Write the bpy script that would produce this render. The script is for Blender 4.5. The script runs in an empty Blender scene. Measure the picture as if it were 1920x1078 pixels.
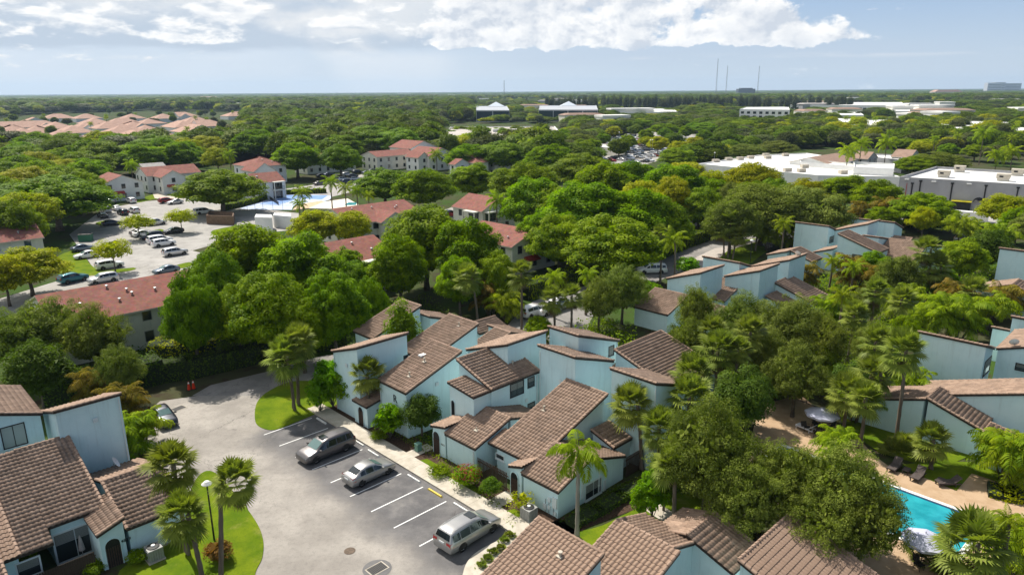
import bpy, bmesh, math, random
import numpy as np
from mathutils import Matrix, Vector
random.seed(7); np.random.seed(7)
PI = math.pi; R = math.radians
S = bpy.context.scene; COL = S.collection

# ------------------------------------------------------------------ camera
CAM_H = 31.0; FPX = 1330.0
ROLL = math.atan2(12.0, 1920.0)
PITCH = math.atan((539 - 171) * math.cos(ROLL) / FPX)
cd = bpy.data.cameras.new('camera'); cam = bpy.data.objects.new('camera', cd); COL.objects.link(cam)
cd.sensor_fit = 'HORIZONTAL'; cd.sensor_width = 36.0; cd.lens = FPX / 1920 * 36.0
cd.clip_start = 0.5; cd.clip_end = 40000
cam.matrix_world = Matrix.Translation((0, 0, CAM_H)) @ Matrix.Rotation(PI / 2 - PITCH, 4, 'X') @ Matrix.Rotation(-ROLL, 4, 'Z')
S.camera = cam

# ------------------------------------------------------------------ colour and sampling
S.view_settings.view_transform = 'Standard'; S.view_settings.look = 'None'
S.view_settings.exposure = 0.5; S.view_settings.gamma = 1.0; S.view_settings.use_curve_mapping = False
S.render.engine = 'CYCLES'
S.cycles.use_denoising = True
try:
    S.cycles.denoiser = 'OPENIMAGEDENOISE'; S.cycles.denoising_input_passes = 'RGB_ALBEDO_NORMAL'
except Exception: pass
S.cycles.max_bounces = 6; S.cycles.diffuse_bounces = 3; S.cycles.glossy_bounces = 2; S.cycles.transmission_bounces = 4
S.cycles.transparent_max_bounces = 6; S.cycles.volume_bounces = 0
S.cycles.caustics_reflective = False; S.cycles.caustics_refractive = False
S.cycles.sample_clamp_indirect = 4.0

# ------------------------------------------------------------------ sun
SUN_AZ = R(-37.5); SUN_EL = R(52)          # azimuth from +Y towards +X
sdir = Vector((math.sin(SUN_AZ) * math.cos(SUN_EL), math.cos(SUN_AZ) * math.cos(SUN_EL), math.sin(SUN_EL)))
ld = bpy.data.lights.new('sun', 'SUN'); sun = bpy.data.objects.new('sun', ld); COL.objects.link(sun)
ld.energy = 5.0; ld.angle = R(0.53); ld.color = (1.0, 0.94, 0.85)
sun.rotation_euler = sdir.to_track_quat('Z', 'Y').to_euler(); sun.location = (0, 0, 200)

# ------------------------------------------------------------------ node helpers
class NT:
    def __init__(s, nt): s.nt = nt; s.L = nt.links
    def n(s, t, **k):
        o = s.nt.nodes.new(t)
        for a, b in k.items(): setattr(o, a, b)
        return o
    def put(s, sock, v):
        if hasattr(v, 'is_output'): s.L.new(v, sock)
        elif isinstance(v, (tuple, list)): sock.default_value = tuple(v) + ((1.0,) if len(v) == 3 and len(sock.default_value) == 4 else ())
        else: sock.default_value = v
    def m(s, op, a, b=None, c=None, clamp=False):
        o = s.n('ShaderNodeMath', operation=op, use_clamp=clamp)
        s.put(o.inputs[0], a)
        if b is not None: s.put(o.inputs[1], b)
        if c is not None: s.put(o.inputs[2], c)
        return o.outputs[0]
    def ss(s, lo, hi, x):
        o = s.n('ShaderNodeMapRange', interpolation_type='SMOOTHSTEP')
        s.put(o.inputs['Value'], x); s.put(o.inputs['From Min'], lo); s.put(o.inputs['From Max'], hi)
        return o.outputs['Result']
    def mix(s, f, a, b, mode='MIX'):
        o = s.n('ShaderNodeMix', data_type='RGBA', blend_type=mode, clamp_factor=True)
        s.put(o.inputs[0], f); s.put(o.inputs[6], a); s.put(o.inputs[7], b)
        return o.outputs[2]
    def noise(s, vec, scale, detail=4, rough=0.55, dist=0.0, out='Fac'):
        o = s.n('ShaderNodeTexNoise'); s.put(o.inputs['Vector'], vec); s.put(o.inputs['Scale'], scale)
        s.put(o.inputs['Detail'], detail); s.put(o.inputs['Roughness'], rough); s.put(o.inputs['Distortion'], dist)
        return o.outputs[out]
    def vm(s, op, a, b=None):
        o = s.n('ShaderNodeVectorMath', operation=op); s.put(o.inputs[0], a)
        if b is not None: s.put(o.inputs[1], b)
        return o.outputs[0]

# ------------------------------------------------------------------ world: sky and clouds
W = bpy.data.worlds.new('World'); S.world = W; W.use_nodes = True
w = NT(W.node_tree); W.node_tree.nodes.clear()
tc = w.n('ShaderNodeTexCoord').outputs['Generated']
D = w.vm('NORMALIZE', tc)
sep = w.n('ShaderNodeSeparateXYZ'); w.L.new(D, sep.inputs[0])
X, Y, Z = sep.outputs
sky = w.n('ShaderNodeTexSky', sky_type='NISHITA', sun_disc=False)
sky.sun_elevation = SUN_EL; sky.sun_rotation = SUN_AZ; sky.altitude = 0; sky.air_density = 1.0; sky.dust_density = 0.6; sky.ozone_density = 1.2
el = w.m('MULTIPLY', w.m('ARCSINE', Z), 180 / PI)                    # degrees above the horizon
az = w.m('MULTIPLY', w.m('ARCTAN2', X, Y), 180 / PI)                 # degrees right of +Y
def vec(kz, off=(0, 0, 0)):
    c = w.n('ShaderNodeCombineXYZ'); w.L.new(X, c.inputs[0]); w.L.new(Y, c.inputs[1]); w.L.new(w.m('MULTIPLY', Z, kz), c.inputs[2])
    return w.vm('ADD', c.outputs[0], off)
base = sky.outputs[0]
K = 11.6        # white of a sunlit cloud in the same units as the sky (background strength 0.1)
def grey(v, t=(1, 1, 1)): return (K * v * t[0], K * v * t[1], K * v * t[2])
# the blue of the air: deep overhead, paler towards the horizon
col = w.mix(0.85, base, w.mix(w.ss(0, 9, el), grey(.66, (.84, 1.0, 1.20)), grey(.50, (.62, .93, 1.42))))
col = w.mix(w.ss(10, 35, el), col, base)
# thin bright veil, thicker towards the left
veil = w.m('MULTIPLY', w.ss(18, -30, az), w.m('MULTIPLY', w.ss(60, 4, el), w.noise(vec(3), 5, 4, .6)), clamp=True)
col = w.mix(w.m('MULTIPLY', veil, 1.05, clamp=True), col, grey(.80, (.93, 1.0, 1.09)))
# rain shaft below the flat base, a little left of the middle
sh = w.m('MULTIPLY', w.ss(-14, -11.5, w.m('ADD', az, w.m('MULTIPLY', el, .5))), w.ss(-3, -6.5, az))
col = w.mix(w.m('MULTIPLY', w.m('MULTIPLY', sh, w.ss(3.4, 2.2, el)), .45), col, grey(.86, (.97, 1, 1.04)))
# low grey sheet with a flat base
nb = w.noise(vec(5), 9, 6, .6)
sheet = w.m('MULTIPLY', w.ss(2.7, 3.3, w.m('ADD', el, w.m('MULTIPLY', w.m('SUBTRACT', nb, .5), 1.6))), w.ss(9, 3.6, w.m('SUBTRACT', el, w.m('MULTIPLY', nb, 4))))
sheet = w.m('MULTIPLY', sheet, w.ss(-1, -8, az))
col = w.mix(w.m('MULTIPLY', sheet, .9), col, grey(.58, (.86, 1.0, 1.18)))
# cumulus: billows lit from the upper left
def cloud(seed, scale, kz, detail, cover, soft, shade, white=.98, relief=4.2, rough=.56):
    global col
    v = vec(kz, seed); v2 = w.vm('ADD', v, (-.008, .0, .016 * kz / 1.6))
    a = w.noise(v, scale, detail, rough, .15); b = w.noise(v2, scale, 6, rough, .15)
    big = w.noise(w.vm('ADD', v, (9, 3, 1)), scale * .35, 4, .5)
    d = w.m('ADD', w.m('ADD', a, w.m('MULTIPLY', w.m('SUBTRACT', big, .5), .5)), cover)
    fac = w.ss(.5, .5 + soft, d)
    lit = w.m('ADD', w.m('MULTIPLY', w.m('SUBTRACT', a, b), relief), .60, clamp=True)
    c = w.mix(lit, shade, grey(white, (1.0, .995, .985)))
    under = w.m('MULTIPLY', w.ss(.62, .9, d), .45)
    c = w.mix(under, c, shade)
    col = w.mix(fac, col, c)
    return d
# broad soft veil of broken cloud over the left and middle
soft_c = w.m('MULTIPLY', w.ss(3.4, 5.2, el), w.ss(16, -8, az))
cloud((6.1, 1.4, 2.2), 6, 2.2, 7, w.m('SUBTRACT', w.m('MULTIPLY', soft_c, .22), .10), .26, grey(.66, (.90, 1, 1.12)), .90, 2.4)
# scattered puffs
puffs = w.m('MULTIPLY', w.ss(2.9, 3.7, el), w.m('ADD', w.m('MULTIPLY', w.ss(4, -12, az), .22), w.m('MULTIPLY', w.ss(-16, -30, az), .07)))
cloud((3.1, .9, .2), 17, 2.8, 9, w.m('ADD', w.m('SUBTRACT', puffs, .20), w.m('MULTIPLY', w.ss(7, 30, el), .10)), .13, grey(.64, (.9, 1, 1.13)))
cloud((1.7, 4.4, 7.2), 24, 3.4, 8, w.m('SUBTRACT', w.m('MULTIPLY', w.m('MULTIPLY', w.ss(1.6, 2.2, el), w.ss(3.4, 2.6, el)), w.m('MULTIPLY', w.ss(-12, -22, az), .20)), .22), .16, grey(.74, (.93, 1, 1.09)), .92)
# wide towering bank from the middle to the right, flat base at 2.7 degrees
top = w.m('SUBTRACT', w.m('SUBTRACT', 10.2, w.m('MULTIPLY', w.ss(5, 33, az), 6.9)), w.m('MULTIPLY', w.ss(-2, -12, az), 4.5))
inside = w.m('MINIMUM', w.m('MULTIPLY', w.m('SUBTRACT', top, el), .20), .40)
flat = w.m('MULTIPLY', w.ss(3.5, 2.2, w.m('ADD', el, w.m('MULTIPLY', w.m('SUBTRACT', w.noise(vec(2), 9, 6, .6), .5), 3.2))), -.75)
left = w.m('MULTIPLY', w.ss(-3, -11, az), -.55); right = w.m('MULTIPLY', w.ss(27, 40, az), -.5)
cov = w.m('ADD', w.m('ADD', w.m('SUBTRACT', inside, .165), flat), w.m('ADD', left, right))
cloud((.7, 2.0, 5.0), 19, 1.5, 10, cov, .10, grey(.66, (.92, 1, 1.12)), 1.0, 5.2, .60)
# grey-blue feet under the bank
ft = w.m('MULTIPLY', w.m('MULTIPLY', w.ss(3.6, 2.7, el), w.ss(1.2, 2.4, el)), w.m('MULTIPLY', w.ss(-4, 2, az), w.ss(34, 24, az)))
col = w.mix(w.m('MULTIPLY', ft, w.m('MULTIPLY', w.noise(vec(5), 7, 5), .75)), col, grey(.60, (.86, 1.0, 1.20)))
st = w.m('MULTIPLY', w.ss(.35, 0, w.m('ABSOLUTE', w.m('SUBTRACT', el, 2.3))), w.m('MULTIPLY', w.ss(.5, .72, w.noise(vec(12), 8, 4)), .35))
col = w.mix(st, col, grey(.86))
# haze band hugging the horizon
col = w.mix(w.m('MULTIPLY', w.ss(2.4, 0, el), .35), col, grey(.66, (.90, 1.0, 1.13)))
col = w.mix(w.ss(0, -1.5, el), col, grey(.25, (.9, 1, 1.05)))
bg = w.n('ShaderNodeBackground'); w.L.new(col, bg.inputs[0]); bg.inputs[1].default_value = 0.066
wo = w.n('ShaderNodeOutputWorld'); w.L.new(bg.outputs[0], wo.inputs[0])

# ------------------------------------------------------------------ pixel of the photograph <-> place in the world
_cr, _sr = math.cos(ROLL), math.sin(ROLL)
def G(u, v, z=0.0):
    """world point of height z seen at (u, v) of the 1920 px wide photograph"""
    x = (u - 960) / FPX; y = (539 - v) / FPX
    xr = x * _cr + y * _sr; yr = -x * _sr + y * _cr
    d = Vector((xr, math.cos(PITCH) + yr * math.sin(PITCH), -math.sin(PITCH) + yr * math.cos(PITCH)))
    return Vector((0, 0, CAM_H)) + d * ((z - CAM_H) / d.z)
def PX(P):
    x, y, z = P[0], P[1], P[2] - CAM_H
    yc = y * math.sin(PITCH) + z * math.cos(PITCH); fc = y * math.cos(PITCH) - z * math.sin(PITCH)
    if fc < .1: return (-9999, -9999)
    xr = x / fc; yr = yc / fc
    return (960 + FPX * (xr * _cr - yr * _sr), 539 - FPX * (xr * _sr + yr * _cr))
# street grid of the villas: a runs from the parking lot into the block, b along the kerb
AZG = R(44.4); UV = Vector((math.cos(AZG), math.sin(AZG), 0)); VV = Vector((-UV.y, UV.x, 0))
def AB(a, b, z=0.0): return UV * a + VV * b + Vector((0, 0, z))
def toab(P): return P[0] * UV.x + P[1] * UV.y, P[0] * VV.x + P[1] * VV.y

# ------------------------------------------------------------------ mesh builder
class MB:
    def __init__(s): s.v = []; s.f = []; s.mi = []
    def quad(s, *p, m=0):
        k = len(s.v); s.v += [tuple(q) for q in p]; s.f.append(tuple(range(k, k + len(p)))); s.mi.append(m)
    def box(s, c, d, rz=0.0, m=0, taper=1.0, skip=()):
        cx, cy, cz = c; hx, hy, hz = d[0] / 2, d[1] / 2, d[2] / 2
        ca, sa = math.cos(rz), math.sin(rz); k = len(s.v)
        for z in (-hz, hz):
            t = taper if z > 0 else 1
            for x, y in ((-hx, -hy), (hx, -hy), (hx, hy), (-hx, hy)):
                x *= t; y *= t
                s.v.append((cx + x * ca - y * sa, cy + x * sa + y * ca, cz + z))
        for i, f in enumerate(((0, 3, 2, 1), (4, 5, 6, 7), (0, 1, 5, 4), (1, 2, 6, 5), (2, 3, 7, 6), (3, 0, 4, 7))):
            if i in skip: continue
            s.f.append(tuple(k + q for q in f)); s.mi.append(m)
    def beam(s, p, q, w, h, m=0):
        """box from p to q, w wide (level) and h tall"""
        p = Vector(p); q = Vector(q); d = (q - p); L = d.length
        if L < 1e-6: return
        d.normalize(); up = Vector((0, 0, 1)) if abs(d.z) < .95 else Vector((0, 1, 0))
        sx = d.cross(up).normalized() * (w / 2); sz = sx.cross(d).normalized() * (h / 2)
        k = len(s.v)
        for e in (p, q):
            for a, b in ((-1, -1), (1, -1), (1, 1), (-1, 1)): s.v.append(tuple(e + sx * a + sz * b))
        for f in ((0, 1, 2, 3), (7, 6, 5, 4), (0, 4, 5, 1), (1, 5, 6, 2), (2, 6, 7, 3), (3, 7, 4, 0)):
            s.f.append(tuple(k + i for i in f)); s.mi.append(m)
    def prism(s, poly, z0, z1, m=0, mt=None, cap=True, bottom=True):
        n = len(poly); k = len(s.v)
        zt = z1 if isinstance(z1, (list, tuple)) else [z1] * n
        s.v += [(p[0], p[1], z0) for p in poly] + [(p[0], p[1], zt[i]) for i, p in enumerate(poly)]
        for i in range(n):
            j = (i + 1) % n; s.f.append((k + i, k + j, k + n + j, k + n + i)); s.mi.append(m)
        if cap: s.f.append(tuple(k + n + i for i in range(n))); s.mi.append(m if mt is None else mt)
        if bottom: s.f.append(tuple(k + i for i in reversed(range(n)))); s.mi.append(m)
    def tube(s, pts, rad, n=8, m=0, cap=True):
        """tube through pts with radii rad"""
        if not isinstance(rad, (list, tuple)): rad = [rad] * len(pts)
        k = len(s.v); pts = [Vector(p) for p in pts]
        for i, p in enumerate(pts):
            d = (pts[min(i + 1, len(pts) - 1)] - pts[max(i - 1, 0)])
            d = d.normalized() if d.length > 1e-9 else Vector((0, 0, 1))
            a = d.cross(Vector((0, 0, 1))) if abs(d.z) < .95 else d.cross(Vector((0, 1, 0)))
            a.normalize(); b = d.cross(a)
            for j in range(n):
                t = 2 * PI * j / n; s.v.append(tuple(p + (a * math.cos(t) + b * math.sin(t)) * rad[i]))
        for i in range(len(pts) - 1):
            for j in range(n):
                q = (j + 1) % n; s.f.append((k + i * n + j, k + i * n + q, k + (i + 1) * n + q, k + (i + 1) * n + j)); s.mi.append(m)
        if cap:
            s.f.append(tuple(k + j for j in reversed(range(n)))); s.mi.append(m)
            s.f.append(tuple(k + (len(pts) - 1) * n + j for j in range(n))); s.mi.append(m)
    def lathe(s, prof, c=(0, 0, 0), n=16, m=0):
        k = len(s.v)
        for r, z in prof:
            for j in range(n):
                t = 2 * PI * j / n; s.v.append((c[0] + r * math.cos(t), c[1] + r * math.sin(t), c[2] + z))
        for i in range(len(prof) - 1):
            for j in range(n):
                q = (j + 1) % n; s.f.append((k + i * n + j, k + i * n + q, k + (i + 1) * n + q, k + (i + 1) * n + j)); s.mi.append(m)
    def raw(s, v, f, m=0):
        k = len(s.v); s.v += [tuple(q) for q in v]; s.f += [tuple(k + i for i in g) for g in f]; s.mi += [m] * len(f)
    def mesh(s, name, mats, smooth=False):
        me = bpy.data.meshes.new(name); me.from_pydata(s.v, [], s.f)
        for m in (mats if isinstance(mats, (list, tuple)) else [mats]): me.materials.append(m)
        if any(s.mi): me.polygons.foreach_set('material_index', s.mi)
        if smooth: me.polygons.foreach_set('use_smooth', [True] * len(s.f))
        me.update(); return me
def link(name, me, parent=None, loc=None, rz=None, scale=None, **props):
    o = bpy.data.objects.new(name, me); COL.objects.link(o)
    if parent is not None: o.parent = parent
    if loc is not None: o.location = loc
    if rz is not None: o.rotation_euler = (0, 0, rz)
    if scale is not None: o.scale = scale if isinstance(scale, (tuple, list)) else (scale,) * 3
    for k, v in props.items():
        if v is not None: o[k] = v
    return o
def put(name, mb, mats, parent=None, smooth=False, **k): return link(name, mb.mesh(name, mats, smooth), parent, **k)
def thing(name, label, cat, loc=(0, 0, 0), rz=0.0, group=None):
    return link(name, None, None, loc, rz, None, label=label, category=cat, group=group)
def copy_tree(o, parent=None):
    c = o.copy(); COL.objects.link(c)
    if parent is not None: c.parent = parent
    for ch in o.children: copy_tree(ch, c)
    return c
def clone(o, loc, rz, label, group=None, scale=None):
    c = copy_tree(o); c.location = loc; c.rotation_euler = (0, 0, rz); c['label'] = label
    if group: c['group'] = group
    if scale is not None: c.scale = (scale,) * 3
    return c

# ------------------------------------------------------------------ materials
MATS = {}
def mat(name, c1, c2=None, scale=2.0, rough=.8, bump=0.0, bscale=None, spec=.3, metal=0.0, detail=5, extra=None, island=0.0, coat=0.0, lo=.35, hi=.65, coord='Object'):
    if name in MATS: return MATS[name]
    m = bpy.data.materials.new(name); m.use_nodes = True; t = NT(m.node_tree)
    bs = m.node_tree.nodes['Principled BSDF']
    bs.inputs['Roughness'].default_value = rough; bs.inputs['Metallic'].default_value = metal
    bs.inputs['Specular IOR Level'].default_value = spec; bs.inputs['Coat Weight'].default_value = coat
    vec = t.n('ShaderNodeNewGeometry').outputs['Position'] if coord == 'World' else t.n('ShaderNodeTexCoord').outputs[coord]
    if c2 is None: c = tuple(c1)
    else: c = t.mix(t.ss(lo, hi, t.noise(vec, scale, detail, .6)), c1, c2)
    if island:
        g = t.n('ShaderNodeNewGeometry').outputs['Random Per Island']
        hs = t.n('ShaderNodeHueSaturation'); t.put(hs.inputs['Value'], t.m('ADD', 1 - island, t.m('MULTIPLY', g, 2 * island))); t.put(hs.inputs['Color'], c)
        c = hs.outputs[0]
    if extra: c = extra(t, vec, c)
    t.put(bs.inputs['Base Color'], c)
    if bump:
        b = t.n('ShaderNodeBump'); b.inputs['Strength'].default_value = bump; b.inputs['Distance'].default_value = .02
        t.L.new(t.noise(vec, bscale or scale * 6, 5, .6), b.inputs['Height']); t.L.new(b.outputs[0], bs.inputs['Normal'])
    MATS[name] = m; return m
def leafmat(name, c1, c2, trans=.35, rough=.55, tcol=None, var=.24, zshift=None):
    if name in MATS: return MATS[name]
    m = bpy.data.materials.new(name); m.use_nodes = True; t = NT(m.node_tree)
    bs = m.node_tree.nodes['Principled BSDF']; out = m.node_tree.nodes['Material Output']
    g = t.n('ShaderNodeNewGeometry'); oi = t.n('ShaderNodeObjectInfo').outputs['Random']
    tcn = t.n('ShaderNodeTexCoord').outputs['Object']
    f = t.m('ADD', t.m('MULTIPLY', g.outputs['Random Per Island'], .55), t.m('MULTIPLY', t.ss(.35, .65, t.noise(tcn, .35, 3)), .45))
    c = t.mix(f, c1, c2)
    hs = t.n('ShaderNodeHueSaturation')
    t.put(hs.inputs['Hue'], t.m('ADD', .5, t.m('MULTIPLY', t.m('SUBTRACT', oi, .5), .026)))
    t.put(hs.inputs['Value'], t.m('ADD', 1 - var / 2, t.m('MULTIPLY', t.m('FRACT', t.m('MULTIPLY', oi, 7.31)), var)))
    t.put(hs.inputs['Color'], c); c = hs.outputs[0]
    t.put(bs.inputs['Base Color'], c); bs.inputs['Roughness'].default_value = rough; bs.inputs['Specular IOR Level'].default_value = .05
    tr = t.n('ShaderNodeBsdfTranslucent')
    t.put(tr.inputs[0], t.mix(1.0, c, tcol or (1.5, 1.75, .5), 'MULTIPLY'))
    mx = t.n('ShaderNodeMixShader'); mx.inputs[0].default_value = trans
    t.L.new(bs.outputs[0], mx.inputs[1]); t.L.new(tr.outputs[0], mx.inputs[2]); t.L.new(mx.outputs[0], out.inputs[0])
    MATS[name] = m; return m

def stucco_extra(t, vec, c):
    # faint rain streaks and grime
    z = t.n('ShaderNodeMapping'); t.L.new(vec, z.inputs[0]); z.inputs['Scale'].default_value = (3, 3, .25)
    s = t.ss(.52, .8, t.noise(z.outputs[0], 1.0, 5, .65))
    c = t.mix(t.m('MULTIPLY', t.ss(.50, .75, t.noise(vec, .45, 6, .65)), .28), c, (.40, .56, .58))
    return t.mix(t.m('MULTIPLY', s, .34), c, (.30, .38, .37))
M_STUCCO = mat('mint_stucco', (.545, .720, .745), (.590, .755, .775), .7, .9, .25, 30, .2, extra=stucco_extra)
M_CREAM = mat('cream_stucco', (.62, .60, .52), (.68, .66, .58), .7, .9, .2, 30, .2, extra=stucco_extra)
M_WHITEW = mat('white_stucco', (.70, .70, .68), (.76, .76, .74), .6, .9, .2, 30, .2)
def tile_extra(t, vec, c):
    c = t.mix(t.m('MULTIPLY', t.ss(.48, .72, t.noise(vec, .55, 6, .7)), .42), c, (.115, .088, .072))
    return t.mix(t.m('MULTIPLY', t.ss(.60, .74, t.noise(t.vm('ADD', vec, (7, 3, 1)), 1.7, 5, .7)), .35), c, (.33, .27, .225))
M_TILE = mat('barrel_tile', (.225, .152, .108), (.295, .205, .150), 1.3, .8, .15, 30, .25, island=.17, extra=tile_extra)
M_CAP = mat('tile_cap', (.262, .176, .126), (.325, .225, .166), 1.5, .8, .15, 30, .25, island=.12)
M_FASCIA = mat('dark_fascia', (.030, .022, .018), (.05, .036, .03), 3, .6)
M_UNDER = mat('roof_underlay', (.055, .038, .030), (.08, .055, .04), 2, .9)
M_TRIM = mat('white_trim', (.62, .68, .68), rough=.6)
M_GLASS = mat('window_glass', (.02, .028, .032), rough=.06, spec=.8)
M_BLACK = mat('black_metal', (.012, .012, .013), rough=.5)
M_DARKWOOD = mat('dark_wood', (.045, .028, .020), (.075, .048, .034), 6, .7, .2)
def shingle_extra(t, vec, c):
    o = t.n('ShaderNodeTexVoronoi'); t.put(o.inputs['Vector'], vec); o.inputs['Scale'].default_value = 3.2
    return t.mix(.16, c, o.outputs['Color'], 'OVERLAY')
M_RED = mat('red_shingle', (.190, .076, .058), (.235, .098, .076), .9, .9, .3, 12, .2, extra=shingle_extra)
M_ORANGE = mat('orange_tile_far', (.33, .20, .15), (.40, .25, .19), .4, .85, 0, 8, .2)
M_CONC = mat('concrete', (.40, .36, .29), (.50, .455, .38), 1.2, .9, .2, 20, .2, coord='World')
M_STEELG = mat('grey_metal', (.30, .31, .32), (.38, .39, .40), 3, .45, 0, metal=.6)
M_WHITE = mat('white_paint', (.78, .78, .76), (.66, .66, .63), 6, .7, coord='World')
M_YELLOW = mat('yellow_paint', (.70, .52, .09), (.58, .43, .08), 6, .7)
M_MULCH = mat('mulch', (.045, .027, .018), (.085, .055, .038), 7, 1, .5, 40, .1, coord='World')
# ------------------------------------------------------------------ ground
def ground_extra(t, vec, c):
    g = t.mix(t.ss(.4, .6, t.noise(vec, .05, 5)), (.040, .075, .014), (.060, .062, .030))
    d = t.ss(.5, .66, t.noise(vec, .35, 5, .65))
    return t.mix(d, g, (.048, .036, .024))
M_GROUND = mat('ground_earth', (.05, .07, .02), rough=1, extra=ground_extra, coord='World', bump=.4, bscale=5, spec=.05)
M_LAWN = mat('lawn', (.074, .130, .006), (.145, .192, .009), .45, 1, .6, 60, .05, coord='World', lo=.3, hi=.7,
             extra=lambda t, v, c: t.mix(t.m('MULTIPLY', t.ss(.56, .72, t.noise(t.vm('ADD', v, (3, 8, 1)), .55, 6, .7)), .8), t.mix(t.m('MULTIPLY', t.ss(.45, .75, t.noise(v, 7, 5, .7)), .6), c, (.050, .090, .006)), (.20, .20, .045)))
def asphalt(name, a, b, stain, pale, seal=None):
    def ex(t, v, c):
        fine = t.noise(v, 2.6, 6, .7)
        c = t.mix(t.m('MULTIPLY', t.ss(.47, .68, t.noise(v, .13, 7, .62)), .7), c, pale)
        c = t.mix(t.m('MULTIPLY', t.ss(.58, .80, t.noise(t.vm('ADD', v, (31, 7, 3)), .21, 7, .68)), .65), c, stain)
        c = t.mix(t.m('MULTIPLY', t.ss(.45, .75, fine), .38), c, stain)
        if seal: c = seal(t, v, c, fine)
        vo = t.n('ShaderNodeTexVoronoi', feature='DISTANCE_TO_EDGE'); vo.inputs['Scale'].default_value = .15
        t.put(vo.inputs['Vector'], t.vm('ADD', v, t.vm('MULTIPLY', t.noise(v, .8, 6, .7, out='Color'), (2.5, 2.5, 0))))
        cr = t.m('MULTIPLY', t.ss(.007, .0, vo.outputs['Distance']), t.ss(.45, .6, t.noise(v, .1, 3)))
        c = t.mix(t.m('MULTIPLY', cr, .8), c, (.05, .047, .043))
        vp = t.n('ShaderNodeTexVoronoi'); vp.inputs['Scale'].default_value = .45; t.put(vp.inputs['Vector'], t.vm('ADD', v, t.vm('MULTIPLY', t.noise(v, 1.6, 4, .7, out='Color'), (1.2, 1.2, 0))))
        c = t.mix(t.m('MULTIPLY', t.ss(.16, .05, vp.outputs['Distance']), t.m('MULTIPLY', t.ss(.5, .62, t.noise(v, .12, 3)), .5)), c, (.085, .08, .075))
        return t.mix(t.m('MULTIPLY', t.ss(.5, .75, t.noise(v, 14, 3, .75)), .30), c, (.06, .06, .06))
    return mat(name, a, b, .4, .92, .3, 60, .12, extra=ex, coord='World')
AKc = toab(G(838.5, 938.9))[0] + .35; AOc = toab(G(656.3, 931))[0] - .35
def sealcoat(t, v, c, fine):
    """darker resurfaced bays, their worn edge fading into the aisle"""
    s_ = t.n('ShaderNodeVectorMath', operation='DOT_PRODUCT'); t.put(s_.inputs[0], v); s_.inputs[1].default_value = tuple(UV)
    s2 = t.n('ShaderNodeVectorMath', operation='DOT_PRODUCT'); t.put(s2.inputs[0], v); s2.inputs[1].default_value = tuple(VV)
    wob = t.m('MULTIPLY', t.m('SUBTRACT', t.noise(v, .25, 6, .65), .5), 5.0)
    A = t.m('ADD', s_.outputs['Value'], wob); B = s2.outputs['Value']
    f = t.m('MULTIPLY', t.ss(AOc - 2.4, AOc + .9, A), t.m('MULTIPLY', t.ss(61.5, 59.5, B), t.ss(AKc + 9, AKc + 7, A)))
    dk = t.mix(t.ss(.35, .7, t.noise(v, .5, 6, .65)), (.092, .090, .094), (.165, .159, .157))
    dk = t.mix(t.m('MULTIPLY', t.ss(.5, .8, t.noise(t.vm('ADD', v, (5, 9, 0)), .35, 6, .7)), .75), dk, (.30, .28, .255))
    dk = t.mix(t.m('MULTIPLY', fine, .25), dk, (.09, .09, .092))
    return t.mix(t.m('MULTIPLY', f, .93), c, dk)
M_AISLE = asphalt('worn_asphalt', (.255, .234, .208), (.312, .288, .256), (.135, .124, .113), (.410, .378, .335), sealcoat)
M_STALL = mat('patch_asphalt', (.12, .117, .117), (.16, .155, .15), .8, .9, coord='World')
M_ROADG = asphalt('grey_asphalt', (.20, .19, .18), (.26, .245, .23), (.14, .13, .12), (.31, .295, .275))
M_LOT = asphalt('pale_lot_asphalt', (.295, .282, .262), (.36, .345, .32), (.23, .215, .20), (.42, .40, .375))
def grid_ground():
    # one sheet, finer near the camera, reaching the horizon
    mb = MB(); xs = [-26000, -6000, -1500, -400, 0, 400, 1500, 6000, 26000]; ys = [-3000, 0, 60, 200, 500, 1500, 6000, 30000]
    n = len(xs)
    mb.v = [(x, y, 0.0) for y in ys for x in xs]
    for j in range(len(ys) - 1):
        for i in range(n - 1): mb.f.append((j * n + i, j * n + i + 1, (j + 1) * n + i + 1, (j + 1) * n + i)); mb.mi.append(0)
    put('ground', mb, M_GROUND, kind='structure')
grid_ground()
def catmull(pts, n=8, closed=True):
    P = [Vector(p) for p in pts]; out = []
    N = len(P)
    for i in range(N if closed else N - 1):
        a, b, c, d = (P[(i - 1) % N], P[i], P[(i + 1) % N], P[(i + 2) % N]) if closed else (P[max(i - 1, 0)], P[i], P[i + 1], P[min(i + 2, N - 1)])
        for k in range(n):
            t = k / n
            out.append(.5 * ((2 * b) + (c - a) * t + (2 * a - 5 * b + 4 * c - d) * t * t + (3 * b - a - 3 * c + d) * t ** 3))
    if not closed: out.append(P[-1])
    return out
def sheet(name, pts, z, m, kind='structure', thick=None, smooth=0, uvpix=True, **kw):
    P = [G(*p) if uvpix else Vector((p[0], p[1], 0)) for p in pts]
    if smooth: P = catmull(P, smooth)
    area = sum(P[i].x * P[(i + 1) % len(P)].y - P[(i + 1) % len(P)].x * P[i].y for i in range(len(P)))
    if area < 0: P.reverse()
    mb = MB()
    if thick: mb.prism([(p.x, p.y) for p in P], z - thick, z)
    else: mb.quad(*[(p.x, p.y, z) for p in P])
    me = mb.mesh(name, m); bm = bmesh.new(); bm.from_mesh(me); bmesh.ops.triangulate(bm, faces=[f for f in bm.faces if len(f.verts) > 4]); bm.to_mesh(me); bm.free()
    return link(name, me, kind=kind, **kw)
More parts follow.
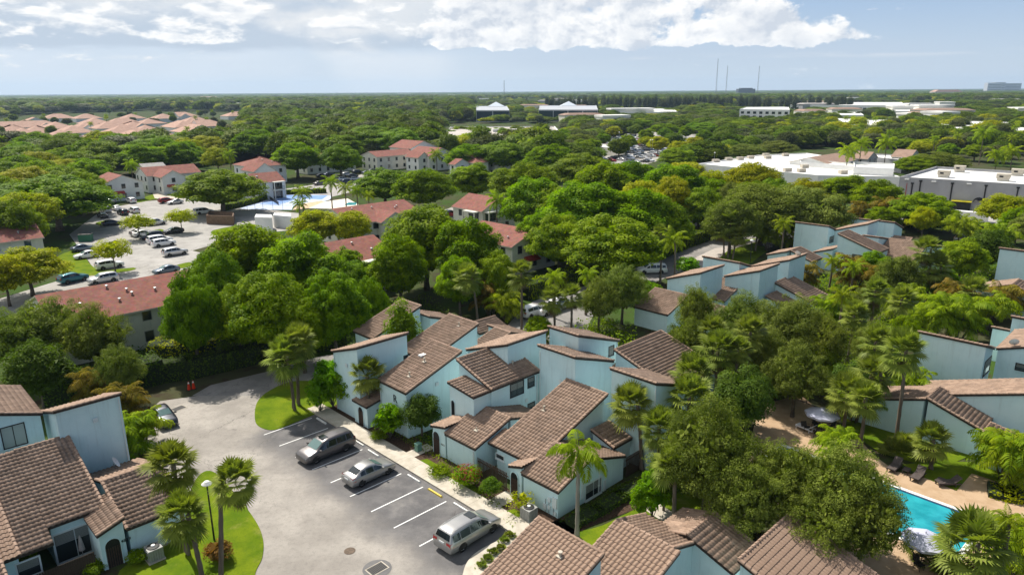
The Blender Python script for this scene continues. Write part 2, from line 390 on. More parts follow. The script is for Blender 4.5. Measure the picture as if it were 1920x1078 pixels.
def strip(name, pts, wid, z, m, kind='structure', closed=False, smooth=6, thick=None, **kw):
    """a band of even width along a line (points in world metres)"""
    P = [Vector((p[0], p[1], 0)) for p in pts]
    if smooth: P = catmull(P, smooth, closed)
    L = []; Rr = []
    for i, p in enumerate(P):
        a = P[i - 1] if (i or closed) else p; b = P[(i + 1) % len(P)] if (i < len(P) - 1 or closed) else p
        d = (b - a).normalized(); nrm = Vector((-d.y, d.x, 0)); L.append(p + nrm * wid / 2); Rr.append(p - nrm * wid / 2)
    mb = MB(); n = len(P)
    for i in range(n if closed else n - 1):
        j = (i + 1) % n
        if thick:
            a, b, c, d = L[i], Rr[i], Rr[j], L[j]
            for s in ((a, b, c, d),): mb.quad(*[(q.x, q.y, z) for q in s])
            mb.quad((a.x, a.y, z), (d.x, d.y, z), (d.x, d.y, z - thick), (a.x, a.y, z - thick))
            mb.quad((c.x, c.y, z), (b.x, b.y, z), (b.x, b.y, z - thick), (c.x, c.y, z - thick))
        else: mb.quad(*[(q.x, q.y, z) for q in (L[i], Rr[i], Rr[j], L[j])])
    return put(name, mb, m, kind=kind, **kw)
def abl(*l): return [AB(a, b) for a, b in l]

# near lot --------------------------------------------------------------
aisle = [(300, 752), (370, 742), (430, 722), (500, 705), (560, 690), (640, 672), (700, 690), (600, 750), (700, 800), (800, 862), (900, 930), (1010, 1010), (1010, 1200), (300, 1200), (260, 1000), (310, 900), (290, 860), (255, 790)]
sheet('drive_aisle', aisle, .012, M_AISLE)
# the far lane in the shade at the top of the aisle
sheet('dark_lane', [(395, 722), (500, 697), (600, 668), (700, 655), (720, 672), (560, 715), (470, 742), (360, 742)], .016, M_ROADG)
# parking bays of fresher asphalt: a from 28.2 to 33.2
RB = [(31.6, 31.3), (31.6, 56.8)]
AK = toab(G(838.5, 938.9))[0] + .35       # kerb line
AO = toab(G(656.3, 931))[0] - .35           # outer end of the bays
outer = [(500, 813.6), (523, 836.5), (554, 857.5), (585.9, 880.5), (618.8, 905.5), (656.3, 931), (695.7, 959.4), (738.6, 989.8), (784.6, 1025)]
BL = [toab(G(*o))[1] for o in outer]
pl = thing('parking_lines', 'white painted bay lines on the dark parking bays', 'painted lines')
for i, b in enumerate(BL):
    mb = MB(); a0 = AO + .35; p, q, r_, s_ = AB(a0, b - .055, .028), AB(AK - .45, b - .055, .028), AB(AK - .45, b + .055, .028), AB(a0, b + .055, .028)
    mb.quad(p, q, r_, s_); put('line', mb, M_WHITE, pl)
# wheel stops: white, one yellow
ws = MB(); ws.box((0, 0, .06), (.15, 1.75, .12), taper=.9); ws_me = ws.mesh('wheel_stop', M_CONC)
wsw = MB(); wsw.box((0, 0, .06), (.16, 1.8, .12), taper=.9)
WSM = {'w': wsw.mesh('wheel_stop_white', mat('stop_white', (.72, .71, .68), (.55, .54, .5), 5, .8)), 'y': wsw.mesh('wheel_stop_yellow', M_YELLOW)}
stops = [((205, 500), 'w', 'white wheel stop in palm shadow beside the lawn bulb'), ((345, 583), 'w', 'white wheel stop behind the dark grey minivan'), ((400, 622), 'w', 'white wheel stop in the empty-ended bay between minivan and sedan'),
         ((552, 717), 'w', 'white wheel stop at the head of the empty bay right of the sedan'), ((632, 771), 'y', 'yellow painted wheel stop in the empty bays'), ((728, 825), 'w', 'white wheel stop just left of the silver minivan nose')]
for (x, y), c, lab in stops:
    p = G(500 + x / 2.003, 540 + y / 2.003)
    link('wheel_stop', WSM[c], loc=(p.x, p.y, .02), rz=AZG, label=lab, category='wheel stop', group='wheel stops of the parking bays')
# walk along the villas
walk_a = AK + .2
sl = MB()
b0 = 26.2; wk = thing('front_walk', 'pale concrete walk along the parking bays and villas', 'footpath')
wk['kind'] = 'structure'
bb = 27.6; i = 0
while bb < 61:
    L = 1.9
    mb = MB(); c = AB(walk_a + .85, bb + L / 2, .075); mb.box(tuple(c), (1.66, L - .02, .15), rz=AZG); put('slab', mb, M_CONC, wk); bb += L
# kerb return at the near end of the bays
sheet('kerb_apron', [(868, 1078), (880, 1050), (905, 1030), (952, 1006), (975, 985), (990, 1010), (940, 1060), (930, 1120), (866, 1120)], .13, M_CONC, thick=.14, smooth=4)
# lawn bulb with palms
sheet('lawn_bulb', [(478, 786), (482, 755), (505, 733), (550, 715), (610, 720), (640, 750), (600, 772), (556, 791), (515, 806), (488, 801)], .05, M_LAWN, smooth=5, thick=.06, )
# lawn of the left island
sheet('lawn_island', [(372, 893), (400, 885), (440, 925), (478, 975), (493, 1010), (492, 1045), (478, 1078), (470, 1150), (250, 1150), (225, 1070), (330, 1010), (350, 940)], .06, M_LAWN, smooth=5, thick=.07)
# planting strip: mulch with grass along the walk
ga = walk_a + 1.68
sheet('planting_bed', [tuple(AB(ga, 61))[:2], tuple(AB(ga + 2.6, 61))[:2], tuple(AB(ga + 2.2, 27.4))[:2], tuple(AB(ga, 27.4))[:2]], .03, M_MULCH, uvpix=False)
for k, (b1, b2) in enumerate(((37.6, 45.5), (31.2, 34.6), (28, 30.0))):
    sheet('grass_edge', [tuple(AB(ga, b2))[:2], tuple(AB(ga + .75, b2 - .3))[:2], tuple(AB(ga + .7, b1 + .2))[:2], tuple(AB(ga, b1))[:2]], .045, M_LAWN, uvpix=False)
sheet('path_stub', [tuple(AB(ga, 47.4))[:2], tuple(AB(ga + 2.4, 47.4))[:2], tuple(AB(ga + 2.4, 46.2))[:2], tuple(AB(ga, 46.2))[:2]], .06, M_CONC, uvpix=False)
sheet('path_stub', [tuple(AB(ga, 36.6))[:2], tuple(AB(ga + 2.0, 36.6))[:2], tuple(AB(ga + 2.0, 35.2))[:2], tuple(AB(ga, 35.2))[:2]], .06, M_CONC, uvpix=False)
# side yard right of the near villa
sheet('side_bed', [(1000, 990), (1045, 975), (1178, 905), (1250, 880), (1300, 905), (1230, 940), (1100, 990), (1060, 1020)], .03, M_MULCH)
sheet('side_lawn', [(1080, 1000), (1130, 985), (1200, 950), (1250, 925), (1400, 940), (1400, 975), (1330, 1010), (1250, 960), (1180, 1000), (1100, 1060), (1060, 1030)], .04, M_LAWN, smooth=3)
strip('garden_path', [G(1215, 945), G(1250, 968), G(1300, 990), (G(1350, 1010)), G(1420, 1060), G(1440, 1100)], 1.5, .06, M_CONC)
strip('garden_path', [G(1345, 1008), G(1380, 985), G(1420, 955)], 1.3, .064, M_CONC)
# pool terrace ------------------------------------------------------------
M_DECK = mat('tan_deck', (.37, .255, .155), (.44, .315, .205), 1.0, .9, .25, 60, .15, coord='World',
             extra=lambda t, v, c: t.mix(t.m('MULTIPLY', t.ss(.5, .75, t.noise(v, .5, 6, .65)), .4), c, (.36, .24, .14)))
P_ = lambda x, y: (1600 + x / 4.347, 830 + y / 4.347)
deck = [(1425, 760), (1500, 740), (1560, 790), (1600, 812), (1640, 855), (1680, 885), P_(530, 265), P_(840, 395), P_(965, 250), P_(1391, 400), (1960, 940), (1960, 1150), (1560, 1150), (1500, 1010), (1430, 940), (1400, 850)]
sheet('pool_terrace', deck, .05, M_DECK)
sheet('terrace_lawn', [P_(400, 180), P_(700, 150), P_(960, 160), P_(1391, 310), P_(1391, 395), P_(965, 252), P_(842, 392), P_(530, 268)], .054, M_LAWN)
sheet('grove_lawn', [(1560, 720), (1700, 740), (1830, 850), (1760, 880), (1650, 850), (1580, 800)], .042, M_LAWN)
# pool
W0 = G(*P_(270, 330)); W1 = G(*P_(1115, 640)); pd = (W1 - W0).normalized(); pn = Vector((pd.y, -pd.x, 0))
if pn.dot(Vector((0, -1, 0))) < 0: pn = -pn
W0 = W0 - pd * 9.0; Lp = (W1 - W0).length - .4; Wp = 7.0
pool = thing('swimming_pool', 'rectangular turquoise swimming pool with white coping in the tan terrace', 'swimming pool')
M_POOL = mat('pool_plaster', (.10, .56, .62), (.16, .66, .70), .5, .6, coord='World')
M_WATER = bpy.data.materials.new('pool_water'); M_WATER.use_nodes = True
t = NT(M_WATER.node_tree); bs = M_WATER.node_tree.nodes['Principled BSDF']
bs.inputs['Base Color'].default_value = (.03, .30, .36, 1); bs.inputs['Roughness'].default_value = .08; bs.inputs['IOR'].default_value = 1.33
t.put(bs.inputs['Base Color'], t.mix(t.ss(.35, .7, t.noise(t.n('ShaderNodeNewGeometry').outputs['Position'], .6, 5)), (.012, .22, .27), (.03, .34, .39)))
b_ = t.n('ShaderNodeBump'); b_.inputs['Strength'].default_value = .35; b_.inputs['Distance'].default_value = .03
t.L.new(t.noise(t.n('ShaderNodeNewGeometry').outputs['Position'], 3.5, 4), b_.inputs['Height']); t.L.new(b_.outputs[0], bs.inputs['Normal'])
def pp(s, t_, z): q = W0 + pd * s + pn * t_; return (q.x, q.y, z)
mb = MB(); mb.quad(pp(.35, .35, .075), pp(Lp, .35, .075), pp(Lp, Wp, .075), pp(.35, Wp, .075)); put('water', mb, M_WATER, pool)
mb = MB()
for (s0, t0, s1, t1) in ((0, 0, Lp + .4, .35), (0, Wp, Lp + .4, Wp + .35), (0, .35, .35, Wp), (Lp, .35, Lp + .4, Wp)):
    q = [pp(s0, t0, 0), pp(s1, t0, 0), pp(s1, t1, 0), pp(s0, t1, 0)]; mb.prism([(p[0], p[1]) for p in q], .04, .15)
put('coping', mb, mat('coping_white', (.74, .73, .70), (.62, .61, .58), 2, .8), pool)
mb = MB(); q = [pp(.35, .35, 0), pp(Lp, .35, 0), pp(Lp, .50, 0), pp(.35, .50, 0)]; mb.prism([(p[0], p[1]) for p in q], .03, .085)
put('tile_band', mb, mat('pool_tile_band', (.01, .03, .09), (.02, .06, .14), 9, .3), pool)
# handrail at the shallow end
hr = thing('pool_handrail', 'chrome handrail bent over the near right corner of the pool', 'handrail')
for o in (0, .75):
    mb = MB(); q0 = W1 + pn * (.9 + o) ; f = lambda s, z: (q0.x + pd.x * s, q0.y + pd.y * s, z)
    mb.tube([f(.9, .05), f(.9, .85), f(.8, .93), f(-.9, .93), f(-1.1, .85), f(-1.2, .08)], .028, 6); put('rail', mb, M_STEELG, hr, smooth=True)

# the roads beyond ---------------------------------------------------------
sheet('inner_road', [(940, 625), (960, 600), (1000, 565), (1060, 545), (1150, 525), (1230, 500), (1300, 462), (1330, 448), (1440, 455), (1330, 490), (1200, 540), (1120, 575), (1090, 640), (1010, 680)], .014, M_ROADG)
strip('entry_lane', [G(1180, 505), G(1260, 478), G(1330, 462), G(1420, 452), G(1520, 440)], 9, .022, M_ROADG)
sheet('entry_drive', [(1290, 490), (1340, 466), (1420, 452), (1450, 462), (1380, 492), (1310, 505)], .026, mat('pale_drive', (.36, .32, .29), (.44, .40, .36), 1, .9, coord='World'))
sheet('entry_lawn', [(1365, 470), (1425, 452), (1440, 470), (1400, 500), (1360, 500), (1340, 492)], .05, M_LAWN)
sheet('median_lawn', [(1365, 462), (1410, 452), (1420, 447), (1372, 453)], .055, M_LAWN)
sheet('tree_road', [(1235, 425), (1330, 400), (1350, 392), (1360, 410), (1290, 428), (1240, 440)], .018, M_ROADG)
# apartment lot
sheet('apartment_lot', [(130, 440), (170, 410), (195, 392), (270, 378), (345, 372), (372, 378), (560, 400), (560, 430), (470, 440), (360, 470), (480, 500), (440, 540), (300, 520), (100, 570), (0, 610), (0, 560), (130, 520), (170, 495)], .012, M_LOT)
sheet('apartment_lot', [(530, 355), (600, 345), (720, 318), (740, 330), (700, 350), (560, 385), (540, 372)], .016, M_LOT)
sheet('apartment_lot', [(830, 395), (900, 370), (930, 390), (890, 430), (830, 412)], .016, M_LOT)
for q in ([(110, 480), (150, 470), (180, 505), (250, 502), (245, 508), (190, 515), (120, 520), (105, 500)], [(255, 375), (330, 355), (350, 370), (300, 372), (262, 380)], [(330, 498), (355, 492), (360, 498), (335, 504)],
          [(275, 437), (300, 430), (310, 436), (285, 444)], [(400, 432), (470, 420), (480, 430), (410, 442)], [(180, 418), (205, 413), (212, 418), (190, 424)]):
    sheet('lot_island', q, .05, M_LAWN, smooth=3)
sheet('apartment_path', [(285, 360), (300, 362), (345, 375), (335, 380), (290, 372)], .056, M_CONC)
# ------------------------------------------------------------------ building helpers
def hit(uv, ax, val):
    """place where the sight line of photo pixel uv meets the wall plane a=val or b=val"""
    o = Vector((0, 0, CAM_H)); p = G(uv[0], uv[1], 0.0) if uv[1] > 180 else G(uv[0], uv[1], 200.); d = p - o
    n = UV if ax == 'a' else VV
    t = (val - o.dot(n)) / d.dot(n); q = o + d * t; return q.dot(UV), q.dot(VV), q.z
TW, TL = .31, .385
def tile_mesh(seg=5, lift=.045):
    prof = [(0, .012), (.045, .010), (.09, .05), (.155, .078), (.22, .072), (.275, .035), (.31, .012)] if seg > 4 else [(0, .008), (.08, .05), (.17, .078), (.25, .055), (.31, .008)]
    mb = MB(); n = len(prof)
    for s, up in ((0, lift), (TL + .04, 0.0)):
        for x, z in prof: mb.v.append((x, s, z + up))
    for x, z in prof: mb.v.append((x, 0, z - .02))
    for i in range(n - 1):
        mb.f.append((i, i + 1, n + i + 1, n + i)); mb.mi.append(0)
        mb.f.append((2 * n + i, 2 * n + i + 1, i + 1, i)); mb.mi.append(0)
    return mb
TMB = {True: tile_mesh(7), False: tile_mesh(4)}
TILE_ME = TMB[True].mesh('tile', M_TILE)
TNP = {k: (np.array(m.v), [tuple(f) for f in m.f]) for k, m in TMB.items()}
def np_mesh(name, V, F, mats, smooth=False):
    me = bpy.data.meshes.new(name); n = len(V); k = F.shape[1]
    me.vertices.add(n); me.vertices.foreach_set('co', V.astype(np.float32).ravel())
    me.loops.add(F.size); me.loops.foreach_set('vertex_index', F.astype(np.int32).ravel())
    me.polygons.add(len(F)); me.polygons.foreach_set('loop_start', np.arange(0, F.size, k, dtype=np.int32))
    try: me.polygons.foreach_set('loop_total', np.full(len(F), k, dtype=np.int32))
    except Exception: pass
    for m in (mats if isinstance(mats, (list, tuple)) else [mats]): me.materials.append(m)
    if smooth: me.polygons.foreach_set('use_smooth', np.ones(len(F), dtype=bool))
    me.update(calc_edges=True); me.validate(); return me
def frame(kind, a0, a1, b0, b1, zl, zh):
    """origin at an eave corner, cross direction, up-slope direction, normal, width, slope length"""
    if kind == 'U+': o = AB(a0, b1, zl); c = -VV; d = UV; w_, r_ = b1 - b0, a1 - a0
    if kind == 'U-': o = AB(a1, b0, zl); c = VV; d = -UV; w_, r_ = b1 - b0, a1 - a0
    if kind == 'V+': o = AB(a0, b0, zl); c = UV; d = VV; w_, r_ = a1 - a0, b1 - b0
    if kind == 'V-': o = AB(a1, b1, zl); c = -UV; d = -VV; w_, r_ = a1 - a0, b1 - b0
    s = (d * r_ + Vector((0, 0, zh - zl))); L = s.length; s.normalize(); n = c.cross(s).normalized()
    return o, c, s, n, w_, L
def tiles(roof, root, fr, fine=False, single=0, skip=None, seed=0):
    o, c, s, n, w_, L = fr; rnd = random.Random(seed)
    nc = max(1, round(w_ / TW)); nr = max(1, int(round(L / TL))); sx = w_ / (nc * TW); sy = L / (nr * TL)
    V0, F0 = TNP[fine]; cells = []
    for r_ in range(nr):
        for k in range(nc):
            t_, q = (k + .5) / nc * w_, (r_ + .5) / nr * L
            if skip and skip(t_, q): continue
            P = o + c * (k * TW * sx) + s * (r_ * TL * sy); cells.append((P, PX(P + s * .2)))
    off = -root.location
    if single:
        inv_ = [x for x in cells if -20 < x[1][0] < 1940 and -20 < x[1][1] < 1098]
        inv_.sort(key=lambda x: (x[0] - Vector((0, 0, CAM_H))).length)
        near = inv_[:single]; ids = set(id(x) for x in near)
        for P, _ in near:
            j = rnd.uniform(-.006, .006)
            M = Matrix((c * sx, s * sy, n)).transposed().to_4x4(); M.translation = P + off + n * (.012 + j)
            t_ = link('tile', TILE_ME, roof); t_.matrix_local = M
        cells = [x for x in cells if id(x) not in ids]
    if cells:
        Rm = np.array([c * sx, s * sy, n]); P0 = np.array([tuple(x[0] + off + n * (.012 + rnd.uniform(-.006, .006))) for x in cells])
        VV_ = (V0 @ Rm)[None] + P0[:, None]; F = np.array(F0)[None] + (np.arange(len(cells)) * len(V0))[:, None, None]
        link('roof_tiles', np_mesh('roof_tiles', VV_.reshape(-1, 3), F.reshape(-1, 4), M_TILE), roof, kind='stuff')
def caps(mb, p, q, r=.12, step=.42):
    """run of half-round cap tiles from p to q"""
    p = Vector(p); q = Vector(q); L = (q - p).length; n = max(1, round(L / step)); d = (q - p) / L
    side = d.cross(Vector((0, 0, 1))).normalized(); up = side.cross(d).normalized()
    for i in range(n):
        a = p + d * (L * i / n); b = p + d * (L * (i + 1) / n + .04); k = len(mb.v)
        for e, rr, l in ((a, r * 1.08, .035), (b, r * .92, .0)):
            for j in range(6):
                t = PI * j / 5; mb.v.append(tuple(e + side * (rr * math.cos(t)) + up * (rr * math.sin(t) + l)))
        for j in range(5): mb.f.append((k + j, k + j + 1, k + 7 + j, k + 6 + j)); mb.mi.append(0)
        mb.f.append(tuple(k + j for j in reversed(range(6)))); mb.mi.append(0)
SEED = [0]
def shed(root, kind, a0, a1, b0, b1, zl, zh, base=0., fine=False, single=0, skip=None, walls=True, rakes='LRT', over=.14, wm=None, thick=.17, wz=None, tilt=True):
    """one lean-to volume: stucco walls, roof slab with dark fascia, clay tiles, caps along the rakes and the high edge"""
    off = -root.location; SEED[0] += 1
    fr = frame(kind, a0, a1, b0, b1, zl, zh); o, c, s, n, w_, L = fr
    rb = MB(); P = [o, o + c * w_, o + c * w_ + s * L, o + s * L]
    lo_ = [p - Vector((0, 0, thick)) for p in P]
    rb.quad(*[tuple(p + off) for p in P], m=1); rb.quad(*[tuple(p + off) for p in reversed(lo_)], m=0)
    for i in range(4):
        j = (i + 1) % 4; rb.quad(*[tuple(q + off) for q in (lo_[i], lo_[j], P[j], P[i])], m=0)
    roof = put('roof', rb, [M_FASCIA, M_UNDER], root)
    if tilt: tiles(roof, root, fr, fine, single, skip, SEED[0])
    e = n * .02
    for k_, p_, q_, r_ in (('L', P[0] + c * .06 + e, P[3] + c * .06 + e, .12), ('R', P[1] - c * .06 + e, P[2] - c * .06 + e, .12), ('T', P[3] - s * .04 + e * 1.5, P[2] - s * .04 + e * 1.5, .11)):
        if k_ in rakes: cb = MB(); caps(cb, p_ + off, q_ + off, r_); put('edge_tiles', cb, M_CAP, roof)
    if walls:
        A0, A1, B0, B1 = a0 + over, a1 - over, b0 + over, b1 - over
        def zz(a, b):
            if kind == 'U+': f = (a - a0) / (a1 - a0)
            elif kind == 'U-': f = (a1 - a) / (a1 - a0)
            elif kind == 'V+': f = (b - b0) / (b1 - b0)
            else: f = (b1 - b) / (b1 - b0)
            return zl + (zh - zl) * f - thick + .01
        wb = MB(); q = [(A0, B0), (A1, B0), (A1, B1), (A0, B1)]
        wb.prism([tuple((AB(*x) + off)[:2]) for x in q], base, [zz(*x) for x in q])
        put('wall', wb, wm or M_STUCCO, root)
    return roof
def villa(label, a, b, group='mint stucco villas of the compound'):
    return thing('villa', label, 'villa', tuple(AB(a, b)), 0, group)
def wall_frame(ax, val, out):
    """outward normal and along direction of the wall plane"""
    n = (UV if ax == 'a' else VV) * out; t = VV if ax == 'a' else UV; return n, t
def parent_detail(root): return root.get('category') == 'villa'
def window(root, ax, val, out, l0, l1, z0, z1, mull=1, name='window', glass=None, trim=None, sill=True, deep=.05, framew=.07):
    off = -root.location; n, t = wall_frame(ax, val, out)
    B = (UV if ax == 'a' else VV) * val
    def Pt(l, z, d): return B + t * l + n * d + Vector((0, 0, z)) + off
    if l0 > l1: l0, l1 = l1, l0
    fb = MB()
    for (x0, x1, y0, y1) in ((l0 - framew, l0, z0 - framew, z1 + framew), (l1, l1 + framew, z0 - framew, z1 + framew), (l0, l1, z1, z1 + framew), (l0, l1, z0 - framew, z0)):
        q = [Pt(x0, y0, deep), Pt(x1, y0, deep), Pt(x1, y1, deep), Pt(x0, y1, deep)]; r_ = [Pt(x0, y0, -.02), Pt(x1, y0, -.02), Pt(x1, y1, -.02), Pt(x0, y1, -.02)]
        fb.quad(*q)
        for i in range(4): fb.quad(r_[i], r_[(i + 1) % 4], q[(i + 1) % 4], q[i])
    for k in range(mull):
        lm = l0 + (l1 - l0) * (k + 1) / (mull + 1)
        fb.quad(Pt(lm - .025, z0, deep - .01), Pt(lm + .025, z0, deep - .01), Pt(lm + .025, z1, deep - .01), Pt(lm - .025, z1, deep - .01))
    wo = put(name, fb, trim or M_BLACK, root)
    gb = MB(); gb.quad(Pt(l0, z0, .015), Pt(l1, z0, .015), Pt(l1, z1, .015), Pt(l0, z1, .015)); put('pane', gb, glass or M_GLASS, wo)
    if name == 'window' and glass is None and parent_detail(root) and (l1 - l0) > .5:
        h_ = (z1 - z0) * (.35 + .3 * ((l0 * 7.3) % 1)); bb = MB(); nb = 9
        xe = l0 + (l1 - l0) * (1 if (l0 * 3.7) % 1 > .5 or mull == 0 else .5)
        for k in range(nb):
            za = z1 - h_ * (k + 1) / nb; zb = z1 - h_ * k / nb - .012
            bb.quad(Pt(l0 + .03, za, .02), Pt(xe - .03, za, .02), Pt(xe - .03, zb, .026), Pt(l0 + .03, zb, .026))
        put('blind', bb, mat('blind_cream', (.26, .27, .25), rough=.7), wo)
    if sill:
        sb = MB(); c = Pt((l0 + l1) / 2, z0 - framew - .04, .05); sb.box(tuple(c), ((l1 - l0) + .2, .14, .07), rz=AZG + (PI / 2 if ax == 'a' else 0)); put('sill', sb, M_STUCCO if trim is None else trim, wo)
    return wo
def winpx(root, ax, val, out, p, q, **k):
    a = hit(p, ax, val); b = hit(q, ax, val); l0, l1 = (a[1], b[1]) if ax == 'a' else (a[0], b[0])
    return window(root, ax, val, out, min(l0, l1), max(l0, l1), min(a[2], b[2]), max(a[2], b[2]), **k)
def archdoor(root, ax, val, out, l, z1, w_, z0=0., dark=M_BLACK, gate=True, ring=.0):
    off = -root.location; n, t = wall_frame(ax, val, out); B = (UV if ax == 'a' else VV) * val
    def Pt(x, z, d): return tuple(B + t * x + n * d + Vector((0, 0, z)) + off)
    mb = MB(); r_ = w_ / 2; pts = [(l - r_, z0), (l + r_, z0)] + [(l + r_ * math.cos(PI * i / 10), z1 - r_ + r_ * math.sin(PI * i / 10)) for i in range(11)]
    mb.quad(*[Pt(x, z, .012) for x, z in pts]); o = put('archway', mb, dark, root)
    rim = MB()
    for i in range(1, len(pts) - 0):
        p, q = pts[i], pts[(i + 1) % len(pts)]
        if p[1] <= z0 and q[1] <= z0: continue
        rim.beam(Pt(p[0], p[1], .03), Pt(q[0], q[1], .03), .06, .08)
    put('arch_rim', rim, M_STUCCO, o)
    if gate:
        g = MB()
        for i in range(7):
            x = l - r_ + .08 + (w_ - .16) * i / 6; g.box(Pt(x, z0 + .75, .03), (.07, .04, 1.5), rz=AZG + (PI / 2 if ax == 'a' else 0))
        put('gate', g, M_DARKWOOD, o)
    return o
def vent(root, P, r=.07, h=.35):
    mb = MB(); P = P - root.location; mb.box((P.x, P.y, P.z + .02), (.42, .42, .05), rz=AZG); mb.lathe([(r, 0), (r, h), (r * 1.5, h), (r * 1.5, h + .07), (0.001, h + .09)], (P.x, P.y, P.z), 8); put('roof_vent', mb, M_CONC, root)

def downpipe(root, a, b, h, m=None):
    mb = MB(); o = -root.location; mb.tube([AB(a, b, .05) + o, AB(a, b, h) + o], .045, 6)
    for z in (.8, h * .5, h - .3): mb.box(tuple(AB(a, b, z) + o), (.13, .13, .04), rz=AZG)
    put('downpipe', mb, m or M_TRIM, root)
# ------------------------------------------------------------------ the near block, left to right
V1 = villa('mint stucco villa with the letter R on its wall, behind the leafy trees', 38, 51.5)
shed(V1, 'U+', 34.70, 41.49, 49.31, 53.79, 4.6, 6.86)
shed(V1, 'V-', 33.52, 39.60, 55.27, 59.96, 6.2, 7.75, rakes='LRT')
shed(V1, 'U+', 33.2, 36.2, 53.66, 56.2, 2.3, 2.9, rakes='')
archdoor(V1, 'a', 33.34, -1, 54.9, 1.95, .9)
# letter R on the front wall
def letter(root, ch, ax, val, out, p, size, name='wall_letter', mtl=None, flip=False):
    cu = bpy.data.curves.new(name, 'FONT'); cu.body = ch; cu.size = size; cu.extrude = .015; cu.align_x = 'CENTER'; cu.align_y = 'CENTER'
    tmp = bpy.data.objects.new('tmp', cu); COL.objects.link(tmp); dg = bpy.context.evaluated_depsgraph_get(); me = bpy.data.meshes.new_from_object(tmp.evaluated_get(dg))
    bpy.data.objects.remove(tmp); me.materials.clear(); me.materials.append(mtl or M_BLACK)
    n, t = wall_frame(ax, val, out); x = Vector((0, 0, 1)).cross(n)
    a, b, z = hit(p, ax, val); M = Matrix((x, Vector((0, 0, 1)), n)).transposed().to_4x4(); M.translation = AB(a, b, z) + n * .02 - root.location
    o = link(name, me, root); o.matrix_local = M; return o
letter(V1, 'R', 'a', 34.83, -1, (741, 748), 1.05)
vent(V1, AB(38.6, 51.5, 6.0)); vent(V1, AB(36.5, 51.1, 5.25)); 
sm = MB(); sm.box(tuple(AB(39.2, 52.6, 6.22) - V1.location), (.7, .5, .16), rz=AZG); put('skylight', sm, M_WHITE, V1)

V2 = villa('mint villa with a long tiled lean-to roof, directly behind the R villa', 44.5, 56.5)
shed(V2, 'U+', 40.99, 48.04, 54.17, 59.09, 4.6, 6.97)
winpx(V2, 'b', 54.31, -1, (757.5, 668), (764, 676), mull=0)
vent(V2, AB(46.8, 56, 6.6))
V3 = villa('farthest mint villa of the near block, tiled roof beside the cream apartments', 44.4, 66)
shed(V3, 'U+', 40.90, 47.83, 63.95, 67.79, 4.6, 6.95)
shed(V3, 'U-', 47.9, 52.5, 62.5, 66.5, 4.4, 5.9)

V4 = villa('mint villa with wide tiled roof and dark upper windows, mid block', 42.5, 45)
shed(V4, 'V+', 39.32, 45.62, 42.82, 47.62, 5.5, 7.11, over=.2)
shed(V4, 'V+', 37.35, 41.0, 43.02, 46.6, 5.35, 5.75, rakes='R', over=.15)
archdoor(V4, 'a', 37.5, -1, 46.0, 4.15, .55, z0=2.4, gate=False)
winpx(V4, 'b', 43.02, -1, (957, 722), (981, 735.5), mull=1)
winpx(V4, 'b', 43.02, -1, (990, 710), (1001, 722), mull=0)
winpx(V4, 'b', 43.02, -1, (990, 758), (1001.5, 768), mull=0)
vent(V4, AB(43.8, 44.7, 6.1))
V5 = villa('single storey entry wing with arched gateway and concave tile eave, left of the red bush', 38.5, 42)
def g_wing(root, b0, b1, bl, zr, ar, a0, ae, ze, zl, **k):
    """entry wing: front slope up to a ridge, back slope, and a flared low part over the gateway"""
    s = (zr - zl) / (ar - a0)
    shed(root, 'U+', a0, ar, b0, b1, zl, zr, rakes='LR', **k)
    shed(root, 'U-', ar + .004, ae, b0, b1, ze, zr - .004, rakes='RT', **k)
    # flare towards the neighbour
    shed(root, 'V-', a0 - .05, ar - .25, b1 - .12, bl, zl + .12, zl + .62, rakes='L', over=.16, **k)
g_wing(V5, 40.01, 44.0, 45.9, 3.87, 38.9, 34.79, 43.05, 2.75, 2.5)
archdoor(V5, 'a', 34.90, -1, 45.25, 2.25, .95)
letter(V5, '4804', 'a', 34.93, -1, (830.5, 833.5), .28, 'house_number')
vent(V5, AB(36.4, 41.6, 3.1), .04, .2)
V6 = villa('mint villa with the largest brown tiled slope, rising to the blue towers behind', 41, 37)
M_sk = lambda t_, q: (q < 1.5 and 2.6 < t_ < 9)
shed(V6, 'U+', 36.22, 45.50, 34.66, 39.41, 2.6, 5.72, over=.25)
shed(V6, 'U+', 36.22 - .01, 38.2, 39.43, 40.0, 2.6, 3.2, rakes='', walls=False)
winpx(V6, 'a', 36.47, -1, (931, 849), (945, 863.5), mull=0, trim=M_TRIM)
vent(V6, AB(41.4, 38.4, 4.36))
shed(V6, 'V+', 43.0, 45.6, 32.0, 34.5, 2.5, 3.3, rakes='L', wm=M_STUCCO)
V7 = villa('corner villa wing with white framed window, facing the thin royal palm', 39, 33)
g_wing(V7, 30.95, 34.85, 36.25, 3.60, 38.79, 34.98, 43.3, 2.10, 2.33)
archdoor(V7, 'a', 35.06, -1, 35.65, 2.1, .85)
letter(V7, '4802', 'a', 35.12, -1, (971, 908), .26, 'house_number')
w7 = winpx(V7, 'b', 31.09, -1, (1098, 911), (1126, 920), mull=1, trim=M_TRIM, framew=.12)
for sx_ in (-1, 1):
    a_, b_, z_ = hit((1095 if sx_ < 0 else 1129.5, 917), 'b', 31.09); sb = MB(); sb.box(tuple(AB(a_ + sx_ * .22, 31.05, z_) - V7.location), (.30, .07, 1.45), rz=AZG)
    for k in range(8): sb.box(tuple(AB(a_ + sx_ * .22, 31.01, z_ - .6 + k * .17) - V7.location), (.24, .03, .05), rz=AZG)
    put('shutter', sb, M_TRIM, V7)
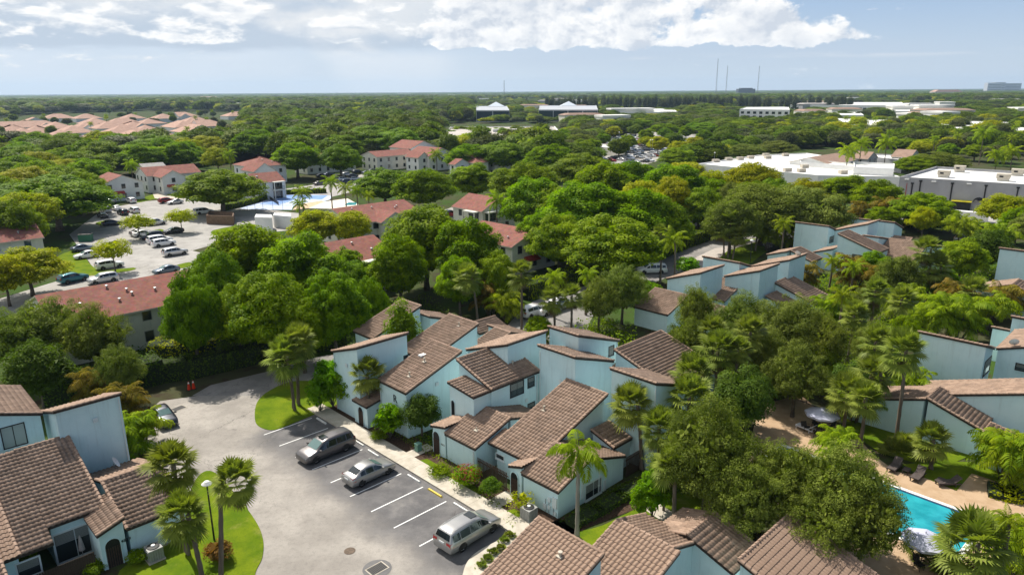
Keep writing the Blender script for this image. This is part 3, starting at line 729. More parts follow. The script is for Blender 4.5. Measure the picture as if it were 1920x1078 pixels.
# meter boxes and conduits
for (b_, z_, w_, h_) in ((31.35, 1.25, .42, .85), (31.9, 1.3, .25, .35), (31.9, .65, .22, .3), (32.35, .55, .3, .45), (31.3, .35, .2, .3)):
    mb = MB(); mb.box(tuple(AB(35.05, b_, z_) - V7.location), (.16, w_, h_), rz=AZG); put('meter_box', mb, M_TRIM, V7)
mb = MB()
for b_ in (31.5, 31.95, 32.3): mb.tube([AB(35.05, b_, .05) - V7.location, AB(35.05, b_, 1.2) - V7.location], .025, 6)
put('conduit', mb, M_STEELG, V7)
V8 = villa('tall blue-shaded villa tower with sloping top, behind the largest tiled slope', 48, 40.5)
shed(V8, 'U-', 45.45, 51.14, 38.37, 43.06, 6.2, 8.09)
V9 = villa('right-hand villa tower with low pitched top, above the sabal palm', 48.5, 33)
shed(V9, 'U-', 45.62, 51.3, 29.9, 34.69, 6.2, 8.09)
V10 = villa('back villa tower with thin tiled top and small side window, beside the road trees', 52.5, 43.5)
shed(V10, 'U-', 49.52, 56.05, 41.46, 45.52, 6.2, 8.37)
winpx(V10, 'b', 41.6, -1, (1142, 651), (1150, 664), mull=0)
shed(V10, 'U+', 51.4, 55.6, 36.9, 41.3, 2.6, 4.0, rakes='LR')
V11 = villa('back villa with long pale tiled roof joining the thin-topped tower', 46.5, 48)
shed(V11, 'V-', 43.2, 48.72, 44.73, 50.76, 6.2, 8.27)
V12 = villa('villa with broad brown tiled roof, left of the big oaks', 56.5, 36)
shed(V12, 'V+', 52.75, 60.81, 32.6, 39.66, 4.22, 6.57)
V13 = villa('low shaded villa wings at the far edge of the block by the road', 56, 60)
shed(V13, 'U+', 51.6, 55.2, 56.6, 59.3, 2.5, 3.6); shed(V13, 'U-', 55.2, 58.9, 56.6, 60.8, 2.5, 3.6)
shed(V13, 'V+', 54.2, 58.8, 61.0, 63.2, 2.6, 3.4, rakes='T')
# ------------------------------------------------------------------ nearest roofs along the bottom edge
VB1 = villa('villa roof of large brown tiles at the bottom edge, beside the silver minivan', 27, 24.7, 'nearest villa roofs')
shed(VB1, 'U+', 23.2, 29.11, 22.07, 27.41, 2.68, 4.66, fine=True, single=290)
vent(VB1, AB(27.6, 24.2, 4.2), .1, .25)
VB2 = villa('villa with long ridge and cross gable at the bottom edge, mid picture', 32, 22, 'nearest villa roofs')
shed(VB2, 'U+', 29.3, 33.40, 19.6, 24.4, 2.5, 3.87, fine=True, single=290, rakes='LR')
shed(VB2, 'U-', 33.404, 36.5, 20.03, 24.36, 2.85, 3.866, rakes='LRT', fine=True)
shed(VB2, 'V+', 35.7, 39.3, 17.2, 20.6, 2.35, 3.45, rakes='RT', fine=True)
shed(VB2, 'V-', 35.7, 39.3, 20.604, 23.0, 2.7, 3.446, rakes='R', fine=True)
VB3 = villa('villa roof with dark shadowed tile rows at the bottom edge, left of the pool', 38, 14, 'nearest villa roofs')
shed(VB3, 'V+', 34.54, 41.58, 9.4, 16.45, 2.05, 4.36, fine=True, single=290)

# ------------------------------------------------------------------ block at lower left
L1 = villa('large tiled villa at the left edge with sliding door, furled parasol and dark terrace', 4, 55, 'villas at the lower left')
shed(L1, 'V+', -2.2, 4.9, 50.05, 59.4, 2.6, 5.72, fine=True, single=290)
shed(L1, 'V+', 4.904, 6.75, 50.05, 59.4, 2.6, 5.715, fine=True, walls=False, rakes='', over=.1)
shed(L1, 'V+', 6.754, 10.29, 51.4, 59.4, 3.06, 5.715, fine=True, rakes='RT')
shed(L1, 'V+', -3.5, 3.9, 47.6, 52.0, 2.1, 3.5, fine=True, rakes='R')
L2 = villa('gabled entry wing with arched gate at lower left, under the three palms', 12, 51, 'villas at the lower left')
shed(L2, 'U+', 8.9, 10.7, 48.55, 52.8, 2.75, 3.35, fine=True, rakes='R')
shed(L2, 'V+', 10.704, 14.75, 48.7, 53.55, 2.35, 3.95, fine=True, rakes='LRT')
shed(L2, 'V-', 10.704, 14.75, 53.56, 58.8, 2.2, 3.94, fine=True, rakes='R')
archdoor(L2, 'b', 48.69, -1, 9.75, 2.15, 1.0)
letter(L2, '4839', 'b', 48.7, -1, (236, 1011.5), .32, 'house_number')
L3 = villa('tall blank blue-shaded villa wall above the areca palms at left', 12, 61.5, 'villas at the lower left')
shed(L3, 'V-', 9.56, 14.29, 59.07, 64.49, 6.2, 8.0, fine=True)
L4 = villa('two storey villa with a wide pale window at the left edge', 5, 65, 'villas at the lower left')
shed(L4, 'U-', 0.2, 9.3, 61.9, 69.6, 7.0, 10.0, fine=True, rakes='LT')
winpx(L4, 'b', 62.04, -1, (1, 804), (51, 829), mull=1, glass=mat('pale_pane', (.30, .36, .34), rough=.3))
# sliding door and terrace of L1
window(L1, 'b', 51.54, -1, 7.0, 9.4, .15, 2.25, mull=1, trim=M_TRIM, sill=False, framew=.12)
window(L1, 'b', 50.19, -1, 4.6, 5.8, .9, 2.0, mull=0, trim=M_TRIM, framew=.1)
# ------------------------------------------------------------------ block in the middle distance right
Q = villa('first villa of the far right block, long low top edge', 86, 50.5, 'villas right of the entry road')
shed(Q, 'V-', 82.84, 89.01, 48.22, 53.64, 5.5, 7.29); shed(Q, 'V+', 82.0, 83.6, 47.6, 49.2, 4.0, 4.3, rakes='T', base=0)
Q = villa('villa with a checkered pair of brown roofs between the two pointed blue walls', 90, 49, 'villas right of the entry road')
shed(Q, 'U+', 86.3, 91.6, 46.35, 53.4, 2.9, 4.66); shed(Q, 'V+', 88.37, 93.38, 45.9, 49.58, 2.6, 3.8)
Q = villa('villa with a kinked pale tiled top edge, second in the far right block', 92, 46, 'villas right of the entry road')
shed(Q, 'V-', 89.57, 95.20, 43.11, 48.50, 5.5, 7.28)
Q = villa('villa wall lying behind the lamp post lawn, top edge sloping right', 96, 51.5, 'villas right of the entry road')
shed(Q, 'U-', 94.16, 99.6, 48.58, 54.85, 4.9, 6.66)
Q = villa('villa with white satellite dish on its long thin roof edge', 100.5, 45.7, 'villas right of the entry road')
shed(Q, 'V-', 97.75, 103.47, 42.80, 48.64, 5.5, 7.44)
Q6_ = Q
Q = villa('low villa with long striped brown roof below the dish villa', 97, 40, 'villas right of the entry road')
shed(Q, 'V+', 94.48, 99.78, 37.21, 43.33, 2.6, 4.63); shed(Q, 'V+', 91.2, 95.6, 38.8, 42.9, 2.2, 3.4)
Q = villa('low villa roofs half hidden under the oaks, nearest of the far right block', 80, 45, 'villas right of the entry road')
shed(Q, 'U+', 76.88, 81.0, 41.2, 45.74, 2.6, 3.96); shed(Q, 'U+', 76.5, 81.5, 49.0, 54.5, 2.6, 4.26)
Q = villa('brown gabled villa wing with dark timber wall, below the white-walled villa', 121, 50.3, 'villas right of the entry road')
shed(Q, 'V+', 118.91, 123.08, 48.2, 52.24, 2.6, 3.99); shed(Q, 'V-', 118.0, 122.6, 52.25, 56.0, 2.8, 3.98)
shed(Q, 'V-', 125.6, 130.42, 47.5, 51.0, 2.8, 3.96)
Q = villa('villa with blank sunlit wall and small square window at the far right', 133, 54, 'villas right of the entry road')
shed(Q, 'U-', 131.15, 137.0, 50.81, 57.32, 4.9, 6.79)
winpx(Q, 'b', 50.95, -1, (1556, 445), (1563, 453), mull=1)
Q = villa('villa with wide dark window under a striped sloping roof, far right block', 128.6, 43.7, 'villas right of the entry road')
shed(Q, 'V+', 126.24, 131.05, 40.18, 47.32, 4.2, 6.59)
winpx(Q, 'a', 126.38, -1, (1599, 477), (1621, 489), mull=1)
Q = villa('villa with ridge-like pale roof edge behind the wide window villa', 138, 48, 'villas right of the entry road')
shed(Q, 'V-', 134.2, 139.69, 45.03, 51.33, 5.5, 7.59)
Q = villa('villa with long diagonal tile stripes, right of the wide window villa', 134, 40, 'villas right of the entry road')
shed(Q, 'U+', 129.9, 136.5, 35.6, 42.0, 2.8, 5.0); shed(Q, 'U-', 131.5, 138, 42.1, 45.0, 4.6, 5.9)
Q = villa('farthest villa of the right block with two stepped blue walls', 146, 47, 'villas right of the entry road')
shed(Q, 'U-', 143.60, 148.88, 43.6, 47.0, 5, 6.75); shed(Q, 'U-', 146.33, 150.00, 48.89, 53.0, 5, 6.22); shed(Q, 'U+', 140.0, 144.5, 40.5, 43.9, 2.6, 4.1)
Q = villa('small low villa roofs under the palms beyond the striped roof', 141, 34.5, 'villas right of the entry road')
shed(Q, 'U-', 138.5, 144, 32.0, 37.2, 2.6, 4.4)
# right edge
Q = villa('long windowless blue villa wall above the grove, beside the tall pool palm', 80.5, 17, 'villas at the right edge')
shed(Q, 'U-', 78.80, 82.48, 14.08, 20.31, 5.5, 6.72); winpx(Q, 'b', 14.22, -1, (1847, 679), (1854, 694), mull=0)
shed(Q, 'V-', 82.5, 90.5, 4.0, 14.0, 5.5, 8.8); winpx(Q, 'a', 82.64, -1, (1906, 681), (1925, 697), mull=0)
Q = villa('villa at the right edge with a wide brown roof over pale green wall', 73, 8, 'villas at the right edge')
shed(Q, 'V-', 70.9, 75.5, 1.0, 17.7, 2.9, 8.4)
Q = villa('low pool-side villa wing with steep rows of tiles at the right edge', 69.5, 14, 'villas at the right edge')
shed(Q, 'V+', 67.61, 71.3, 11.32, 15.92, 2.6, 4.2, fine=True); shed(Q, 'V-', 67.4, 71.2, 15.93, 22.5, 2.15, 4.19, rakes='LR'); shed(Q, 'V+', 66.2, 70.0, 8.0, 11.3, 1.9, 2.6)
Q = villa('right edge villa wall with the letter B and tall plain tower', 119, 20, 'villas at the right edge')
shed(Q, 'U-', 129.9, 136, 17.5, 24.1, 5.0, 7.0)
shed(Q, 'V-', 117.2, 121.5, 19.45, 25, 2.6, 4.4); shed(Q, 'V+', 117.2, 121.5, 12.5, 19.44, 2.1, 4.39)
letter(Q, 'B', 'a', 117.34, -1, (1896, 544), 1.1)
Q = villa('stepped blue villa walls at the right edge behind the wide brown roof', 95, 14, 'villas at the right edge')
shed(Q, 'U-', 95.1, 97.8, 15.0, 17.0, 3.2, 4.1); shed(Q, 'U-', 92.0, 97, 8.0, 14.8, 5.0, 6.6)

downpipe(L3, 14.0, 59.13, 7.6); downpipe(V9, 45.68, 30.0, 7.6); downpipe(V8, 45.55, 42.8, 7.5); downpipe(V1, 33.6, 59.7, 5.9); downpipe(V1, 34.76, 53.5, 4.3); downpipe(V4, 45.3, 42.94, 5.2); downpipe(V10, 55.8, 41.54, 6.0); downpipe(V7, 39.9, 31.02, 2.9); downpipe(V5, 34.86, 40.3, 2.2); downpipe(L2, 14.5, 48.76, 2.1)
for root, ax, val, l, z in ((V8, 'a', 45.55, 40.2, 5.2), (V9, 'a', 45.72, 32.6, 5.6), (V1, 'b', 49.41, 38.4, 4.4), (V1, 'a', 33.62, 57.4, 5.4), (L3, 'b', 59.17, 12.2, 6.4), (V4, 'b', 42.98, 43.9, 3.0)):
    n, t_ = wall_frame(ax, val, -1); B = (UV if ax == 'a' else VV) * val; mb = MB(); c = B + t_ * l + n * .03 + Vector((0, 0, z)) - root.location; rz = AZG + (PI / 2 if ax == 'a' else 0); mb.box(tuple(c), (.35, .06, .35), rz=rz)
    for k in range(4): mb.box(tuple(c + n * .035 + Vector((0, 0, -.12 + k * .08))), (.3, .03, .025), rz=rz)
    put('wall_vent', mb, M_TRIM, root)
# ------------------------------------------------------------------ plant prototypes
M_LUSH = leafmat('leaf_lush', (.040, .100, .001), (.240, .330, .002), .34, tcol=(1.7, 1.9, .2))
M_YEL = leafmat('leaf_yellow', (.150, .195, .002), (.420, .400, .004), .34, tcol=(1.5, 1.7, .2))
M_OAK = leafmat('leaf_oak', (.062, .092, .010), (.225, .265, .045), .28, tcol=(1.35, 1.55, .4))
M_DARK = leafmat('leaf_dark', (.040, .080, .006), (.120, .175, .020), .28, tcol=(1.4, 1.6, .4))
M_FAN = leafmat('leaf_fan', (.080, .120, .014), (.280, .320, .060), .32, tcol=(1.4, 1.5, .4), rough=.4)
M_FEATH = leafmat('leaf_feather', (.105, .165, .004), (.300, .370, .014), .38, tcol=(1.5, 1.6, .3))
M_RUST = leafmat('leaf_rust', (.14, .09, .02), (.30, .13, .03), .35, tcol=(1.4, 1.2, .5))
M_PINE = leafmat('leaf_casuarina', (.040, .055, .026), (.085, .098, .050), .25, tcol=(1.2, 1.3, .7))
M_DEAD = leafmat('leaf_dead', (.09, .065, .035), (.16, .12, .065), .2, tcol=(1.2, 1.1, .8))
M_FLOWER = leafmat('bougainvillea_bract', (.24, .03, .04), (.40, .06, .09), .35, tcol=(1.4, .7, .8))
M_BARK = mat('bark', (.085, .068, .052), (.15, .125, .10), 2.5, .9, .5, 12, .1)
M_BARKP = mat('palm_bark', (.11, .085, .065), (.19, .155, .12), 3, .9, .6, 14, .1, extra=lambda t, v, c: t.mix(t.m('MULTIPLY', t.ss(.4, .6, t.m('FRACT', t.m('MULTIPLY', t.n('ShaderNodeSeparateXYZ').outputs[2], 1))), .0), c, (.06, .05, .04)))
M_BARKG = mat('grey_bark', (.21, .185, .155), (.30, .27, .235), 3, .9, .4, 12, .1)
M_FARL = leafmat('leaf_far', (.042, .080, .004), (.165, .220, .010), .26, tcol=(1.4, 1.6, .4), var=.5)
M_FARO = leafmat('leaf_far_oak', (.042, .058, .018), (.135, .155, .048), .22, tcol=(1.3, 1.4, .6), var=.5)
RG = np.random.RandomState(11)
def unit(v): return v / np.maximum(np.linalg.norm(v, axis=-1, keepdims=True), 1e-9)
def leaf_quads(c, n, size, asp=.55, rg=RG, fold=.12, along=None):
    """kite-shaped leaves: centres c, facing n"""
    N = len(c); n = unit(n)
    t = rg.normal(size=(N, 3)) if along is None else along
    t = unit(t - (t * n).sum(1, keepdims=True) * n); b = np.cross(n, t)
    s = np.asarray(size).reshape(-1, 1) * np.ones((N, 1))
    p0 = c - t * s * .5; p2 = c + t * s * .5 - n * s * fold; p1 = c + b * s * asp * .5 + n * s * fold * .4 - t * s * .05; p3 = c - b * s * asp * .5 + n * s * fold * .4 - t * s * .05
    V = np.stack([p0, p1, p2, p3], 1).reshape(-1, 3); F = np.arange(4 * N).reshape(N, 4)
    return V, F
def crown_pts(lobes, per, rg, squash=.8, jit=.16, under=.25):
    C = []; Nn = []
    for (cx, cy, cz, r) in lobes:
        k = int(per * r * r)
        d = unit(rg.normal(size=(k * 2, 3))); d = d[(d[:, 2] > -.15) | (rg.rand(len(d)) < under)][:k]
        rr = r * (1 + rg.normal(size=(len(d), 1)) * jit); p = d * rr; p[:, 2] *= squash
        C.append(p + np.array([cx, cy, cz])); Nn.append(unit(d + rg.normal(size=d.shape) * .36 + np.array([-.25, .35, 1.0])))
    return np.concatenate(C), np.concatenate(Nn)
def limbs(mb, H0, h1, targets, r0, rg, n=7, lean=0., wig=.25):
    """trunk to height h1 then limbs to the targets"""
    top = Vector((lean, lean * .4, h1)); mb.tube([(0, 0, -.1), (lean * .2, rg.normal() * .05, h1 * .35), (lean * .6, rg.normal() * .1, h1 * .7), top], [r0 * 1.35, r0, r0 * .85, r0 * .75], n)
    for T in targets:
        T = Vector(T); m1 = top.lerp(T, .4) + Vector((rg.normal() * wig, rg.normal() * wig, .35 + rg.rand() * .3)); 
        mb.tube([top - Vector((0, 0, .25)), m1, top.lerp(T, .75) + Vector((rg.normal() * wig, rg.normal() * wig, .2)), T], [r0 * .55, r0 * .38, r0 * .24, r0 * .09], 5, cap=False)
PROTO = {}
def proto_tree(key, H0, R0, base, nl, lr, per, size, leafm, barkm, r0, seed, flat=1.0, squash=.75, dome=.62, asp=.55, fork=.45, under=.25, low=False, spread=1.0, rv=.22):
    rg = np.random.RandomState(seed); lobes = []
    zc = base + (H0 - base) * .38; hz = (H0 - zc)
    k = 0
    while len(lobes) < nl and k < nl * 30:
        k += 1
        th = rg.rand() * 2 * PI; u = rg.rand() ** dome; ph = math.acos(1 - u * (1.18))       # polar angle, some below the equator
        rr = (R0 - lr * .8) * math.sin(ph) * (1.04 - rv * 1.1 * rg.rand() ** 1.5) * spread; z = zc + (hz - lr * .55) * math.cos(ph) * (flat if math.cos(ph) > 0 else .8) * (1.03 - rv * .9 * rg.rand() ** 1.5)
        x, y = rr * math.cos(th), rr * math.sin(th); r_ = lr * (.62 + .7 * rg.rand())
        if any((x - a) ** 2 + (y - b) ** 2 + (z - c) ** 2 < (.62 * (r_ + d)) ** 2 * .5 for a, b, c, d in lobes): continue
        lobes.append((x, y, z, r_))
    C, Nn = crown_pts(lobes, per, rg, squash, under=under)
    V, F = leaf_quads(C, Nn, size * (.6 + .8 * rg.rand(len(C))), asp, rg)
    # oversized leaves added inside to block light and darken the crown's interior
    m = int(len(C) * .07); d = unit(rg.normal(size=(m, 3))) * (rg.rand(m, 1) ** .4); inner = d * np.array([R0 * .72, R0 * .72, (H0 - base) * .36]) + np.array([0, 0, base + (H0 - base) * .48])
    V2, F2 = leaf_quads(inner, rg.normal(size=(m, 3)), size * 3.2, .8, rg)
    Vc = np.concatenate([V, V2]); Fc = np.concatenate([F, F2 + len(V)])
    me = np_mesh(key + '_crown', Vc, Fc, leafm)
    mb = MB(); big = sorted(lobes, key=lambda l: -l[3])[:9]
    limbs(mb, H0, base + (zc - base) * fork if not low else .3, [(a * .85, b * .85, c - .3) for a, b, c, d in big], r0, rg)
    tr = mb.mesh(key + '_trunk', barkm, True)
    PROTO.setdefault(key.split('-')[0], []).append((me, tr, H0, R0))
for i in range(4):
    proto_tree('lush-%d' % i, 12, 6.5, 1.9, 105, 1.12, 190, .38, M_LUSH, M_BARK, .38, 20 + i, dome=.8, squash=.62, rv=.34)
for i in range(3):
    proto_tree('yellow-%d' % i, 9, 5.2, 2.2, 74, .95, 200, .34, M_YEL, M_BARK, .24, 40 + i, dome=.75, squash=.62, rv=.34)
for i in range(3):
    proto_tree('oak-%d' % i, 9.5, 5.4, 1.6, 190, .60, 450, .165, M_OAK, M_BARK, .26, 60 + i, dome=.85, under=.5, asp=.5, squash=.7, rv=.62)
for i in range(2):
    proto_tree('oakmid-%d' % i, 11, 6.2, 1.8, 120, .95, 230, .28, M_OAK, M_BARK, .32, 70 + i, dome=.8, under=.4, squash=.65, rv=.4)
for i in range(2):
    proto_tree('dark-%d' % i, 8, 3.6, 1.2, 40, 1.0, 260, .28, M_DARK, M_BARK, .2, 80 + i)
for i in range(2):
    proto_tree('parking-%d' % i, 6, 3.3, 2.3, 26, .85, 150, .28, M_YEL, M_BARK, .11, 90 + i, under=.35, fork=.3)
for i in range(2):
    proto_tree('lollipop-%d' % i, 5, 2.0, 1.2, 26, .62, 330, .2, leafmat('leaf_lime', (.07, .13, .008), (.16, .23, .012), .42), M_BARK, .09, 95 + i)
for i in range(3):
    proto_tree('shrub-%d' % i, 2.0, 1.25, .15, 22, .42, 520, .13, M_LUSH, M_BARK, .05, 100 + i, low=True, under=.5)
for i in range(2):
    proto_tree('umbel-%d' % i, 5.2, 2.5, .6, 30, .62, 150, .42, leafmat('leaf_schefflera', (.065, .16, .003), (.22, .36, .006), .35, rough=.35), M_BARK, .12, 110 + i, squash=.6, asp=.4, low=True)
for i in range(2):
    proto_tree('pine-%d' % i, 14, 3.4, 1.5, 46, 1.3, 70, .42, M_PINE, M_BARK, .25, 120 + i, dome=1.1, squash=1.5, asp=.25, under=.6)
for i in range(2):
    proto_tree('cypress-%d' % i, 13, 1.5, .6, 30, .75, 140, .34, M_DARK, M_BARK, .2, 130 + i, dome=1.2, squash=1.9, asp=.35, under=.6)
for i in range(3):
    proto_tree('fartree-%d' % i, 11, 6.2, 2.0, 36, 1.8, 40, .80, M_FARL, M_BARK, .4, 140 + i, dome=.75)
for i in range(2):
    proto_tree('faroak-%d' % i, 10, 6.0, 2.0, 36, 1.8, 42, .72, M_FARO, M_BARK, .4, 150 + i, dome=.75)
for i in range(2):
    proto_tree('faryellow-%d' % i, 9, 5.2, 2.0, 32, 1.7, 44, .68, M_YEL, M_BARK, .3, 160 + i, dome=.75)
# rusty shrub, red bush
proto_tree('redbush-0', 2.4, 1.5, .15, 26, .45, 420, .15, M_FLOWER, M_BARK, .05, 171, low=True, under=.5)
proto_tree('rust-0', 2.2, 1.2, .3, 18, .42, 260, .26, M_RUST, M_BARK, .05, 172, low=True, asp=.3)
proto_tree('sparse-0', 2.6, 1.3, .4, 16, .38, 200, .16, M_YEL, M_BARKG, .05, 173, low=True)

def fan_leaf(V, F, p0, d, L, rb, rg, droop, nseg=19):
    """one fan: stalk from p0 along d then a half disc of pointed segments"""
    d = unit(d); up = np.array([0, 0, 1.]); side = unit(np.cross(d, up) + 1e-6)
    tip = p0 + d * L - up * droop * L * .25
    nrm = unit(np.cross(side, d)); k = len(V)
    w_ = side * .012; V += [p0 - w_, p0 + w_, tip + w_, tip - w_]; F.append((k, k + 1, k + 2, k + 3))
    for j in range(nseg):
        a = (j / (nseg - 1) - .5) * 4.1; dr = unit(d * math.cos(a) + side * math.sin(a) + nrm * (.25 - .1 * abs(a)))
        ln = rb * (.78 + .22 * math.cos(a * .6)) * (.9 + .2 * rg.rand()); wv = unit(np.cross(dr, nrm)) * rb * .072
        m = tip + dr * ln * .5 - up * .03 * ln * droop; e = tip + dr * ln - up * ln * (.10 + .26 * droop)
        k = len(V); V += [tip, m + wv, e, m - wv]; F.append((k, k + 1, k + 2, k + 3))
def fan_crown(key, R0, nleaf, seed, lo=-48, dead=5):
    rg = np.random.RandomState(seed); V = []; F = []; VD = []; FD = []
    for i in range(nleaf + dead):
        isd = i >= nleaf; e = R(lo + (85 - lo) * ((i + .5) / nleaf)) if not isd else R(lo - 25 + 12 * rg.rand()); th = i * 2.399 + rg.rand() * .4
        d = np.array([math.cos(e) * math.cos(th), math.cos(e) * math.sin(th), math.sin(e)])
        droop = max(0, 1 - (e + .9) / 2.0) + .1
        fan_leaf(VD if isd else V, FD if isd else F, np.array([0, 0, rg.rand() * .25 - .1]), d, R0 * .50 * (.85 + .3 * rg.rand()), R0 * .50 * (.85 + .3 * rg.rand()) * (.7 if isd else 1), rg, droop)
    me = np_mesh(key, np.array(V), np.array(F), M_FAN); md = np_mesh(key + '_dead', np.array(VD), np.array(FD), M_DEAD) if dead else None
    return me, md
FANS = [fan_crown('fan_crown', 1.9, 34, 200 + i) for i in range(3)]
def feather(V, F, p0, az_, e0, L, rg, nl=22, wid=.42, droop=1.0, up0=None):
    """arching frond with drooping leaflets"""
    n = 9; P = [np.array(p0, float)]; e = e0
    for i in range(n):
        d = np.array([math.cos(e) * math.cos(az_), math.cos(e) * math.sin(az_), math.sin(e)]); P.append(P[-1] + d * L / n); e -= droop * (.10 + .22 * (i / n)) * (1 + .1 * rg.normal())
    P = np.array(P); side = np.array([-math.sin(az_), math.cos(az_), 0]); k0 = len(V)
    for i in range(n):
        w0, w1 = .035 * (1 - i / n) + .008, .035 * (1 - (i + 1) / n) + .008; k = len(V)
        V += [P[i] - side * w0, P[i] + side * w0, P[i + 1] + side * w1, P[i + 1] - side * w1]; F.append((k, k + 1, k + 2, k + 3))
    for j in range(nl):
        f = (.12 + .88 * j / nl) * n; i = min(int(f), n - 1); q = P[i] + (P[i + 1] - P[i]) * (f - i); fd = unit(P[i + 1] - P[i])
        ll = L * wid * .5 * math.sin(PI * min(1, (.16 + .84 * j / nl)) ** .8) + .12
        for s in (-1, 1):
            dr = unit(side * s + fd * .55 + np.array([0, 0, -.25 + .2 * rg.normal()])); m = q + dr * ll * .5; e_ = q + dr * ll * .92 + np.array([0, 0, -ll * (.38 + .2 * rg.rand())]); wv = fd * .055 * (1 + L * .12)
            k = len(V); V += [q, m + wv, e_, m - wv]; F.append((k, k + 1, k + 2, k + 3))
def feather_crown(key, L, n, seed, m, e_lo=-30, e_hi=80, nl=22, wid=.42, droop=1.0):
    rg = np.random.RandomState(seed); V = []; F = []
    for i in range(n):
        e = R(e_lo + (e_hi - e_lo) * (i + .5) / n); feather(V, F, (0, 0, 0), i * 2.399 + rg.rand() * .3, e, L * (.85 + .25 * rg.rand()), rg, nl, wid, droop)
    return np_mesh(key, np.array(V), np.array(F), m)
FEATH = [feather_crown('feather_crown', 3.0, 17, 230 + i, M_FEATH) for i in range(2)]
ROYAL = feather_crown('royal_crown', 3.3, 12, 240, M_FEATH, -38, 62, 34, .5, 1.15)
def areca(key, seed, m, H=3.6, stems=9, L=2.1):
    rg = np.random.RandomState(seed); V = []; F = []; mb = MB()
    for s in range(stems):
        a = rg.rand() * 2 * PI; r = rg.rand() ** .5 * .8; h = H * (.25 + .6 * rg.rand()); top = (math.cos(a) * (r + h * .12), math.sin(a) * (r + h * .12), h)
        mb.tube([(math.cos(a) * r * .5, math.sin(a) * r * .5, -.05), (math.cos(a) * r * .8, math.sin(a) * r * .8, h * .5), top], [.07, .055, .045], 6)
        for i in range(8): feather(V, F, top, a + i * 2.399 + rg.rand(), R(15 + 60 * rg.rand()), L * (.8 + .4 * rg.rand()), rg, 15, .5, 1.25)
    return np_mesh(key, np.array(V), np.array(F), m), mb.mesh(key + '_stems', M_BARKP, True)
ARECA = [areca('areca_%d' % i, 250 + i, M_FEATH) for i in range(2)] + [areca('areca_rust', 255, leafmat('leaf_golden', (.12, .12, .012), (.28, .19, .03), .4, tcol=(1.4, 1.3, .4)))]
def fan_clump(key, seed):
    rg = np.random.RandomState(seed); V = []; F = []
    for i in range(46):
        e = R(5 + 75 * rg.rand()); th = i * 2.399; d = np.array([math.cos(e) * math.cos(th), math.cos(e) * math.sin(th), math.sin(e)])
        fan_leaf(V, F, np.array([rg.normal() * .15, rg.normal() * .15, .1]), d, 1.25 * (.7 + .5 * rg.rand()), .85, rg, .6 * (1 - e / 1.6))
    return np_mesh(key, np.array(V), np.array(F), M_FAN)
CLUMP = [fan_clump('fan_clump_%d' % i, 260 + i) for i in range(2)]
def palm_trunk(key, seed, r0=.17, r1=.13, bend=.06, n=9, m=None, bulge=0.0):
    rg = np.random.RandomState(seed); mb = MB(); pts = []; rr = []
    N = 14
    for i in range(N + 1):
        t = i / N; pts.append((bend * math.sin(t * PI) * 1.0, bend * .4 * math.sin(t * 2.3 * PI), t)); rr.append(r0 + (r1 - r0) * t + (.06 * (1 - t * 8) if t < .12 else 0) + .012 * ((i % 2) * 2 - 1) + (.05 if t > .93 else 0))
    mb.tube(pts, rr, n); return mb.mesh(key, m or M_BARKP, True)
PTR = [palm_trunk('palm_trunk_%d' % i, 280 + i) for i in range(2)]; PTR_G = palm_trunk('royal_trunk', 283, .16, .12, .0, 10, M_BARKG)
rnd = random.Random(5); NP_ = [0]
TREES = []
def depth(P): return P.y * math.cos(PITCH) - (P.z - CAM_H) * math.sin(PITCH)
def tree(kind, P, H, Rr, label, cat='tree', group=None, name=None, single=False):
    pr = PROTO[kind]; me, tr, H0, R0 = pr[NP_[0] % len(pr)]; NP_[0] += 1
    root = thing(name or {'oak': 'oak_tree', 'oakmid': 'oak_tree', 'pine': 'casuarina_tree', 'cypress': 'cypress_tree', 'shrub': 'shrub', 'redbush': 'shrub', 'rust': 'shrub', 'sparse': 'shrub'}.get(kind, 'broadleaf_tree'), label, cat, (P[0], P[1], 0), rnd.random() * 6.28, group)
    sc = (Rr / R0, Rr / R0, H / H0)
    link('crown', me, root, scale=sc); link('trunk', tr, root, scale=sc); TREES.append((P[0], P[1], Rr)); return root
def treepx(kind, u, vt, wpx, h, label, **k):
    P = G(u, vt + .04 * wpx, h * .97); Rr = wpx / 2 * depth(P) / FPX
    P = P + Vector((P.x, P.y, 0)).normalized() * Rr * .15
    return tree(kind, P, h, Rr, label, **k)
def palm(P, h, cw, label, kind='fan', lean=(0, 0), group=None, tr=None):
    """h: height of the crown's heart, cw: crown radius"""
    root = thing({'fan': 'fan_palm', 'feather': 'feather_palm', 'royal': 'royal_palm'}[kind], label, 'palm tree', (P[0], P[1], 0), 0, group)
    i = NP_[0]; NP_[0] += 1; rz = rnd.random() * 6.28
    t_ = link('trunk', tr or (PTR_G if kind == 'royal' else PTR[i % 2]), root)
    M = Matrix(((1.0, 0, lean[0], 0), (0, 1.0, lean[1], 0), (0, 0, h, 0), (0, 0, 0, 1))); t_.matrix_local = M
    if kind == 'fan':
        me, md = FANS[i % 3]; s = cw / 1.9
        link('crown', me, root, loc=(lean[0], lean[1], h), rz=rz, scale=s); link('dead_fronds', md, root, loc=(lean[0], lean[1], h - .1), rz=rz, scale=s)
    else:
        me = ROYAL if kind == 'royal' else FEATH[i % 2]; s = cw / (3.0 * .86)
        link('crown', me, root, loc=(lean[0], lean[1], h), rz=rz, scale=s)
    TREES.append((P[0], P[1], cw * .5)); return root
def hfor(P, v):
    lo, hi = 0, 40
    for _ in range(40):
        m = (lo + hi) / 2
        if PX((P.x, P.y, m))[1] > v: lo = m
        else: hi = m
    return lo
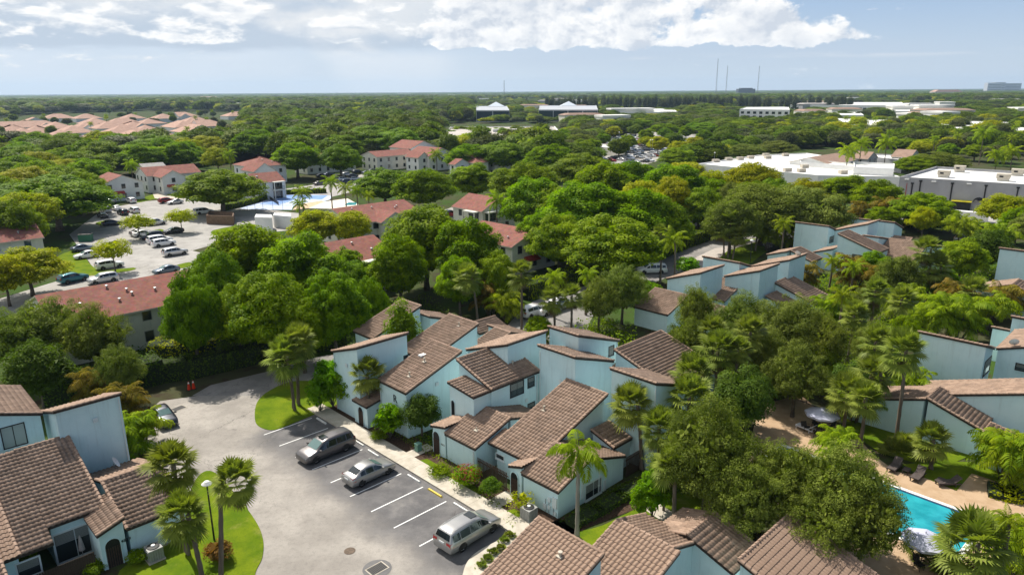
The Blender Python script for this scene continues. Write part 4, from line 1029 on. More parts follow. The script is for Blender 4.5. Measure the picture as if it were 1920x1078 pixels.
def palmpx(base, crown, wpx, label, kind='fan', **k):
    P = G(*base); h = hfor(P, crown[1]); C = G(crown[0], crown[1], h); lean = (C.x - P.x, 0.0)
    return palm(P, h, wpx / 2 * depth(C) / FPX, label, kind, lean, **k)
def palmtop(u, v, wpx, h, label, kind='fan', **k):
    P = G(u, v, h); return palm(P, h, wpx / 2 * depth(P) / FPX, label, kind, (rnd.uniform(-.3, .3), 0), **k)
def bush(P, me, s, label, name='areca_palm', cat='palm clump', group=None, stems=None, sz=None):
    root = thing(name, label, cat, (P[0], P[1], 0), rnd.random() * 6.28, group)
    sc = (s, s, sz or s); link('fronds', me, root, scale=sc)
    if stems: link('stems', stems, root, scale=sc)
    TREES.append((P[0], P[1], s)); return root
def arecapx(u, v, s, label, k=0, **kw): P = G(u, v); return bush(P, ARECA[k][0], s, label, stems=ARECA[k][1], **kw)
def clumppx(u, v, s, label, **kw): P = G(u, v); return bush(P, CLUMP[NP_[0] % 2], s, label, 'fan_palm_clump', 'palm clump', **kw)
# ------------------------------------------------------------------ trees one can tell apart
T = treepx
T('lush', 95, 325, 215, 13, 'large dark green tree at the left edge, above the red-roofed corner building')
T('lush', 15, 372, 110, 12, 'dense green tree cut by the left edge, beside the larger dark tree')
T('yellow', 45, 462, 150, 8, 'yellow-green tree at the left edge, below the corner red roof')
T('yellow', 0, 478, 110, 8, 'yellow-green tree cut off by the left edge, half behind its twin')
T('oak', 75, 552, 170, 9.5, 'dark grey-green oak at the left edge, in front of the long red roof')
T('oak', 165, 568, 140, 9, 'grey-green oak leaning over the left end of the long red roof')
T('oak', 15, 575, 150, 9, 'grey-green oak cut off by the left edge, above the brown villa roof')
T('oak', 215, 640, 95, 7, 'small shaded oak behind the blue villa wall at left')
T('dark', 60, 640, 120, 7.5, 'dark leafy tree under the left oaks')
T('lush', 410, 313, 160, 12, 'spreading green tree with thick visible trunk, left of the blue tennis court')
T('lush', 460, 420, 190, 13.5, 'huge bright green tree at centre left, tallest of the clump by the car park')
T('lush', 555, 432, 170, 13, 'bright green tree in the clump left of the red roofs, right half')
T('lush', 395, 470, 130, 12, 'deep green tree on the left side of the great central clump')
T('lush', 620, 505, 130, 11.5, 'green tree hanging over the balconies of the cream apartments')
T('lush', 500, 510, 170, 11.5, 'dark green tree at the foot of the great clump, over the shaded lane')
T('lush', 350, 512, 115, 12, 'dark leafy tree over the right end of the long red roof')
T('yellow', 588, 392, 105, 9, 'yellow-green round tree right of the white pool huts')
T('yellow', 657, 393, 80, 9, 'yellow-green tree touching the red roof beside the pool')
T('lush', 795, 383, 175, 14, 'bright green tree at centre with pale forked trunk showing below')
T('lush', 875, 405, 140, 13, 'bright green tree joined to the right of the central one, before the red roof')
T('lush', 745, 440, 115, 11.5, 'green tree over the red roof, left part of the central pair')
T('lush', 720, 313, 120, 11, 'round green tree behind the red roof with vents, left one')
T('lush', 795, 315, 120, 12, 'round green tree behind the red roof with vents, right one')
T('lush', 885, 303, 100, 12, 'dense green tree by the pale car park in front of orange-roofed flats')
T('lush', 985, 302, 135, 13, 'bright green tree behind the royal palm and cream apartment end')
T('lush', 1045, 345, 110, 13, 'dark green tree beside the cream apartment end wall')
T('lush', 1095, 338, 175, 15, 'very large yellow-topped tree in the middle of the picture')
T('lush', 1195, 348, 170, 14, 'very large dark tree right of the yellow-topped one')
T('yellow', 1200, 337, 110, 13.5, 'yellow-green crown on top of the great central grove')
T('lush', 1150, 400, 190, 12, 'deep green tree at the foot of the central grove over the hedge')
T('lush', 1265, 305, 140, 14, 'tall rounded tree at the right end of the central grove')
T('lush', 1180, 298, 130, 13, 'green tree at the back of the central grove, left of the tall rounded one')
T('lush', 1090, 285, 130, 13, 'green tree at the back of the grove behind the yellow-topped one')
T('yellow', 1335, 318, 75, 11, 'small yellow-green tree between the grove and the white flat roofs')
T('yellow', 1415, 303, 120, 12, 'yellow-green tree in front of the white flat-roofed shops')
T('oakmid', 1435, 340, 180, 13, 'large grey-green oak left of the white-walled villa')
T('oakmid', 1530, 352, 140, 12, 'grey-green oak behind the white-walled villa')
T('oakmid', 1375, 372, 110, 11, 'grey-green oak over the road bend with shaded trunk')
T('yellow', 1515, 333, 90, 10, 'yellow-topped tree below the white roof vents')
T('lush', 1590, 325, 105, 10, 'green tree in front of the white parapet, left one')
T('lush', 1650, 335, 95, 10, 'green tree at the corner of the grey warehouse')
T('lush', 1735, 358, 120, 9, 'flat-topped green tree before the grey warehouse wall')
T('yellow', 1890, 363, 105, 8.5, 'yellow-green tree at the right edge before the grey warehouse')
T('yellow', 212, 448, 66, 6, 'thin olive tree on the grass tip of the car park') if False else None
T('parking', 207, 448, 72, 6.2, 'thin olive tree on the grass tip by the white wagon')
T('parking', 256, 401, 64, 5.6, 'small round tree between the parked cars, left one')
T('parking', 336, 391, 56, 5.6, 'small round tree between the parked cars, right one')
T('oak', 1170, 490, 110, 9, 'dense olive oak by the road, above the thin-topped villa towers')
T('oak', 1125, 520, 90, 7.5, 'olive oak left of its larger neighbour by the road')
T('oak', 1310, 530, 85, 9, 'leaning olive oak over the brown roofs of the far right block')
T('oak', 1290, 590, 110, 8.5, 'olive oak below the leaning one, right of the stepped roof')
T('oak', 1400, 548, 140, 9, 'bushy oak in the grove, below the striped brown roofs')
T('oak', 1490, 548, 175, 10, 'largest light green oak of the grove, centre')
T('oak', 1545, 580, 130, 9, 'light green oak at the right side of the grove')
T('oak', 1500, 640, 140, 8, 'dark oak over the iron fence behind the terrace')
T('oak', 1440, 610, 110, 8, 'small oak between the fan palms of the grove')
T('dark', 1398, 690, 115, 7, 'dense round dark tree left of the parasol terrace')
T('oak', 1335, 745, 225, 10.5, 'big fine-leaved oak with pale forked trunks, right of the sabal palm')
T('oak', 1405, 850, 170, 8, 'fine-leaved oak leaning right over the path gate')
T('oak', 1485, 826, 205, 8, 'fine-leaved oak hiding the left end of the pool')
T('oak', 1590, 835, 220, 8.5, 'fine-leaved oak before the pool terrace, tallest of the front row')
T('oak', 1632, 905, 175, 7, 'dark fine-leaved oak at the near edge of the pool')
T('oak', 1540, 915, 190, 6.5, 'low dark oak above the shadowed roof at the bottom edge')
P = AB(43.2, 61.4); tree('lollipop', P, hfor(P, 560), 2.15, 'bright lime green young tree between the brown villa roofs')
T('umbel', 617, 668, 78, 5.6, 'glossy bright green umbrella tree left of the R villa')
T('umbel', 650, 690, 60, 4.6, 'lower glossy green umbrella tree touching the mint wall')
T('umbel', 595, 705, 50, 4.0, 'small glossy umbrella tree at the edge of the lawn bulb')
T('umbel', 728, 756, 62, 3.6, 'bright green shrub tree with orange flowers by the walk', cat='small tree')
T('dark', 788, 735, 78, 4.6, 'dark rounded tree against the blue side wall of the R villa', cat='small tree')
T('umbel', 1228, 878, 62, 4.4, 'glossy green schefflera beside the lawn right of the corner villa', cat='small tree')
T('umbel', 1205, 905, 46, 3.2, 'lower glossy schefflera at the lawn edge', cat='small tree')
T('pine', 760, 195, 60, 17, 'tall wispy casuarina behind the round grove trees')
T('pine', 790, 205, 45, 15, 'casuarina right of the tallest wispy one')
for i, (u, v) in enumerate(((708, 182), (740, 182), (744, 186), (808, 180), (165, 175), (195, 182), (228, 186), (222, 187))):
    T('cypress', u, v + 2, 9, 16, ('slim dark conifer on the wooded plain, %s' % ['left of the pair by the casuarina', 'one of the close pair', 'shorter of the close pair', 'right of the tall casuarina', 'farthest left', 'second from the left', 'third from the left', 'beside the third'][i]), cat='conifer', group='slim conifers on the plain')
# glowing shrubs along the near walk
def S_(kind, u, v, r, h, label, **k): P = G(u, v); return tree(kind, P, h, r, label, cat='shrub', **k)
ZB = lambda x, y: (500 + x / 2.003, 540 + y / 2.003)
rbush = S_('shrub', *ZB(752, 745), 1.35, 1.9, 'round bush with red flowers by the picket fence')
_rg = np.random.RandomState(4); _d = unit(_rg.normal(size=(420, 3))); _d[:, 2] = np.abs(_d[:, 2]); _c = _d * np.array([1.36, 1.36, 1.0]) * (1 + _rg.normal(size=(420, 1)) * .04) + np.array([0, 0, .85]); _k = (np.sin(_c[:, 0] * 3.1) + np.sin(_c[:, 1] * 2.7 + 1) + np.cos(_c[:, 2] * 4)) > .1
_v, _f = leaf_quads(_c[_k], _d[_k], .14, .7, _rg); link('flowers', np_mesh('flowers', _v, _f, M_FLOWER), rbush, kind='stuff')
S_('shrub', *ZB(648, 702), 1.15, 1.0, 'low green shrub left of the red bush')
S_('lollipop', *ZB(842, 790), .95, 1.9, 'yellow-green shrub right of the red bush')
S_('sparse', *ZB(955, 838), 1.2, 1.7, 'sparse pale shrub beside the arched gate')
S_('shrub', *ZB(420, 570), .9, 1.0, 'clipped green shrub at the foot of the orange flowered tree')
S_('rust', 410, 1052, 1.0, 1.5, 'orange-red ti plant under the tallest left palm')
S_('shrub', 262, 1052, .9, .9, 'dark shrub beside the air conditioner at lower left')
S_('shrub', 350, 1010, 1.0, 1.2, 'dark glossy shrub between the palm trunks at lower left')
S_('shrub', 180, 1070, .8, .7, 'light green shrub at the bottom left corner of the terrace')
S_('shrub', 50, 1075, .9, 2.3, 'bright shrub top at the bottom edge, far left')
for i, (u, v, r) in enumerate(((1000, 1000, .0),)): pass
for i, (x, y) in enumerate(((912, 935), (893, 955), (880, 985), (850, 1000), (832, 1025), (808, 1050))):
    bush(G(*ZB(x, y)), CLUMP[i % 2], .27, 'pale grassy tuft on the kerb beside the silver minivan', 'ornamental_grass', 'ornamental grass', group='grassy tufts on the kerb apron')
# palms ---------------------------------------------------------------------
palmpx((551.9, 769), (534, 668), 92, 'fan palm on the lawn bulb, nearer of the two')
palmpx((559.6, 759.5), (558, 640), 84, 'fan palm on the lawn bulb, behind the nearer one')
palmpx((691, 792), (690, 702), 82, 'short fan palm with yellowing fronds left of the R villa')
palmpx((413, 1112), (441, 903), 104, 'slender dark-trunked palm nearest the driveway on the left island')
palmpx((384, 1110), (341, 965), 112, 'lower palm of the left island, fronds over the villa wall')
palmpx((352, 1040), (322, 872), 118, 'left palm of the island, crown over the gabled roof')
palmpx((1082, 1008), (1084, 845), 118, 'thin royal palm with bright arching fronds before the corner villa', 'royal')
palmpx((1203, 882), (1182, 757), 96, 'fan palm standing right of the largest tiled slope')
palmpx((1262, 1000), (1258, 868), 84, 'fan palm half hidden in the oaks behind the glossy schefflera')
palmpx((1330, 985), (1320, 880), 100, 'fan palm with rough dark trunk under the big fine-leaved oak')
palmpx((1678, 838), (1693, 655), 100, 'tallest palm at right with curved trunk, before the windowless wall')
palmpx((1648, 800), (1640, 700), 92, 'shorter fan palm left of the tallest right palm')
palmpx((1745, 880), (1745, 825), 86, 'squat fan palm by the loungers lawn')
palmpx((1822, 1120), (1825, 1022), 165, 'big near fan palm at the lower right over the pool corner')
palmpx((1357, 482), (1352, 432), 50, 'left of three slender palms by the entry drive')
palmpx((1364, 484), (1370, 415), 52, 'middle and tallest of three slender palms by the entry drive')
palmpx((1373, 487), (1385, 440), 46, 'leaning right one of three slender palms by the entry drive')
palmpx((1264, 548), (1262, 450), 62, 'lone feather palm beside the road and hedge', 'feather')
palmpx((1238, 530), (1237, 437), 40, 'fan palm behind the lone feather palm by the hedge')
palmpx((897, 612), (875, 520), 66, 'fan palm in front of the central tree trunk')
palmpx((978, 628), (977, 512), 62, 'fan palm with tall thin trunk by the shaded road')
palmpx((1040, 640), (1035, 560), 60, 'pale fan palm by the white cars')
palmpx((1070, 640), (1072, 555), 56, 'pale fan palm right of its twin by the white cars')
palmpx((1737, 572), (1737, 468), 64, 'tall palm in front of the low striped villas at right')
palmpx((1760, 575), (1755, 500), 66, 'leaning palm beside the tall one before the striped villas')
palmpx((1170, 640), (1105, 520), 52, 'feather palm over the road hedge, left one', 'feather') if False else None
for i, (u, v, w_, h, k, lab) in enumerate((
    (1100, 515, 50, 6, 'feather', 'feather palm over the yellow hedge by the road, right one'), (1040, 520, 52, 6, 'feather', 'feather palm over the yellow hedge by the road, left one'),
    (1290, 745, 105, 6.5, 'fan', 'fan palm of the right grove, lowest by the sabal palm'), (1300, 700, 100, 7, 'fan', 'fan palm of the right grove, left of the round dark tree'),
    (1345, 655, 96, 7, 'fan', 'fan palm of the right grove, above the round dark tree'), (1408, 622, 78, 7.5, 'fan', 'fan palm of the right grove, between the small oaks'),
    (1340, 620, 70, 7, 'fan', 'fan palm of the right grove, upper left'), (1380, 655, 60, 7, 'fan', 'fan palm with lime heart in the right grove'),
    (1235, 800, 90, 5.5, 'fan', 'low fan palm against the right-hand tower'), (1590, 735, 92, 4.5, 'fan', 'drooping fan palm beside the parasol'),
    (1625, 745, 80, 5, 'fan', 'fan palm behind the drooping one beside the parasol'), (1640, 640, 80, 8, 'fan', 'fan palm behind the tallest right palm'),
    (1600, 590, 66, 6, 'fan', 'fan palm right of the light green oak'), (1690, 560, 62, 6, 'fan', 'grey fan palm above the windowless wall'),
    (1640, 545, 60, 6, 'fan', 'fan palm above the path clearing'), (1825, 545, 66, 5, 'fan', 'squat fan palm beside the B villa'),
    (1580, 555, 60, 6, 'feather', 'feather palm over the villa garden'), (1600, 500, 50, 5, 'feather', 'golden-green palm left of the wide window villa'),
    (1560, 490, 44, 5, 'feather', 'feather palm below the brown gabled wing'), (1520, 435, 40, 4.5, 'feather', 'small palm against the white villa wall'),
    (1470, 420, 46, 7, 'feather', 'feather palm left of the white villa wall'), (1420, 425, 36, 5, 'feather', 'thin palm by the red shrub and lamp post'),
    (565, 362, 44, 8, 'feather', 'feather palm left of the playground'), (560, 383, 36, 6, 'feather', 'short feather palm beside the tennis court'),
    (619, 342, 40, 9.5, 'feather', 'tallest of the palms around the pool terrace'), (646, 352, 38, 8.5, 'feather', 'second palm of the row by the turquoise pool'),
    (668, 358, 34, 8, 'feather', 'third palm of the row by the turquoise pool'), (690, 366, 30, 7, 'feather', 'last palm of the row by the turquoise pool'),
    (930, 375, 56, 9, 'feather', 'tall palm at the cream apartment end wall'), (300, 352, 10, 1, 'fan', None),
    (985, 272, 42, 10, 'feather', 'palm behind the grove at picture centre, left'), (1012, 250, 40, 11, 'feather', 'palm behind the grove at picture centre, right'),
    (340, 282, 36, 8, 'feather', 'palm behind the grey roofed flats'), (245, 310, 34, 7, 'feather', 'palm beside the red roofed flats at left'), (430, 290, 34, 9, 'feather', 'palm left of the hipped red roof'),
    (818, 290, 34, 7, 'feather', 'palm before the orange-roofed flats, left one'), (845, 295, 34, 7, 'feather', 'palm before the orange-roofed flats, right one'),
    (1590, 283, 46, 11, 'feather', 'palm over the white roofs, left one'), (1615, 270, 44, 13, 'feather', 'palm over the white roofs, tall middle one'), (1663, 268, 46, 11, 'feather', 'palm over the white roofs, right one'),
    (1845, 250, 44, 13, 'feather', 'tall palm behind the grey warehouse, left one'), (1870, 290, 46, 10, 'feather', 'palm behind the grey warehouse by the vents'), (1900, 285, 46, 10, 'feather', 'palm behind the grey warehouse at the right edge'),
    (1895, 975, 60, 5.5, 'feather', 'young palm at the right edge by the pool deck'))):
    if lab: palmtop(u, v, w_, h, lab, k)
# palm clumps -----------------------------------------------------------------
for (u, v, s, k, lab) in ((268, 838, 1.05, 0, 'dark areca palm clump beside the blue villa wall'), (250, 860, 1.05, 1, 'areca palm clump over the villa entry roof'), (232, 792, 1.1, 2, 'golden areca palm clump behind the blue villa wall'),
    (180, 760, 1.1, 2, 'yellowing areca palm clump behind the left tower'),
    (1885, 905, 1.35, 0, 'areca palm in the round bed by the pool deck, left stems'), (1905, 915, 1.2, 1, 'areca palm in the round bed by the pool deck, right stems'), (1890, 1078, 1.1, 0, 'palm clump at the bottom right corner'),
    (1700, 760, 1.15, 0, 'areca palm clump against the pool-side villa wing'), (1560, 620, 1.3, 1, 'areca clump deep in the right grove'), (1500, 545, 1.2, 2, 'golden areca by the brown gabled wing'),
    (1600, 545, 1.5, 2, 'golden areca left of the wide window villa'), (1650, 560, 1.4, 2, 'rusty palm clump below the wide window villa'), (1680, 600, 1.4, 0, 'green palm clump below the wide window villa'),
    (1740, 640, 1.6, 0, 'green palm clump in the garden right of the tall wall, left part'), (1790, 640, 1.6, 1, 'green palm clump in the garden right of the tall wall, middle part'), (1840, 620, 1.5, 0, 'green palm clump in the garden right of the tall wall, right part'),
    (1800, 600, 1.4, 2, 'orange-tipped palm clump below the B villa'), (1860, 600, 1.3, 2, 'orange-tipped palm clump against the B villa wall'), (1900, 590, 1.1, 2, 'rusty palm at the right edge by the letter B'),
    (1560, 430, 1.6, 2, 'golden palm clump behind the white villa wall'), (1610, 425, 1.6, 2, 'golden palm clump behind the farthest villa, left part'), (1660, 425, 1.7, 2, 'golden palm clump behind the farthest villa, right part'),
    (1720, 430, 1.6, 2, 'rusty palm clump by the dark tree'), (1800, 455, 1.6, 0, 'green palm clump by the warehouse hedge'), (1870, 470, 1.6, 0, 'green palm clump at the right edge below the warehouse'),
    (1440, 470, 1.3, 0, 'palm clump left of the white villa wall'), (1480, 470, 1.3, 1, 'dark palm clump at the white villa wall'), (920, 590, 1.3, 2, 'golden palm clump under the fan palms by the road'), (950, 600, 1.2, 0, 'green palm clump under the fan palms by the road'),
    (1560, 860, .8, 0, 'small palm behind the terrace oaks'), (1600, 790, 1.0, 0, 'palm clump right of the parasol')):
    arecapx(u, v, s, lab, k)
for (u, v, s, lab) in ((1690, 850, 1.0, 'low fan palm tuft at the edge of the grove lawn'), (1290, 830, 1.2, 'low fan palm tuft in the shade of the big oak'), (1330, 930, 1.0, 'low fan palm tuft under the oak by the path'), (1750, 1060, 1.0, 'fan palm tuft by the near umbrella'), (1460, 900, 1.2, 'fan palm tuft hidden between the front oaks'), (1425, 1020, .5, 'spiky yucca beside the forked oak trunks')):
    clumppx(u, v, s, lab)
# more trees deep in the right grove (filling shade)
for (k, u, v, w_, h, lab) in (('dark', 1460, 700, 70, 3, 'dark bush by the iron fence'), ('dark', 1250, 850, 80, 5, 'dark tree mass behind the schefflera'), ('oak', 1640, 600, 80, 7, 'light oak above the tall palm crown'), ('lush', 1700, 590, 70, 6, 'bright green tree left of the garden palms'),
    ('lush', 1650, 610, 70, 6, 'bright green tree in the grove behind the tall palm'), ('lush', 1810, 445, 90, 8, 'bright green tree by the white clearing path'), ('dark', 1860, 430, 80, 8, 'dark tree at the right edge below the warehouse'), ('lush', 1770, 500, 66, 6, 'green tree right of the leaning palm'),
    ('lush', 1545, 640, 66, 6, 'green tree right of the grove oaks'), ('dark', 1600, 680, 80, 5, 'dark low tree left of the tall palm trunk'), ('oak', 1250, 660, 60, 5, 'low olive tree right of the stepped roof'), ('lush', 1010, 592, 56, 4, 'green tree in front of the white parked cars'),
    ('umbel', 1215, 525, 60, 4, 'glossy green shrub tree beside the white car'), ('umbel', 1290, 480, 44, 3.5, 'glossy green shrub by the lone feather palm'), ('lush', 1640, 470, 70, 6, 'green tree behind the far villas'), ('oakmid', 1690, 478, 90, 8, 'grey green tree left of the tall right palm'),
    ('dark', 1120, 470, 60, 5, 'dark shrub below the grove'), ('oakmid', 1620, 540, 60, 6, 'grey tree under the golden palms')):
    T(k, u, v, w_, h, lab)

for (k, u, v, w_, h, lab) in (('lush', 553, 265, 100, 13.5, 'left of the two round-crowned trees behind the blue court'), ('lush', 636, 268, 82, 13, 'right of the two round-crowned trees behind the blue court'),
    ('lush', 690, 232, 110, 16, 'broad dark green crown behind the twin round trees, left half'), ('lush', 745, 238, 90, 15, 'broad dark green crown behind the twin round trees, right half'), ('lush', 480, 240, 110, 15, 'dense dark wood tree left of the twin round trees'),
    ('lush', 560, 236, 100, 15, 'dense dark wood tree straight behind the left twin'), ('lush', 190, 262, 95, 14, 'tall dark tree behind the left white flats'), ('lush', 285, 250, 90, 14, 'round green tree behind the grey roofed house'),
    ('lush', 60, 300, 110, 13, 'wide green tree behind the large dark left edge tree'), ('lush', 130, 310, 120, 13, 'wide green tree left of the white flats'), ('yellow', 405, 275, 60, 11, 'golden green tree behind the great spreading tree'),
    ('lush', 935, 262, 110, 13, 'bright tree mass before the white school, left part'), ('lush', 880, 268, 90, 12, 'bright tree mass before the white school, front left'), ('lush', 1030, 268, 100, 13, 'dark tree behind the central grove, near the palms'),
    ('lush', 1000, 330, 130, 14, 'big tree between the cream end wall and the grove'), ('lush', 1050, 400, 130, 11, 'low dark tree at the grove foot behind the hedge'), ('lush', 1240, 370, 120, 12, 'dark green tree at the right foot of the grove'), ('lush', 1130, 300, 120, 14, 'green crown in the heart of the grove'),
    ('lush', 1010, 400, 100, 10, 'green tree beside the red awning wall'), ('yellow', 1260, 330, 90, 13, 'yellow-green crown at the right of the grove'), ('lush', 1320, 350, 90, 11, 'bright tree above the shaded side road'), ('oakmid', 1480, 345, 130, 12.5, 'grey green oak crown in the middle of the oak group'),
    ('lush', 860, 480, 90, 9, 'green tree low at the right of the central trunk'), ('lush', 930, 470, 80, 9, 'green tree in front of the red-roofed end wing'), ('lush', 690, 520, 80, 9, 'green tree beside the patio posts'), ('lush', 440, 530, 120, 10, 'dark green foot of the great clump at left'), ('lush', 560, 560, 110, 9, 'dark green tree over the hedge, right of the great clump')):
    T(k, u, v, w_, h, lab)

for (k, u, v, w_, h, lab) in (('lush', 1203, 222, 56, 9, 'tree standing among the shop car park rows, back left'), ('lush', 1246, 230, 62, 9, 'large tree in the middle of the shop car park'), ('lush', 1298, 268, 60, 8, 'tree at the near right corner of the shop car park'), ('yellow', 1217, 255, 46, 7, 'small tree between the shop car park rows'),
    ('lush', 1390, 222, 76, 11, 'largest round tree right of the shop car park'), ('lush', 1150, 226, 50, 9, 'tree at the far left of the shop car park'), ('lush', 1325, 228, 60, 9, 'tree behind the shop car park, right'), ('yellow', 1345, 268, 70, 7, 'yellow-green low tree right of the shop car park'), ('oakmid', 1400, 268, 80, 8, 'grey tree before the white flat roofs'), ('oakmid', 1460, 262, 80, 8, 'grey tree behind the white rooftop frame'),
    ('lush', 1720, 290, 80, 8, 'green tree left of the warehouse roof corner'), ('oakmid', 1760, 282, 110, 9, 'grey-green tree behind the warehouse roof')):
    T(k, u, v, w_, h, lab)
for i, (u, v, sd_) in enumerate(((1130, 276, 'left end'), (1150, 262, 'back left'), (1176, 286, 'near left'), (1192, 256, 'back row, left of middle'), (1211, 270, 'heart'), (1233, 292, 'near row, middle'), (1246, 263, 'back row, middle'), (1262, 279, 'right of the heart'), (1286, 263, 'back right'), (1301, 286, 'near right'), (1320, 270, 'right end'), (1160, 298, 'nearest left corner'), (1112, 290, 'far left corner'), (1272, 300, 'nearest middle'))):
    tree(['lush', 'yellow', 'lush', 'fartree'][i % 4], G(u, v), 8.0 + (i % 3) * .7, 5.0 + (i % 2) * .9, 'shade tree among the cars of the distant shop car park, ' + sd_, 'tree', 'shade trees of the shop car park')
# hedges ------------------------------------------------------------------------
def hedge(label, pts, wid, h, m=None, size=.16, dens=55, group=None):
    rg = np.random.RandomState(len(label)); P = [Vector((p[0], p[1], 0)) for p in pts]; C = []; N = []; core = MB()
    for a, b in zip(P[:-1], P[1:]):
        L = (b - a).length; d = (b - a) / L; s = Vector((-d.y, d.x, 0)); n = int(L * (wid + 2 * h) * dens)
        core.box(tuple((a + b) / 2 + Vector((0, 0, h * .46))), (L + wid * .5, wid * .86, h * .92), rz=math.atan2(d.y, d.x))
        t_ = rg.rand(n) * (L + wid * .4) - wid * .2; w_ = rg.rand(n) * (wid + 2 * h)
        side = np.where(w_ < h, -1, np.where(w_ > h + wid, 1, 0)); x = np.where(side == -1, -wid / 2, np.where(side == 1, wid / 2, w_ - h - wid / 2)); z = np.where(side == -1, w_, np.where(side == 1, wid + 2 * h - w_, h))
        wob = .12 * np.sin(t_ * 1.7 + 2) + .08 * np.sin(t_ * 4.1); c = np.array(a) + t_[:, None] * np.array(d) + x[:, None] * np.array(s); c[:, 2] = z * (1 + wob * .5); c += rg.normal(size=c.shape) * .07
        nn = side[:, None] * np.array(s) + (side == 0)[:, None] * np.array([0, 0, 1.]) + rg.normal(size=c.shape) * .5 + np.array([0, 0, .3]); C.append(c); N.append(nn)
    C = np.concatenate(C); N = np.concatenate(N); o = np.array([P[0].x, P[0].y, 0]); V, F = leaf_quads(C - o, N, size * (.6 + .8 * rg.rand(len(C))), .6, rg)
    root = thing('hedge', label, 'hedge', tuple(P[0]), 0, group); link('foliage', np_mesh('hedge', V, F, m or M_LUSH), root)
    core.v = [(a - o[0], b - o[1], c) for a, b, c in core.v]; put('inner_growth', core, mat('hedge_core', (.012, .020, .006), (.03, .045, .012), 6, 1), root)
hedge('clipped bright green hedge along the road below the grove', [G(990, 560), G(1080, 530), G(1140, 515), G(1220, 490), G(1290, 462), G(1340, 445)], 2.2, 2.6, size=.3, dens=22)
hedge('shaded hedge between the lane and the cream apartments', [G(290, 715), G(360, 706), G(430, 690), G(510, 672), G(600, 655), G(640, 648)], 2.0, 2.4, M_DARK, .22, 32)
hedge('sunlit hedge with yellow-green tips behind the traffic cones', [G(300, 690), G(345, 690), G(395, 680)], 2.6, 3.4, M_YEL, .24, 26)
hedge('low clipped hedge beside the blue tennis court', [G(420, 395), G(470, 383), G(530, 365), G(610, 362)], 1.5, 1.5, size=.4, dens=12)
hedge('hedge in front of the grey warehouse yard', [G(1700, 425), G(1780, 425), G(1860, 440), G(1940, 450)], 2.2, 2.2, size=.4, dens=14)
hedge('yellow-green hedge beside the white cars', [G(985, 560), G(1020, 548), G(1050, 540)], 2.4, 2.2, M_YEL, .26, 26)
hedge('dark planting along the corner villa wall', [G(1075, 985), G(1120, 962), G(1165, 935), G(1190, 920)], 1.2, .55, M_DARK, .16, 45)
hedge('round grassy bed of the pool deck', [G(1868, 925), G(1890, 930), G(1925, 935)], 2.4, .5, M_YEL, .22, 60)
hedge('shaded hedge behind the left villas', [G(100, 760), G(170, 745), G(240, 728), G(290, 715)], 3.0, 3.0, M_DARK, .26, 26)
hedge('garden shrubs left of the lime green tree', [G(640, 625), G(665, 612), G(690, 600), G(730, 588)], 2.2, 1.8, M_LUSH, .22, 32)
# low ground cover in the shade of the grove, too fine to count
def ground_cover(label, poly, n, size, m, name='ground_cover', h=.5):
    rg = np.random.RandomState(n); P = [G(*p) for p in poly]; xs = [p.x for p in P]; ys = [p.y for p in P]
    def ins(x, y):
        c = False
        for i in range(len(P)):
            a, b = P[i], P[i - 1]
            if (a.y > y) != (b.y > y) and x < (b.x - a.x) * (y - a.y) / (b.y - a.y) + a.x: c = not c
        return c
    C = []
    while len(C) < n:
        x, y = rg.uniform(min(xs), max(xs)), rg.uniform(min(ys), max(ys))
        if ins(x, y): C.append((x, y, rg.rand() ** 1.5 * h * (1 + .6 * math.sin(x * 1.3) * math.sin(y * 1.1))))
    C = np.array(C); V, F = leaf_quads(C, rg.normal(size=C.shape) * .6 + np.array([0, 0, 1.]), size * (.6 + .8 * rg.rand(n)), .6, rg)
    link(name, np_mesh(name, V, F, m), kind='stuff', label=label)
ground_cover('low green undergrowth in the right grove', [(1240, 700), (1420, 560), (1640, 500), (1900, 500), (1700, 620), (1640, 800), (1500, 720), (1400, 800), (1300, 900), (1240, 860)], 26000, .35, M_LUSH, h=1.4)
ground_cover('undergrowth by the road and white cars', [(930, 655), (1060, 628), (1130, 600), (1200, 640), (1190, 660), (1000, 668)], 3000, .32, M_LUSH, h=1.2)
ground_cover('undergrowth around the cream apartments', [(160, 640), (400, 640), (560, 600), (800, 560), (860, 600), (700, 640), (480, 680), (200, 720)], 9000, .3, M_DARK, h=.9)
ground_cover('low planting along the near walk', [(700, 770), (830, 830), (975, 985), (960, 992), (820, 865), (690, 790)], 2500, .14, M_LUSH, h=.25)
ground_cover('shaded planting at the foot of the corner villa', [(1045, 980), (1175, 905), (1250, 880), (1250, 905), (1090, 985)], 3500, .18, M_DARK, h=.35)
